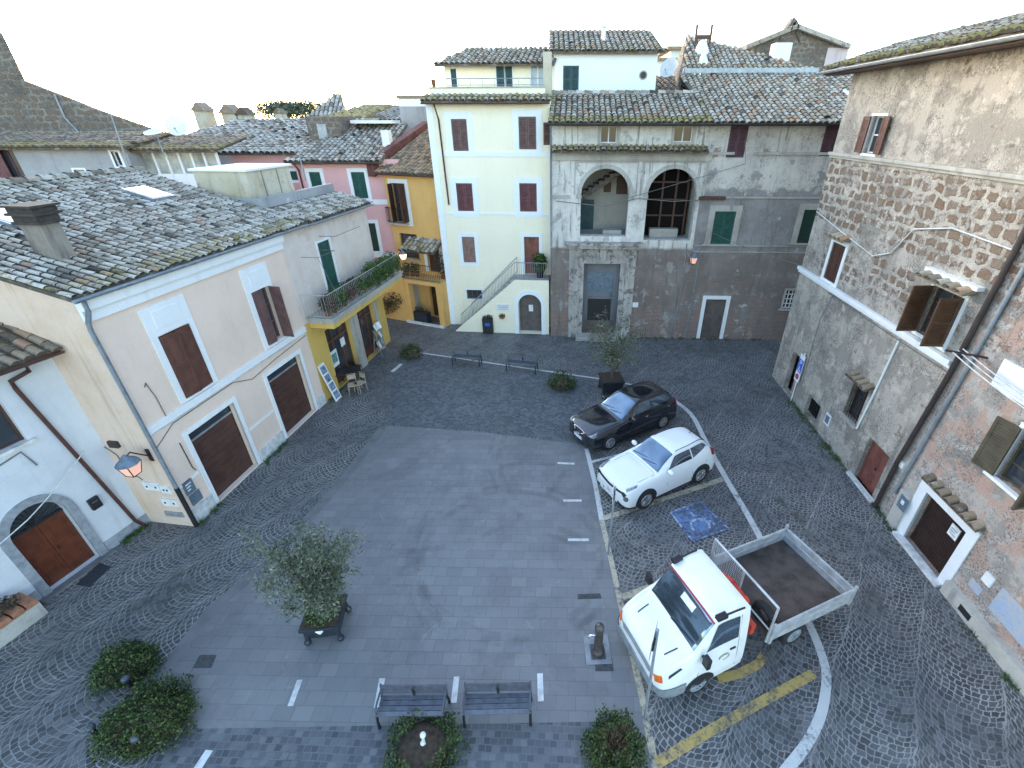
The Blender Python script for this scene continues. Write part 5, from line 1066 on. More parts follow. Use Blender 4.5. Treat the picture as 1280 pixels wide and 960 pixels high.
rh.window((11.52, 12.6, 3.62, 5.0), 'sh_olive', (168, 100), 'white_trim', .1, frame='sh_olive', grid=(2, 3), sill='white_trim')
rh.window((7.9 + 2.0, 9.9 + 1.0, 10.0, 11.4) if False else (10.35, 11.3, 10.02, 11.5), 'sh_brown', (172, 172), None, frame='sh_brown', sill='white_trim')
nw = rh.wall(rectpoly(US_ + .003, UN, 0, ZT), M['rw_near'], 9)
for u0, u1, z in ((-.05, UN, 9.83),): rh.slabs('string_course', [(u0, u1, -.14, 0, z, z + .10), (u0, u1, -.07, 0, z - .09, z - .001)], M['travertine'])
rh.slabs('string_course', [(-.1, 9.1, -.13, 0, 5.33, 5.46), (-.1, 9.1, -.06, 0, 5.22, 5.329)], M['white_trim'])
hood(rh, 10.0, 12.0, 2.2, 7, 'tile_brown', .2)
rh.slabs('plinth', [(9.5, 10.2 - .31, -.12, 0, 0, 1.35), (11.68 + .31, UN, -.16, 0, 0, .42)], M['travertine'])
rh.slabs('doorstep', [(10.0, 11.9, -.22, 0, 0, .09), (7.2, 8.75, -.15, 0, 0, .08)], M['marble'])
vn = MB(); vn.box(12.6, 12.95, -.17, -.155, .12, .3); vn.build('vent', M['black'], rh.root)
rh.pipe([(9.45, -.6, 12.55), (9.42, -.1, 12.2), (9.38, -.1, 8.5), (9.25, -.1, 5.2), (8.95, -.1, 1.9), (8.9, -.1, .02)], .07, M['dark_pipe']); rh.pipe([(9.75, -.06, 8.4), (9.58, -.06, 5.2), (9.32, -.06, 1.6), (9.3, -.06, 1.0)], .05, M['grey_pipe'], 'conduit')
rh.pipe([(.1, -.05, 7.75), (2.2, -.05, 7.4), (4.5, -.05, 7.05), (5.3, -.05, 7.35), (5.9, -.05, 8.2), (7.3, -.05, 8.5), (9.3, -.05, 8.4)], .022, M['white_cable'], 'cable', 5)
rh.pipe([(3.0, -.06, 5.2), (3.05, -.3, 4.2), (3.1, -.3, 3.0), (3.25, -.33, 1.3)], .022, M['cable'], 'cable', 5); rh.pipe([(2.6, -.05, 5.15), (6, -.05, 5.12), (9.2, -.05, 5.12)], .016, M['cable'], 'cable', 5)
rh.pipe([(7.0, -.02, 5.1), (6.9, -.04, 3.2), (6.75, -.04, 1.6)], .035, M['white_trim'], 'conduit', 6)
br = MB(); br.tube([(9.9, 0, 5.95), (9.7, -.9, 6.05)], .03, 6); br.build('cable_bracket', M['dark_pipe'], rh.root)
for k in range(3): cable('overhead_cable', [RW.world(9.75 - .1 * k, -.75 + .2 * k, 6.02), RW.world(13.5, -.55 + .2 * k, 5.7), RW.world(16.5, -.4 + .2 * k, 5.9)], .016, 'pale cable from the bracket by the oak shuttered window along the right wall', .12, group='cables from the bracket on the right wall')
bxm = rh.slabs('wall_cabinet', [(10.35, 11.9, -.05, 0, 5.45, 6.15)], M['white_trim']); 
rh.slabs('house_plaque', [(4.9, 5.25, -.03, 0, .62, 1.1)], M['white_box']); nt = MB(); nt.box(4.95, 5.2, -.035, -.03, .7, 1.02); nt.build('plaque_picture', M['blue_grey'], rh.root)
rh.slabs('meter_box', [(8.95, 9.15, -.06, 0, 1.8, 2.0)], M['white_box']); b_ = rh.slabs('meter_cover', [(9.62, 9.95, -.14, -.12, .8, 1.25)], M['blue_grey']); rh.slabs('emblem', [(9.72, 9.84, -.146, -.14, .98, 1.12)], M['sign_white'], b_)
rh.slabs('meter_box', [(12.55, 12.8, -.04, 0, 1.2, 1.5), ], M['white_box']); rh.slabs('painted_scrawl', [(13.0, 14.3, -.006, 0, .75, 1.5), (12.35, 12.7, -.007, 0, .75, 1.0)], M['pale_blue'])
tileroof(rh.root, [(-.9, -.75, ZT - .12), (UN, -.75, ZT - .12), (UN, 1.7, ZT + .64), (-.3, 1.7, ZT + .64)], M['tile_warm'], .28, .36, rr=.115, moss=1.3)
tileroof(rh.root, [(UN, 9.5, ZT - .4), (-.3, 9.5, ZT - .4), (-.3, 1.7, ZT + .6), (UN, 1.7, ZT + .6)], M['tile_grey'], .5, .6, rr=.2)
rh.gutter(-.9, UN, -.82, ZT - .2, M['grey_pipe'], .075); rh.slabs('eave_board', [(-.85, UN, -.7, 0, ZT - .3, ZT - .22)], M['sh_dark'])
# parking sign on its wall
r = empty('parking_sign', RW.world(2.35, -.1, 0), RW.ang, 'blue parking sign with a white P and wheelchair symbol on the right wall', 'sign')
mb = MB(); mb.box(-.2, .2, -.02, 0, 1.05, 2.3); mb.tube([(0, .03, 0), (0, .03, 2.4)], .03, 6); mb.build('plate', M['sign_white'], r); mb = MB(); mb.box(-.18, .18, -.026, -.02, 1.5, 2.08); pnl = mb.build('blue_panel', M['sign_blue'], r)
def text(body, size, mat, parent, loc, rot, name='lettering', ext=.003):
    cu = bpy.data.curves.new(name, 'FONT'); cu.body = body; cu.size = size; cu.align_x = 'CENTER'; cu.align_y = 'CENTER'; cu.extrude = ext
    t_ = bpy.data.objects.new(name, cu); COL.objects.link(t_); dg = bpy.context.evaluated_depsgraph_get(); me = bpy.data.meshes.new_from_object(t_.evaluated_get(dg)); bpy.data.objects.remove(t_)
    o = bpy.data.objects.new(name, me); me.materials.clear(); me.materials.append(mat); COL.objects.link(o); o.parent = parent; o.location = loc; o.rotation_euler = rot; return o
text('P', .34, M['sign_white'], r, (0, -.029, 1.92), (rad(90), 0, 0))
mb = MB(); mb.tube([(-.02, -.03, 1.72), (-.02, -.03, 1.62), (.06, -.03, 1.61), (.1, -.03, 1.54)], .014, 5); mb.ball((-.02, -.03, 1.75), .022, 6, 5); mb.tube([(-.03 + .07 * math.cos(rad(100 + 26 * k)), -.03, 1.59 + .07 * math.sin(rad(100 + 26 * k))) for k in range(9)], .01, 5); mb.build('wheelchair_symbol', M['sign_white'], r)
mb = MB(); mb.tube([(.14 * math.cos(k * math.pi / 8) * .8, -.024, 1.27 + .14 * math.sin(k * math.pi / 8) * .8) for k in range(17)], .02, 5); mb.tube([(-.08, -.024, 1.19), (.08, -.024, 1.35)], .018, 5); mb.build('no_parking_ring', M['red'], r); mb = MB(); mb.tube([(0, -.021, 1.27), (0, -.0205, 1.27)], .1, 14); mb.build('blue_disc', M['sign_blue'], r)
# cable across the street in front of the palazzo
cable('overhead_cable', [LF.world(3.0, -.1, 7.4), LF.world(9.2, -.3, 9.2), LF.world(9.0, -.2, 10.2)], .012, 'thin cable rising across the palazzo wall from the loggia', .02, 'cable')
cable('overhead_cable', [PW.world(.8, -.06, 6.0), RW.world(.4, -.2, 5.6)], .010, 'thin cable between the palazzo and the corner of the right wall', .1, 'cable')
# ------------------------------------------------------------------ far rooftops
def far_house(label, Y, xL, xR, z_e, depth, z_r, wall, tile, inset=(0, 0), z0=3, pu=.4, cat='house', chim=()):
    a = at(*xL, Y); b = at(*xR, Y); f_ = House('far_house', Wall((a.x, Y), (1, 0)), label, cat, None); w = b.x - a.x; ze = (a.z + b.z) / 2 if z_e is None else z_e
    f_.wall(rectpoly(0, w, z0, ze), wall, depth)
    tileroof(f_.root, [(-.3, -.4, ze - .05), (w + .3, -.4, ze - .05), (w + .3 - inset[1], depth, z_r), (-.3 + inset[0], depth, z_r)], tile, pu, pu * 1.4, rr=pu * .42, moss=.3)
    for (px, py, s_) in chim:
        c = f_.L(at(px, py, Y + depth * .7)); m = MB(); m.box(c.x - s_, c.x + s_, c.y - s_, c.y + s_, c.z - 2, c.z + s_); o = m.build('chimney', M['hut'], f_.root); cpm = MB(); cpm.prism([(c.x - s_ * 1.3, c.y - s_ * 1.3, c.z + s_), (c.x + s_ * 1.3, c.y - s_ * 1.3, c.z + s_), (c.x, c.y - s_ * 1.3, c.z + s_ * 2.2)], (0, s_ * 2.6, 0)); cpm.build('chimney_cap', M['tile_brown'], o)
    return f_
far_house('far house with a row of small hooded chimneys beyond the grey house', 40, (236, 188), (318, 188), None, 9, at(280, 152, 49).z, M['grey_plaster'], M['tile_grey'], chim=((257, 148, .55), (293, 152, .6), (310, 152, .5)))
far_house('far house whose long grey roof stands behind the cement hut', 46, (300, 172), (398, 172), None, 9, at(340, 149, 55).z, M['hut'], M['tile_grey'], chim=((352, 148, .4),))
fh = far_house('far stone house with a tall grey slanting roof on the skyline', 62, (381, 150), (434, 150), None, 3, at(418, 117, 65).z, M['stone_far'], M['tile_grey'], inset=(3.4, 1.6), pu=.5)
far_house('far house under a yellow lichen covered roof', 52, (404, 147), (450, 147), None, 8, at(440, 131, 60).z, M['hut'], rooftile('lichen_roof', [(0, (.20, .15, .06)), (.5, (.38, .29, .10)), (1, (.46, .38, .18))], lam=1), inset=(2.0, -1.0), pu=.45)
far_house('far house with a short grey roof right of the lichen roof', 58, (450, 150), (503, 150), None, 9, at(470, 133, 67).z, M['stone_far'], M['tile_grey'], pu=.5)
f6 = House('far_house', Wall((at(500, 140, 36).x, 36), (1, 0)), 'grey and white block house between the orange and pale yellow houses', 'house'); w = f6.W.pick(537, 140)[0]; zt = f6.W.pick(520, 123)[1]
f6.wall(rectpoly(0, w, 4, zt), M['grey_plaster'], 6); m_ = MB(); m_.box(-.1, w + .1, -.1, 6.1, zt + .001, zt + .18); m_.build('roof', M['tile_brown'], f6.root); m_ = MB(); m_.box(0, w, -.03, 0, f6.W.pick(520, 133)[1], zt - .02); m_.build('white_band', M['clean_white'], f6.root)
f7 = House('stone_gable_house', Wall((at(930, 62, 45).x, 45), (1, 0)), 'far brown stone gable house behind the palazzo roof', 'house'); gp = [f7.W.pick(*p) for p in ((928, 120), (1062, 120), (1057, 62), (993, 37), (985, 40), (930, 63))]
f7.wall(gp, M['stone_far'], 10); f7.slabs('white_patch', [(f7.W.pick(1030, 80)[0], f7.W.pick(1056, 80)[0], -.05, 0, f7.W.pick(1040, 95)[1] - 4, f7.W.pick(1040, 60)[1])], plaster('pinkish_white', (.62, .52, .52), (.5, .42, .42)))
rf = MB(); P = gp[2:]; 
for (a, b) in zip(P, P[1:]): rf.prism([(a[0] + .1, -.5, a[1] + .02), (b[0], -.5, b[1] + .02), (b[0], -.5, b[1] + .3), (a[0] + .1, -.5, a[1] + .3)], (0, 11, 0))
rf.build('roof', M['tile_grey'], f7.root); c0 = f7.W.pick(990, 32); cm_ = MB(); cm_.prism([(c0[0] - .8, -.1, c0[1] - .9), (c0[0] - .3, -.1, c0[1] - .9), (c0[0] + .3, -.1, c0[1] + .3), (c0[0], -.1, c0[1] + .5)], (0, .8, 0)); cm_.prism([(c0[0] + .3, -.1, c0[1] + .3), (c0[0] + 1.3, -.1, c0[1] - 1.1), (c0[0] + .9, -.1, c0[1] - 1.1), (c0[0], -.1, c0[1] + .1)], (0, .8, 0)); cm_.build('chimney_cap', M['stone_far'], f7.root)
c0 = f7.W.pick(960, 62); cm_ = MB(); cm_.box(c0[0] - .6, c0[0] + .6, -3, -2, c0[1] - 3, c0[1] + .1); cm_.build('chimney', M['clean_white'], f7.root)
f8 = House('far_house', Wall((at(836, 90, 48).x, 48), (1, 0)), 'small white houses with flat eaves glimpsed right of the white upper house', 'house'); w = f8.W.pick(868, 90)[0]; zt = f8.W.pick(850, 63)[1]
f8.wall(rectpoly(0, w, 5, zt), M['clean_white'], 6); m_ = MB(); m_.box(-.4, w, -.5, 6, zt, zt + .25); m_.build('roof', M['tile_brown'], f8.root); z2 = f8.W.pick(840, 78)[1]; m_ = MB(); m_.box(-2.8, .0, -1, 4, 5, z2); m_.build('wing', M['clean_white'], f8.root); m_ = MB(); m_.box(-3.2, .3, -1.4, 4.2, z2 + .001, z2 + .2); m_.build('wing_roof', M['tile_brown'], f8.root)
dish(pz.W.world(-.9, 7.8, 13.6), .55, -.7, 'satellite dish fixed to the grey gable beside the palazzo roof')
f9 = far_house('low brown roofed house behind the loggia roof and the palazzo gable', 32, (822, 118), (872, 118), None, 6, at(850, 96, 38).z, M['stone_far'], M['tile_brown'], pu=.35)
# umbrella pine
def tree_trunk(mb, base, top, r0, r1): mb.tube([base, (Vector(base) + Vector(top)) / 2 + Vector((.1, 0, 0)), top], [r0, (r0 + r1) / 2, r1], 8)
pb0 = at(362, 152, 95); pt0 = at(362, 137, 95); r = empty('umbrella_pine', (pb0.x, 95, 0), 0, 'umbrella pine with a flat dark crown on the skyline', 'tree')
mb = MB(); tree_trunk(mb, (0, 0, 0), (0, 0, pt0.z - .5), .5, .3); mb.build('trunk', M['bark'], r); mb = MB()
for dx, rx in ((-1.6, 3.4), (3.2, 2.8), (.6, 3.0)): q_ = plant_ball((dx * 1.3, 0, pt0.z), (rx * 1.2, 2.6, 1.5), 1800, .42, .6); mb.raw(q_.v, q_.f); mb.r[-1800:] = q_.r
mb.build('crown', M['olive'], r)
for px, py, Y in ((213, 158, 40), (330, 150, 60), (500, 140, 60), (437, 118, 60)):
    b = at(px, py + 12, Y); t_ = at(px, py - 14, Y); mast(b, t_, {213: 'antenna on the roof beyond the round dish', 330: 'antenna on the skyline right of the hooded chimneys', 500: 'antenna beside the grey and white block house', 437: 'antenna over the yellow lichen roof'}[px], 3)
mast(at(382, 226, 24), at(366, 160, 24), 'white antenna pole leaning over the terrace by the pink house', 0)
# ------------------------------------------------------------------ vehicles
def cr(p0, p1, p2, p3, t): return .5 * ((2 * p1) + (p2 - p0) * t + (2 * p0 - 5 * p1 + 4 * p2 - p3) * t * t + (3 * p1 - p0 - 3 * p2 + p3) * t ** 3)
class Shell:
    """smooth car body through cross sections, symmetric about y = 0"""
    def __init__(s, st):
        s.P = []
        for (x, zb, w, zs, zbelt, wb, zt, wt) in st:
            s.P.append([Vector((x, y, z)) for y, z in ((0, zb), (w * .9, zb), (w, zb + .14), (w, zs), (wb, zbelt), (wt, zt - .085 if zt - zbelt > .2 else zt - .03), (wt - .13, zt - .012), (0, zt))])
        s.ni = len(s.P); s.nj = 8
    def at(s, i, j):
        i = min(max(i, 0), s.ni - 1 - 1e-6); j = min(max(j, 0), s.nj - 1 - 1e-6); a = int(i); b = int(j); ti = i - a; tj = j - b
        def row(k):
            k = min(max(k, 0), s.ni - 1); R_ = s.P[k]
            def g(m):
                if m > 7: q_ = R_[14 - m]; return Vector((q_.x, -q_.y, q_.z))
                if m < 0: q_ = R_[-m]; return Vector((q_.x, -q_.y, q_.z))
                return R_[m]
            return cr(g(b - 1), g(b), g(b + 1), g(b + 2), tj)
        return cr(row(a - 1), row(a), row(a + 1), row(a + 2), ti)
    def nrm(s, i, j):
        e = .03; d = (s.at(i + e, j) - s.at(i - e, j)).cross(s.at(i, j + e) - s.at(i, j - e)); return d.normalized() if d.length > 1e-9 else Vector((0, 0, 1))
    def patch(s, mb, i0, i1, j0, j1, off=0.0, ni=8, nj=6, side=1, quad=None):
        V = []
        for a in range(ni + 1):
            for b in range(nj + 1):
                if quad:
                    A, B, C_, D = quad; u, v = a / ni, b / nj
                    i = (A[0] * (1 - u) + B[0] * u) * (1 - v) + (D[0] * (1 - u) + C_[0] * u) * v; j = (A[1] * (1 - u) + B[1] * u) * (1 - v) + (D[1] * (1 - u) + C_[1] * u) * v
                else: i = i0 + (i1 - i0) * a / ni; j = j0 + (j1 - j0) * b / nj
                p = s.at(i, j); n = s.nrm(i, j)
                c = Vector((p.x, 0, p.z * .0 + .6)); n = n if n.dot(p - c) > 0 else -n
                p = p + n * off; V.append((p.x, p.y * side, p.z))
        Fs = [(a * (nj + 1) + b, a * (nj + 1) + b + 1, (a + 1) * (nj + 1) + b + 1, (a + 1) * (nj + 1) + b) for a in range(ni) for b in range(nj)]
        if side < 0: Fs = [f[::-1] for f in Fs]
        return mb.raw(V, Fs, .5, 0, True)
    def body(s, mb, ki=6, kj=4):
        for sd_ in (1, -1): s.patch(mb, 0, s.ni - 1, 0, 7, 0, (s.ni - 1) * ki, 7 * kj, sd_)
        for i in (0, s.ni - 1):
            pts = [s.at(i, 7 * k / 28) for k in range(29)]; ring = pts + [Vector((p.x, -p.y, p.z)) for p in pts[-2:0:-1]]
            mb.face(ring if i else ring[::-1], .5)
        return mb
def wheel(parent, x, y, R, W=.2, rimm='alloy', side=1):
    mb = MB(); n = 24; prof = [(R * .60, W * .5), (R * .9, W * .5), (R, W * .34), (R, -W * .34), (R * .9, -W * .5), (R * .60, -W * .5)]
    V = []
    for (rr, yy) in prof: V += [Vector((x + rr * math.cos(2 * math.pi * k / n), y + yy * side, R + rr * math.sin(2 * math.pi * k / n))) for k in range(n)]
    mb.raw(V, [(i * n + k, i * n + (k + 1) % n, (i + 1) * n + (k + 1) % n, (i + 1) * n + k) for i in range(5) for k in range(n)], .5, 0, True)
    w = mb.build('wheel', M['rubber'], parent); rb = MB(); yo = y + side * W * .36
    for k in range(10):
        a = 2 * math.pi * k / 10; c, s_ = math.cos(a), math.sin(a); p1 = Vector((x + c * R * .12, yo, R + s_ * R * .12)); p2 = Vector((x + c * R * .6, yo + side * .02, R + s_ * R * .6)); rb.tube([p1, p2], [.035, .026], 6)
    rb.tube([(x + R * .61 * math.cos(2 * math.pi * k / 24), yo + side * .02, R + R * .61 * math.sin(2 * math.pi * k / 24)) for k in range(25)], .022, 6); rb.tube([(x, yo - side * .05, R), (x, yo + side * .02, R)], R * .16, 10)
    rb.build('rim', M[rimm], w); dk = MB(); dk.tube([(x, yo - side * .09, R), (x, yo - side * .07, R)], R * .6, 20); dk.build('brake_disc', M['iron'], w); return w
def arch(sh, mb, x, R, side):
    """dark wheel housing lying on the body side"""
    def yy(px, pz):
        lo, hi = 0.0, sh.ni - 1.0
        for _ in range(22):
            m = (lo + hi) / 2
            if sh.at(m, 3).x > px: lo = m
            else: hi = m
        best = None
        for k in range(50):
            p = sh.at(lo, .9 + 3.4 * k / 49)
            if best is None or abs(p.z - pz) < best[0]: best = (abs(p.z - pz), p.y)
        return best[1]
    n = 26; V = []
    for rr in (.0, .55, 1.0):
        for k in range(n + 1):
            a = -.35 + (math.pi + .7) * k / n; px = x + R * rr * math.cos(a); pz = max(.12, R * .9 + R * rr * math.sin(a)); V.append((px, (yy(px, max(pz, .30)) + .007) * side, pz))
    mb.raw(V, [(r_ * (n + 1) + k, r_ * (n + 1) + k + 1, (r_ + 1) * (n + 1) + k + 1, (r_ + 1) * (n + 1) + k) for r_ in range(2) for k in range(n)], .5)
def lineon(sh, mb, pts, r, side):
    P = []
    for (i, j) in pts:
        p = sh.at(i, j); n = sh.nrm(i, j); c = Vector((p.x, 0, .6)); n = n if n.dot(p - c) > 0 else -n; p = p + n * .002; P.append((p.x, p.y * side, p.z))
    mb.tube(P, r, 5)
def car(name, st, loc, ang, label, paintm, spec):
    r = empty(name, loc, ang, label, 'car', None); sh = Shell(st)
    body = sh.body(MB()).build('body', M[paintm], r)
    g = MB(); a, b = spec['ws']; 
    for sd_ in (1, -1): sh.patch(g, 0, 0, 0, 0, .007, 10, 8, sd_, quad=((a, 5.25), (b, 5.35), (b, 7), (a, 7)))
    ws = g.build('windscreen', M['car_glass'], r); a, b = spec['rw']; g = MB()
    for sd_ in (1, -1): sh.patch(g, 0, 0, 0, 0, .007, 6, 6, sd_, quad=((a, 5.5), (b, 5.3), (b, 7), (a, 7)))
    g.build('rear_window', M['car_glass'], r)
    wi = MB(); 
    for y0, y1 in ((-.1, .55), (-.62, .02)):
        p = [sh.at(spec['ws'][0] + .06, 7) + Vector((.0, y0, .02)), sh.at(spec['ws'][0] + .35, 7) + Vector((0, y1 * .8, .02))]; wi.tube(p, .009, 5)
    wi.build('wiper', M['black'], r)
    for sd_ in (1, -1):
        g = MB()
        for qd in spec['sw']: sh.patch(g, 0, 0, 0, 0, .008, 8, 4, sd_, quad=qd)
        g.build('side_window', M['car_glass'], r)
        g = MB(); sh.patch(g, 0, 0, 0, 0, .008, 6, 4, sd_, quad=spec['hl']); g.build('headlight', M['lamp_clear'], r)
        g = MB(); sh.patch(g, 0, 0, 0, 0, .008, 4, 4, sd_, quad=spec['tl']); g.build('tail_light', M['lamp_red'], r)
        if 'fog' in spec:
            p = sh.at(*spec['fog']); g = MB(); d = sh.nrm(*spec['fog']); d = d if d.x > 0 else -d; g.tube([(p - d * .02) * 1, p + d * .012], .085, 14); g.v = [(x, y * sd_, z) for x, y, z in g.v]; g.build('fog_lamp', M['lamp_clear'], r)
        dl = MB()
        for seam in spec['seams']: lineon(sh, dl, seam, .005, sd_)
        dl.build('door_seam', M['black'], r)
        hd = MB()
        for hp in spec['handles']: lineon(sh, hd, [hp, (hp[0] + .22, hp[1] + .02)], .018, sd_)
        hd.build('door_handle', M[spec.get('hm', paintm)], r)
        m = sh.at(*spec['mir']); mm = MB(); mm.ball((m.x, (m.y + .13) * sd_, m.z + .05), (.09, .12, .085), 12, 8); mo = mm.build('mirror', M[spec.get('mm', paintm)], r)
        for x in (0, spec['wb']):
            am = MB(); arch(sh, am, x, spec['R'] * 1.2, sd_); am.build('wheel_arch', M['black'], r); wheel(r, x, (spec['wy'] - .08) * sd_, spec['R'], .2, side=sd_)
    sk = MB()
    for sd_ in (1, -1): sh.patch(sk, .35, sh.ni - 1.4, 1.02, 1.75, .006, 30, 3, sd_)
    sk.build('sill_trim', M['black'], r)
    gr_ = MB(); 
    for sd_ in (1, -1): sh.patch(gr_, 0, 0, 0, 0, .012, 6, 5, sd_, quad=spec['grille'])
    gr_.build('grille', M['black'], r)
    x0 = st[0][0]; pl = MB(); pl.box(x0 + .0, x0 + .022, -.26, .26, st[0][1] + .06, st[0][1] + .17); po = pl.build('number_plate', M['plate'], r); pl = MB()
    for y in (-.26, .225): pl.box(x0 + .022, x0 + .025, y, y + .035, st[0][1] + .06, st[0][1] + .17)
    pl.build('plate_band', M['sign_blue'], po); em = MB(); zc = st[0][4] - .06; ring = [(x0 + .02, .07 * math.cos(k * math.pi / 8), zc + .05 * math.sin(k * math.pi / 8)) for k in range(17)]; em.tube(ring, .014, 6); em.tube([(x0 + .02, -.09, zc), (x0 + .02, .09, zc)], .013, 6); em.build('emblem', M['chrome'], r)
    an = MB(); ap_ = sh.at(spec['ant'], 7); an.tube([ap_, ap_ + Vector((-.18, 0, .16))], [.02, .008], 6); an.build('aerial', M['black'], r)
    rl = MB()
    for sd_ in (1, -1): lineon(sh, rl, [(spec['roof'][0] + (spec['roof'][1] - spec['roof'][0]) * k / 10, 5.75) for k in range(11)], .012, sd_)
    rl.build('roof_seam', M['black'], r)
    if spec.get('chrome'):
        c_ = MB()
        for sd_ in (1, -1): lineon(sh, c_, spec['chrome'], .022, sd_)
        c_.build('grille_frame', M['chrome'], r)
    return r
juke = [(.86, .36, .40, .52, .64, .38, .68, .28), (.82, .28, .66, .56, .75, .60, .80, .48), (.70, .23, .82, .60, .87, .74, .91, .62), (.46, .21, .875, .64, .95, .79, 1.0, .66), (-.20, .21, .885, .66, 1.02, .80, 1.08, .66), (-.52, .21, .885, .66, 1.04, .81, 1.11, .69), (-.90, .21, .885, .67, 1.05, .815, 1.37, .64), (-1.32, .21, .885, .67, 1.07, .815, 1.545, .60), (-2.0, .21, .885, .68, 1.10, .81, 1.58, .59), (-2.5, .22, .885, .72, 1.18, .79, 1.555, .53), (-2.84, .25, .88, .72, 1.18, .74, 1.42, .48), (-3.06, .30, .84, .70, 1.08, .70, 1.14, .46), (-3.16, .38, .74, .66, .95, .62, .98, .44), (-3.19, .42, .6, .64, .88, .5, .91, .36)]
jp = G(806, 635); ja = rad(-149.6); jl = Vector((-math.sin(ja), math.cos(ja), 0))
car('parked_car', juke, jp - jl * .87, ja, 'white compact crossover parked between the black car and the blue disabled bay', 'white_paint', dict(ws=(5.1, 6.85), rw=(9.5, 10.75), sw=[((6.05, 4.25), (7.95, 4.2), (7.9, 4.95), (6.95, 4.95)), ((8.02, 4.2), (9.75, 4.5), (9.4, 4.9), (7.97, 4.95))], hl=((1.9, 4.3), (3.15, 4.1), (3.3, 4.65), (2.2, 5.3)), tl=((10.2, 3.6), (11.1, 3.5), (11.0, 4.2), (10.1, 4.3)), fog=(1.6, 3.25), seams=[[(5.9, 2.1), (5.9, 3), (5.95, 4.1)], [(7.98, 2.1), (7.98, 3), (7.98, 4.2)], [(9.1, 2.8), (9.3, 3.4), (9.5, 4.3)], [(2.5, 5.4), (3.5, 5.2), (4.6, 5.3), (4.85, 6), (4.9, 7)]], handles=[(7.5, 3.75), (9.3, 4.45)], mir=(6.0, 4.15), wb=-2.42, wy=.885, R=.355, grille=((1.25, 3.5), (1.8, 3.7), (.95, 7), (.45, 7)), ant=9.1, roof=(7.1, 9.6)))
delta = [(.88, .34, .44, .50, .64, .42, .68, .32), (.76, .24, .80, .54, .76, .74, .80, .60), (.45, .21, .88, .60, .86, .80, .91, .66), (-.25, .20, .90, .62, .93, .81, .99, .67), (-.62, .20, .90, .62, .95, .82, 1.02, .69), (-1.02, .20, .90, .64, 1.0, .825, 1.30, .66), (-1.48, .20, .90, .65, 1.03, .825, 1.53, .60), (-2.1, .20, .90, .66, 1.06, .82, 1.57, .60), (-2.85, .21, .895, .68, 1.10, .81, 1.53, .56), (-3.2, .24, .88, .70, 1.11, .77, 1.40, .52), (-3.44, .30, .85, .68, 1.05, .72, 1.10, .48), (-3.54, .38, .72, .64, .9, .66, .94, .46)]
bp = G(762, 562); ba_ = rad(-148.5); bl = Vector((-math.sin(ba_), math.cos(ba_), 0))
car('parked_car', delta, bp - bl * .88, ba_, 'black hatchback with a chrome shield grille parked beyond the white crossover', 'black_paint', dict(ws=(4.12, 5.85), rw=(8.4, 9.6), sw=[((5.05, 4.25), (6.95, 4.2), (6.9, 4.95), (5.95, 4.95)), ((7.02, 4.2), (8.7, 4.4), (8.2, 4.95), (6.97, 4.95))], hl=((.75, 3.95), (1.7, 4.05), (1.75, 4.6), (.85, 4.9)), tl=((9.6, 3.5), (10.3, 3.4), (10.2, 4.3), (9.5, 4.4)), seams=[[(4.9, 2.1), (4.9, 3), (4.95, 4.1)], [(6.98, 2.1), (6.98, 3), (6.98, 4.2)], [(8.0, 2.6), (8.3, 3.4), (8.5, 4.3)]], handles=[(6.4, 3.65), (8.1, 3.7)], hm='chrome', mir=(5.0, 4.1), wb=-2.7, wy=.89, R=.33, grille=((0.0, 6.2), (.62, 6.2), (.62, 7), (0.0, 7)), ant=8.1, roof=(6.1, 8.6), chrome=[(0, 5.9), (.3, 5.95), (.6, 6.05), (.72, 6.5), (.74, 7)]))
# white tipper truck
tz = G(983, 657, 1.42).lerp(G(1072, 735, 1.42), .5); tz.z = 0; ta = rad(-157.6)
tk = empty('tipper_truck', tz, ta, 'white tipper truck with an open dropside bed and a small red crane behind the cab', 'truck')
cabst = [(5.34, .44, .66, .60, .78, .60, .84, .46), (5.24, .36, .88, .66, .95, .82, 1.02, .68), (4.98, .32, .97, .72, 1.13, .90, 1.20, .75), (4.52, .32, .99, .75, 1.30, .93, 1.37, .80), (4.25, .32, .99, .76, 1.34, .93, 1.80, .80), (3.98, .32, .99, .76, 1.36, .93, 2.14, .80), (3.62, .34, .99, .78, 1.37, .93, 2.21, .82), (3.34, .36, .99, .78, 1.37, .93, 2.21, .83), (3.18, .40, .98, .78, 1.36, .925, 2.18, .82)]
sh = Shell(cabst); cb = sh.body(MB()).build('cab', M['truck_white'], tk)
g = MB(); [sh.patch(g, 0, 0, 0, 0, .009, 10, 8, s_, quad=((3.12, 5.3), (4.76, 5.4), (4.76, 7), (3.12, 7))) for s_ in (1, -1)]; ws = g.build('windscreen', M['car_glass'], tk)
g = MB(); [sh.patch(g, 0, 0, 0, 0, .013, 3, 8, s_, quad=((4.66, 5.42), (4.76, 5.42), (4.76, 7), (4.66, 7))) for s_ in (1, -1)]; g.build('sun_strip', M['sunstrip'], ws)
g = MB(); c0 = sh.at(4.3, 7); g.prism([sh.at(4.15, 6.6) + Vector((.02, 0, 0)), sh.at(4.15, 7) + Vector((.02, -.12, 0)), sh.at(4.5, 7) + Vector((.02, -.12, 0)), sh.at(4.5, 6.6) + Vector((.02, 0, 0))], (.004, 0, .004)); g.build('windscreen_sticker', M['sign_white'], ws)
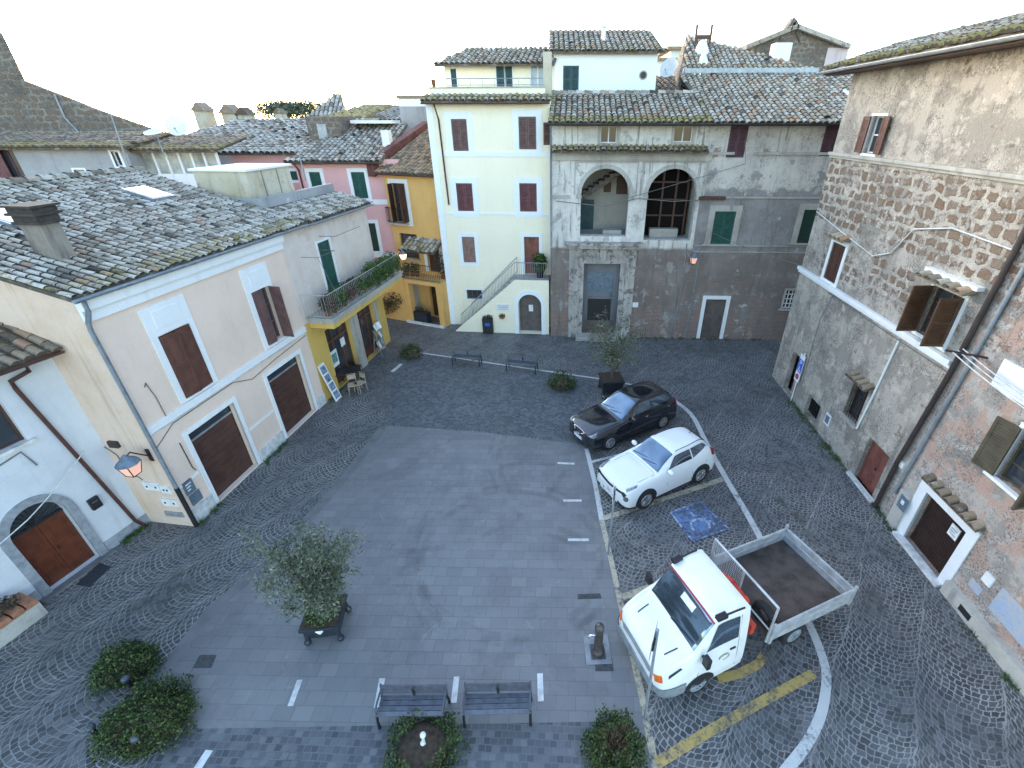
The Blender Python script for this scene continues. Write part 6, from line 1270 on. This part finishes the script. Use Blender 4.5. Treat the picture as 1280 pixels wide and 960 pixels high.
for s_ in (1, -1):
    g = MB(); sh.patch(g, 0, 0, 0, 0, .01, 8, 5, s_, quad=((4.0, 4.12), (6.6, 4.12), (6.5, 4.88), (4.95, 4.92))); g.build('side_window', M['car_glass'], tk)
    g = MB(); sh.patch(g, 0, 0, 0, 0, .008, 5, 4, s_, quad=((.45, 3.6), (1.1, 3.6), (1.1, 4.35), (.45, 4.5))); g.build('headlight', M['lamp_orange'], tk)
    g = MB(); sh.patch(g, 0, 0, 0, 0, .008, 5, 4, s_, quad=((1.55, 3.75), (2.35, 3.95), (2.3, 4.12), (1.6, 4.0))); g.build('side_repeater', M['black'], tk)
    g = MB(); lineon(sh, g, [(3.3, 2.2), (3.3, 3), (3.7, 4.1)], .006, s_); lineon(sh, g, [(6.75, 2.2), (6.75, 3.4), (6.7, 4.9)], .006, s_); g.build('door_seam', M['black'], tk)
    g = MB(); lineon(sh, g, [(6.0, 3.7), (6.45, 3.7)], .03, s_); g.build('door_handle', M['black'], tk)
    mr = MB(); mr.tube([(4.35, .93 * s_, 1.35), (4.38, 1.12 * s_, 1.42)], .03, 6); mr.box(4.32, 4.42, 1.08 * s_ - .085, 1.08 * s_ + .085, 1.24, 1.54); mr.build('mirror', M['black'], tk, bevel=.04)
    rl = MB(); lineon(sh, rl, [(5.1 + k * .19, 5.6) for k in range(11)], .022, s_); rl.build('roof_gutter', M['iron'], tk); bt = MB(); p = sh.at(5.2, 5.62); bt.box(p.x - .12, p.x + .12, p.y * s_ - .06, p.y * s_ + .06, p.z - .02, p.z + .07); bt.build('roof_clamp', M['iron'], tk)
    am = MB(); arch(sh, am, 4.32, .40, s_); am.build('wheel_arch', M['black'], tk); wheel(tk, 4.32, .89 * s_, .33, .2, 'grey_pipe', s_); wheel(tk, 1.5, .84 * s_, .33, .24, 'grey_pipe', s_)
hv = MB()
for s_ in (1, -1): lineon(sh, hv, [(1.95 + k * .13, 6.25 + k * .02 if False else 6.2) for k in range(6)], .014, s_)
hv.build('bonnet_vent', M['black'], tk)
bu = MB(); [sh.patch(bu, 0, 2.6, 1.0, 2.95, .02, 20, 5, s_) for s_ in (1, -1)]; x0_ = cabst[0][0]; bu.box(x0_ - .05, x0_ + .03, -.7, .7, .44, .66); bu.build('bumper', M['grey_pipe'], tk); gr_ = MB(); [sh.patch(gr_, 0, 0, 0, 0, .012, 5, 5, s_, quad=((0.05, 4.6), (.55, 4.5), (.6, 7), (0.05, 7))) for s_ in (1, -1)]; gr_.build('grille', M['grey_pipe'], tk)
wi = MB()
for y0, y1 in ((-.75, -.05), (0, .7)): wi.tube([sh.at(3.16, 7) + Vector((.04, y0, -.02 + .03)), sh.at(3.3, 7) + Vector((.03, y1, .02))], .012, 5)
wi.build('wiper', M['black'], tk)
dg_ = MB(); p = sh.at(5.6, 3.45); dg_.tube([(p.x - .08, p.y + .001, p.z), (p.x - .08, p.y + .006, p.z)], .001, 4); q_ = [(p.x + .13 * math.cos(k * .4), p.y + .008, p.z + .09 * math.sin(k * .4)) for k in range(13)]; dg_.tube(q_, .018, 5); dg_.build('door_badge', simple('faded_badge', (.42, .40, .30), .6), tk)
ch = MB(); ch.box(.1, 4.6, -.42, -.3, .5, .68); ch.box(.1, 4.6, .3, .42, .5, .68); ch.box(1.4, 1.6, -.7, .7, .28, .4); ch.box(.3, 2.4, -.3, .3, .681, .82); ch.build('chassis', M['iron'], tk)
fl = MB(); fl.box(.03, 2.5, -1.0, 1.0, .83, .93); fl.build('bed_floor', M['bed_floor'], tk)
def board(nm, x0, x1, y0, y1, z0, z1):
    b_ = MB(); b_.box(x0, x1, y0, y1, z0, z1); 
    t_ = .012; 
    for z in (z0 + .04, (z0 + z1) / 2, z1 - .04):
        b_.box(x0 - t_, x1 + t_, y0 - t_, y1 + t_, z - .022, z + .022)
    b_.build(nm, M['alu'], tk)
board('side_board', .04, 2.5, 1.0, 1.03, .86, 1.36); board('side_board', .04, 2.5, -1.03, -1.0, .86, 1.36); board('tail_board', -.01, .02, -1.0, 1.0, .86, 1.36); 
ps = MB()
for x, y in ((-.0, 1.03), (0, -1.03), (2.5, 1.03), (2.5, -1.03)): ps.box(x - .035, x + .035, y - .03, y + .03, .8, 1.46)
ps.build('corner_post', M['alu'], tk)
hb = MB()
for y in (-1.0, .0, 1.0): hb.tube([(2.58, y, .85), (2.58, y, 2.05)], .03, 6)
hb.tube([(2.58, -1.0, 2.05), (2.58, 1.0, 2.05)], .032, 6); hb.tube([(2.58, -1, 1.25), (2.58, 1.0, 1.25)], .025, 6); hb.build('headboard', M['alu'], tk)
me_ = MB()
for k in range(16): a = -1 + k / 16; me_.tube([(2.58, a, 1.27), (2.58, a, 2.03)], .006, 4, cap=False)
for k in range(12): z = 1.27 + .76 * k / 12; me_.tube([(2.58, -1, z), (2.58, 0, z)], .006, 4, cap=False)
me_.build('headboard_mesh', M['alu'], tk)
cn = MB(); cn.box(2.68, 3.0, -.2, .2, .7, 1.15); cn.tube([(2.84, 0, 1.0), (2.84, 0, 1.5)], .11, 10); cn.build('crane_base', M['iron'], tk)
ca = MB(); ca.prism([(2.78, -.5, 1.45), (2.9, -.5, 1.45), (2.94, -.05, 1.62), (2.76, -.05, 1.62)], (0, .02, .16)); ca.prism([(2.76, -.1, 1.5), (2.94, -.1, 1.5), (2.96, .42, 1.38), (2.74, .42, 1.38)], (0, 0, .26)); ca.tube([(2.85, .38, 1.34), (2.85, .38, 1.68)], .12, 10); ca.box(2.78, 2.9, .5, .8, 1.0, 1.3); ca.build('crane_arm', M['crane_red'], tk)
sp = MB(); n = 20; sp.tube([(2.34, .62 + .24 * math.cos(2 * math.pi * k / 20), 1.15 + .24 * math.sin(2 * math.pi * k / 20)) for k in range(21)], .1, 8); sp.build('spare_wheel', M['rubber'], tk)
# ------------------------------------------------------------------ benches, hedges, planters and the rest of the square
def bench(pl, pr, label):
    a, b = G(*pl), G(*pr); d = b - a; L = d.length; r = empty('park_bench', (a + b) / 2, math.atan2(d.y, d.x), label, 'bench', None); h_ = L / 2 - .06
    st = MB()
    for k in range(3): st.box(-h_, h_, .045 + k * .105, .13 + k * .105, .43, .46)
    st.build('seat', M['bench'], r); fr = MB(); fr.box(-h_ - .02, h_ + .02, -.05, .035, .425, .462); fr.build('front_rail', M['bench_rail'], r)
    bk = MB()
    for k in range(2): bk.box(-h_, h_, -.012, .012, .03 + k * .12, .125 + k * .12, Matrix.Translation((0, .37, .45)) @ Matrix.Rotation(rad(-14), 4, 'X'))
    bk.build('backrest', M['bench'], r)
    for x in (-h_, h_):
        for y0, y1 in ((.0, -.06), (.34, .42)): l = MB(); l.tube([(x, y0, .43), (x, (y0 + y1) / 2 + (.02 if y0 else -.02), .2), (x, y1, .0)], [.03, .026, .034], 8); l.build('leg', M['iron'], r)
        am = MB(); am.tube([(x, .36, .46), (x, .43, .72)], .024, 6); am.tube([(x, .0, .44), (x, -.02, .58), (x, .15, .61), (x, .39, .60)], .022, 6); am.build('armrest', M['bench'], r)
    mp_ = MB(); mp_.box(-.025, .025, -.02, .36, .40, .428); mp_.box(-.025, .025, .345, .365, .4, .68); mp_.build('brace', M['iron'], r)
    return r
bench((472, 906), (561, 905), 'dark blue bench right behind the ring hedge with the white lamp'); bench((578, 904), (667, 902), 'dark blue bench between the drinking fountain and the bench by the ring hedge')
bench((565, 456), (601, 458), 'far dark bench on the white line beside the small round hedge'); bench((632, 463), (671, 467), 'far dark bench on the white line, the one nearer the black car')
def blob(cx, cy, cz, rx, ry, rz, n, mb, size, ring=None, seed=0):
    for _ in range(n):
        d = Vector((RND.gauss(0, 1), RND.gauss(0, 1), abs(RND.gauss(0, 1)))).normalized(); az = math.atan2(d.y, d.x); bump = 1 + .09 * math.sin(3 * az + seed) + .07 * math.sin(7 * az + 2 * seed) + .09 * math.sin(5 * d.z * 2 + az * 3 + seed) + .05 * math.sin(13 * az + 9 * d.z + seed); k = (RND.random() ** .3) * bump * (1.0 + (.16 * RND.random() if RND.random() < .10 else 0))
        c = Vector((cx + d.x * rx * k, cy + d.y * ry * k, cz + d.z * rz * k))
        if ring and math.hypot((c.x - cx) / rx, (c.y - cy) / ry) < ring * (1 + .12 * math.sin(4 * az + seed)): continue
        dd = Vector((RND.gauss(0, 1), RND.gauss(0, 1), RND.gauss(.4, 1))).normalized(); s_ = dd.cross(Vector((RND.random() - .5, RND.random() - .5, RND.random() - .5))).normalized(); L = size * RND.uniform(.6, 1.3)
        mb.face([c - dd * L / 2, c + s_ * L * .3, c + dd * L / 2, c - s_ * L * .3])
def hedge(px, py, rx, ry, h, n, label, ring=None, centre=None, cat='hedge', size=.06, seed=0, base='soil'):
    p = G(px, py); r = empty('hedge', (p.x, p.y, 0), 0, label, cat); mb = MB(); blob(0, 0, .06, rx, ry, h, n, mb, size, ring, seed); mb.build('foliage', M['box'], r)
    c = MB()
    if ring: c.lathe((0, 0, 0), [(rx * .66, 0), (rx * .62, h * .45), (rx * .5, h * .5), (0, h * .52)], 18); c.v = [(x, y * ry / rx, z) for x, y, z in c.v]; c.build('bed', M[centre], r)
    else: c.ball((0, 0, h * .1), (rx * .72, ry * .72, h * .68), 14, 8); c.build('core', M['soil'], r)
    return r
hedge(161, 838, .70, .56, .60, 5200, 'dark round clipped hedge at the left, the smaller and farther of the two', seed=1); hedge(192, 904, .90, .78, .72, 9000, 'large dark clipped hedge at the lower left with the smaller one behind it', seed=2.4)
hg = hedge(530, 941, .78, .76, .55, 6000, 'low ring hedge around bare soil and a white lamp', .56, 'soil', seed=.7, size=.06); hedge(768, 938, .64, .62, .55, 5200, 'low round hedge with straw dry growth in its middle, right of the near benches', .34, 'soil', seed=3.3, size=.06)
hedge(515, 446, .62, .5, .75, 900, 'small round hedge at the left end of the far white line', seed=4, size=.1); hedge(702, 484, .72, .55, .8, 1100, 'small dark hedge between the far benches and the black car', seed=5, size=.1)
dr = MB(); 
for _ in range(420):
    a = RND.uniform(0, 6.28); k = .27 * RND.random() ** .5; L = RND.uniform(.08, .2); dr.tube([(k * math.cos(a), k * math.sin(a), .25), (k * math.cos(a) * 1.3 + RND.gauss(0, .03), k * math.sin(a) * 1.3 + RND.gauss(0, .03), .3 + L)], .005, 3, cap=False)
p = G(768, 938); q_ = empty('dry_plant', (p.x, p.y, 0), 0, 'straw coloured dry tuft in the middle of the low round hedge right of the benches', 'plant'); dr.build('stems', M['dry'], q_)
p = G(533, 938); q_ = empty('garden_lamp', (p.x, p.y, 0), 0, 'small white lamp standing in the soil of the ring hedge', 'lamp'); mb = MB(); mb.tube([(0, 0, .2), (0, 0, .5)], .03, 8); mb.build('post', M['white_box'], q_); mb = MB(); mb.ball((0, .03, .56), (.06, .06, .065), 12, 8); mb.ball((0, -.05, .43), (.05, .05, .045), 12, 8); mb.build('lamp_head', M['white_box'], q_)
for k, (px, py, lb) in enumerate(((168, 862, 'low ball topped bollard between the two left hedges, on the left'), (219, 868, 'low ball topped bollard at the right edge of the large left hedge'), (181, 936, 'low ball topped bollard in front of the large left hedge'), (126, 923, 'low ball topped bollard left of the large hedge, on the cobbles'))):
    p = G(px, py); r = empty('bollard', (p.x, p.y, 0), 0, lb, 'bollard', 'ball topped bollards by the left hedges'); mb = MB(); mb.lathe((0, 0, 0), [(.09, 0), (.09, .05), (.05, .08), (.045, .34), (.06, .36)], 12); mb.build('post', M['iron'], r); mb = MB(); mb.ball((0, 0, .43), .085, 16, 10); mb.build('ball', M['zinc_dark'], r)
def leafy_tree(r, h0, H, R, nb, nl, mat, size, asp=.3, seed=1):
    rng = random.Random(seed); tr = MB(); tips = []
    tr.tube([(0, 0, h0 - .3), (.02, .01, h0 + .3), (0, .02, h0 + H * .35)], [.055, .045, .035], 8)
    for k in range(nb):
        a = 2 * math.pi * k / nb + rng.uniform(-.4, .4); el = rng.uniform(.75, 1.5); L = H * rng.uniform(.5, .85); b0 = Vector((0, 0, h0 + H * rng.uniform(.05, .35))); pts = [b0]
        d = Vector((math.cos(a) * math.cos(el), math.sin(a) * math.cos(el), math.sin(el)))
        for s_ in range(1, 5): 
            q_ = b0 + d * L * s_ / 4 + Vector((rng.gauss(0, .05), rng.gauss(0, .05), rng.gauss(0, .04)))
            e = math.hypot(q_.x, q_.y)
            if e > R: q_.x *= R / e; q_.y *= R / e
            pts.append(q_)
        tr.tube(pts, [.022, .018, .014, .009, .004], 5)
        for s_ in (1, 2, 3, 4):
            for _ in range(2):
                c = pts[s_] + Vector((rng.gauss(0, .16), rng.gauss(0, .16), rng.gauss(0, .13))); tips.append((pts[s_], c)); tr.tube([pts[s_], c], [.007, .003], 4, cap=False)
    tr.build('trunk', M['bark'], r); lf = MB()
    for _ in range(nl):
        a, c = rng.choice(tips); t_ = rng.uniform(.1, 1.25); p = a.lerp(c, t_) + Vector((rng.gauss(0, .085), rng.gauss(0, .085), rng.gauss(0, .085)))
        d = ((c - a).normalized() + Vector((rng.gauss(0, .6), rng.gauss(0, .6), rng.gauss(0, .6)))).normalized(); s_ = d.cross(Vector((rng.gauss(0, 1), rng.gauss(0, 1), rng.gauss(0, 1)))).normalized(); L = size * rng.uniform(.6, 1.25)
        lf.face([p, p + d * L * .5 + s_ * L * asp * .5, p + d * L, p + d * L * .5 - s_ * L * asp * .5], rng.random())
    lf.build('crown', M[mat], r)
def planter(loc, rz, w, h, label):
    r = empty('tree_planter', loc, rz, label, 'planter'); mb = MB(); a, b = w / 2, w / 2 * .82
    for (za, zb, ea, eb) in ((.16, h - .08, b, a * .97), (h - .08, h, a * 1.05, a * 1.05)):
        V = [(x * e, y * e, z) for z, e in ((za, ea), (zb, eb)) for x, y in ((-1, -1), (1, -1), (1, 1), (-1, 1))]; mb.raw(V, [(0, 1, 5, 4), (1, 2, 6, 5), (2, 3, 7, 6), (3, 0, 4, 7), (3, 2, 1, 0), (4, 5, 6, 7)])
    mb.build('tub', M['planter'], r, bevel=.01); s_ = MB(); s_.box(-a * .95, a * .95, -a * .95, a * .95, h, h + .012); s_.build('soil', M['soil'], r)
    for x, y in ((-1, -1), (1, -1), (1, 1), (-1, 1)): l = MB(); l.tube([(x * b, y * b, h - .1), (x * b * 1.05, y * b * 1.05, .1)], .055, 8); l.ball((x * b * 1.08, y * b * 1.08, .09), .085, 10, 8); l.build('leg', M['planter'], r)
    return r
pc = G(412, 784); ang_ = rad(8); pr_ = planter(pc, ang_, .86, .62, 'square dark planter on ball feet holding the olive tree at the left of the paving')
mb = MB(); hp = [(0, -.05), (.05, .0), (.075, .045), (.06, .08), (.03, .085), (0, .06), (-.03, .085), (-.06, .08), (-.075, .045), (-.05, .0)]; mb.prism([(x * 1.2, -.45, .47 + z * 1.2) for x, z in hp], (0, .04, 0)); mb.build('heart_tag', M['sign_white'], pr_)
tH = at(434, 640, pc.y).z; print('tree top', tH)
ot = empty('olive_tree', (pc.x + .1, pc.y + .05, 0), .3, 'grey green olive tree growing out of the square dark planter', 'tree'); leafy_tree(ot, .62, 2.45, .92, 34, 13000, 'olive', .09, .32, 5)
up = plant_ball((0, 0, 0), (.42, .42, .17), 900, .09, .4); uo = empty('trailing_plant', (pc.x, pc.y, .68), ang_, 'bright green low plants spilling round the foot of the olive tree', 'plant'); up.build('foliage', M['plant'], uo)
pf_ = G(763, 489); planter(pf_, .1, 1.0, .75, 'square dark planter beyond the black car, at the end of the white line'); ft = empty('small_tree', (pf_.x, pf_.y, 0), 0, 'small airy tree in the planter beyond the black car', 'tree'); leafy_tree(ft, .7, 2.9, 1.1, 22, 3600, 'olive', .11, .35, 9)
wd = MB()
def weed(W_, u0, u1, n, k=.12):
    for _ in range(n):
        u = RND.uniform(u0, u1); c = W_.world(u, -abs(RND.gauss(0, k)) - .03, 0)
        for _ in range(9):
            d = Vector((RND.gauss(0, .5), RND.gauss(0, .5), 1)).normalized() * RND.uniform(.05, .22); s_ = d.cross(Vector((RND.random() - .5, RND.random() - .5, .1))).normalized() * .012
            p = c + Vector((RND.gauss(0, .04), RND.gauss(0, .04), 0)); wd.face([p - s_, p + s_, p + d])
weed(LF, 1.6, 4.6, 70, .3); weed(LF, 4.6, 12, 50); weed(RW, 2.2, 7.2, 60); weed(RW, 8.8, 10, 22); weed(RW, 12, 16, 30); weed(LW, 3.0, 4.5, 25); weed(LW, .0, 1.0, 18); weed(WL, 6.2, 7.1, 30); weed(h2.W, 0, 1.2, 14)
tag(wd.build('weeds', M['plant']), 'small weeds growing where the old walls meet the cobbles', 'weeds', kind='stuff')
# drinking fountain
fp = G(747, 815); r = empty('drinking_fountain', fp, .05, 'cast iron drinking fountain post on a stone slab in the paving', 'fountain')
mb = MB(); mb.lathe((0, 0, .03), [(.15, 0), (.15, .001), (.15, .08), (.125, .09), (.12, .16), (.105, .18), (.10, .88), (.112, .90), (.112, .93), (.10, .98), (.06, 1.03), (0, 1.05)], 16); mb.build('post', simple('fountain_iron', (.10, .085, .08), .45, .4, .45, 9, .15), r)
mb = MB(); mb.box(-.30, .30, -.30, .42, .005, .03); mb.build('slab', simple('wet_stone', (.25, .255, .265), .3, 0, .3, 5), r); mb = MB(); mb.box(-.17, .17, -.19, .17, .03, .045); mb.build('drain', M['grate'], r)
mb = MB(); mb.tube([(-.10, -.02, .72), (-.22, -.04, .74), (-.25, -.04, .66)], .022, 6); mb.build('spout', M['chrome'], r)
# sign poles
def sign_pole(base, top, label, plate, cat='sign pole'):
    b = G(*base); t_ = at(*top, b.y); t_ = Vector((t_.x, b.y, t_.z)); r = empty('sign_pole', b, 0, label, cat); mb = MB(); mb.tube([(0, 0, 0), t_ - b], .03, 8); mb.ball(t_ - b, .034, 8, 6); mb.build('pole', M['grey_pipe'], r)
    mb = MB(); c = t_ - b; T = Matrix.Translation((c.x, c.y, c.z - plate[1] / 2 - .03)) @ Matrix.Rotation(rad(plate[2]), 4, 'Z')
    mb.box(-plate[0] / 2, plate[0] / 2, .033, .042, -plate[1] / 2, plate[1] / 2, T); mb.build('sign_plate', M['grey_paint'], r); mb = MB(); mb.box(-plate[0] / 2 + .05, plate[0] / 2 - .05, .0, .033, -.05, -.02, T); mb.box(-plate[0] / 2 + .05, plate[0] / 2 - .05, .0, .033, .1, .13, T); mb.build('clamp', M['iron'], r)
    mb = MB(); mb.box(-plate[0] / 2 + .01, plate[0] / 2 - .01, .042, .045, -plate[1] / 2 + .01, plate[1] / 2 - .01, T); mb.build('sign_face', M['sign_white'], r); return r
sign_pole((760, 693), (769, 609), 'thin grey sign pole beside the disabled bay in front of the white crossover', (.4, .45, 83)); sign_pole((806, 897), (822, 788), 'leaning grey sign pole in front of the white truck', (.45, .6, 66))
# ------------------------------------------------------------------ light
w = bpy.data.worlds.new('World'); S.world = w; w.use_nodes = True; nt_ = w.node_tree; bg = nt_.nodes['Background']; sky = nt_.nodes.new('ShaderNodeTexSky'); sky.sky_type = 'NISHITA'; sky.sun_disc = False
SUN_EL, SUN_AZ = 12.0, 322.0      # azimuth clockwise from the +Y axis of the scene
sky.sun_elevation = rad(SUN_EL); sky.sun_rotation = rad(SUN_AZ); sky.air_density = 1.0; sky.dust_density = 1.0; sky.ozone_density = 1.0; sky.altitude = 300
hs_ = nt_.nodes.new('ShaderNodeHueSaturation'); hs_.inputs['Saturation'].default_value = .98; nt_.links.new(sky.outputs[0], hs_.inputs['Color']); nt_.links.new(hs_.outputs[0], bg.inputs[0]); bg.inputs[1].default_value = .15
sl_ = bpy.data.lights.new('sun', 'SUN'); sl_.energy = .5; sl_.angle = rad(40); sl_.color = (1.0, .95, .89); so_ = bpy.data.objects.new('sun', sl_); COL.objects.link(so_)
d = Vector((math.sin(rad(SUN_AZ)) * math.cos(rad(SUN_EL)), math.cos(rad(SUN_AZ)) * math.cos(rad(SUN_EL)), math.sin(rad(SUN_EL)))); so_.rotation_euler = (-d).to_track_quat('-Z', 'Y').to_euler()
S.view_settings.view_transform = 'Standard'; S.view_settings.look = 'None'; S.view_settings.gamma = 1; S.view_settings.use_curve_mapping = False; S.view_settings.exposure = 2.6
S.cycles.max_bounces = 6; S.cycles.diffuse_bounces = 3; S.cycles.glossy_bounces = 3
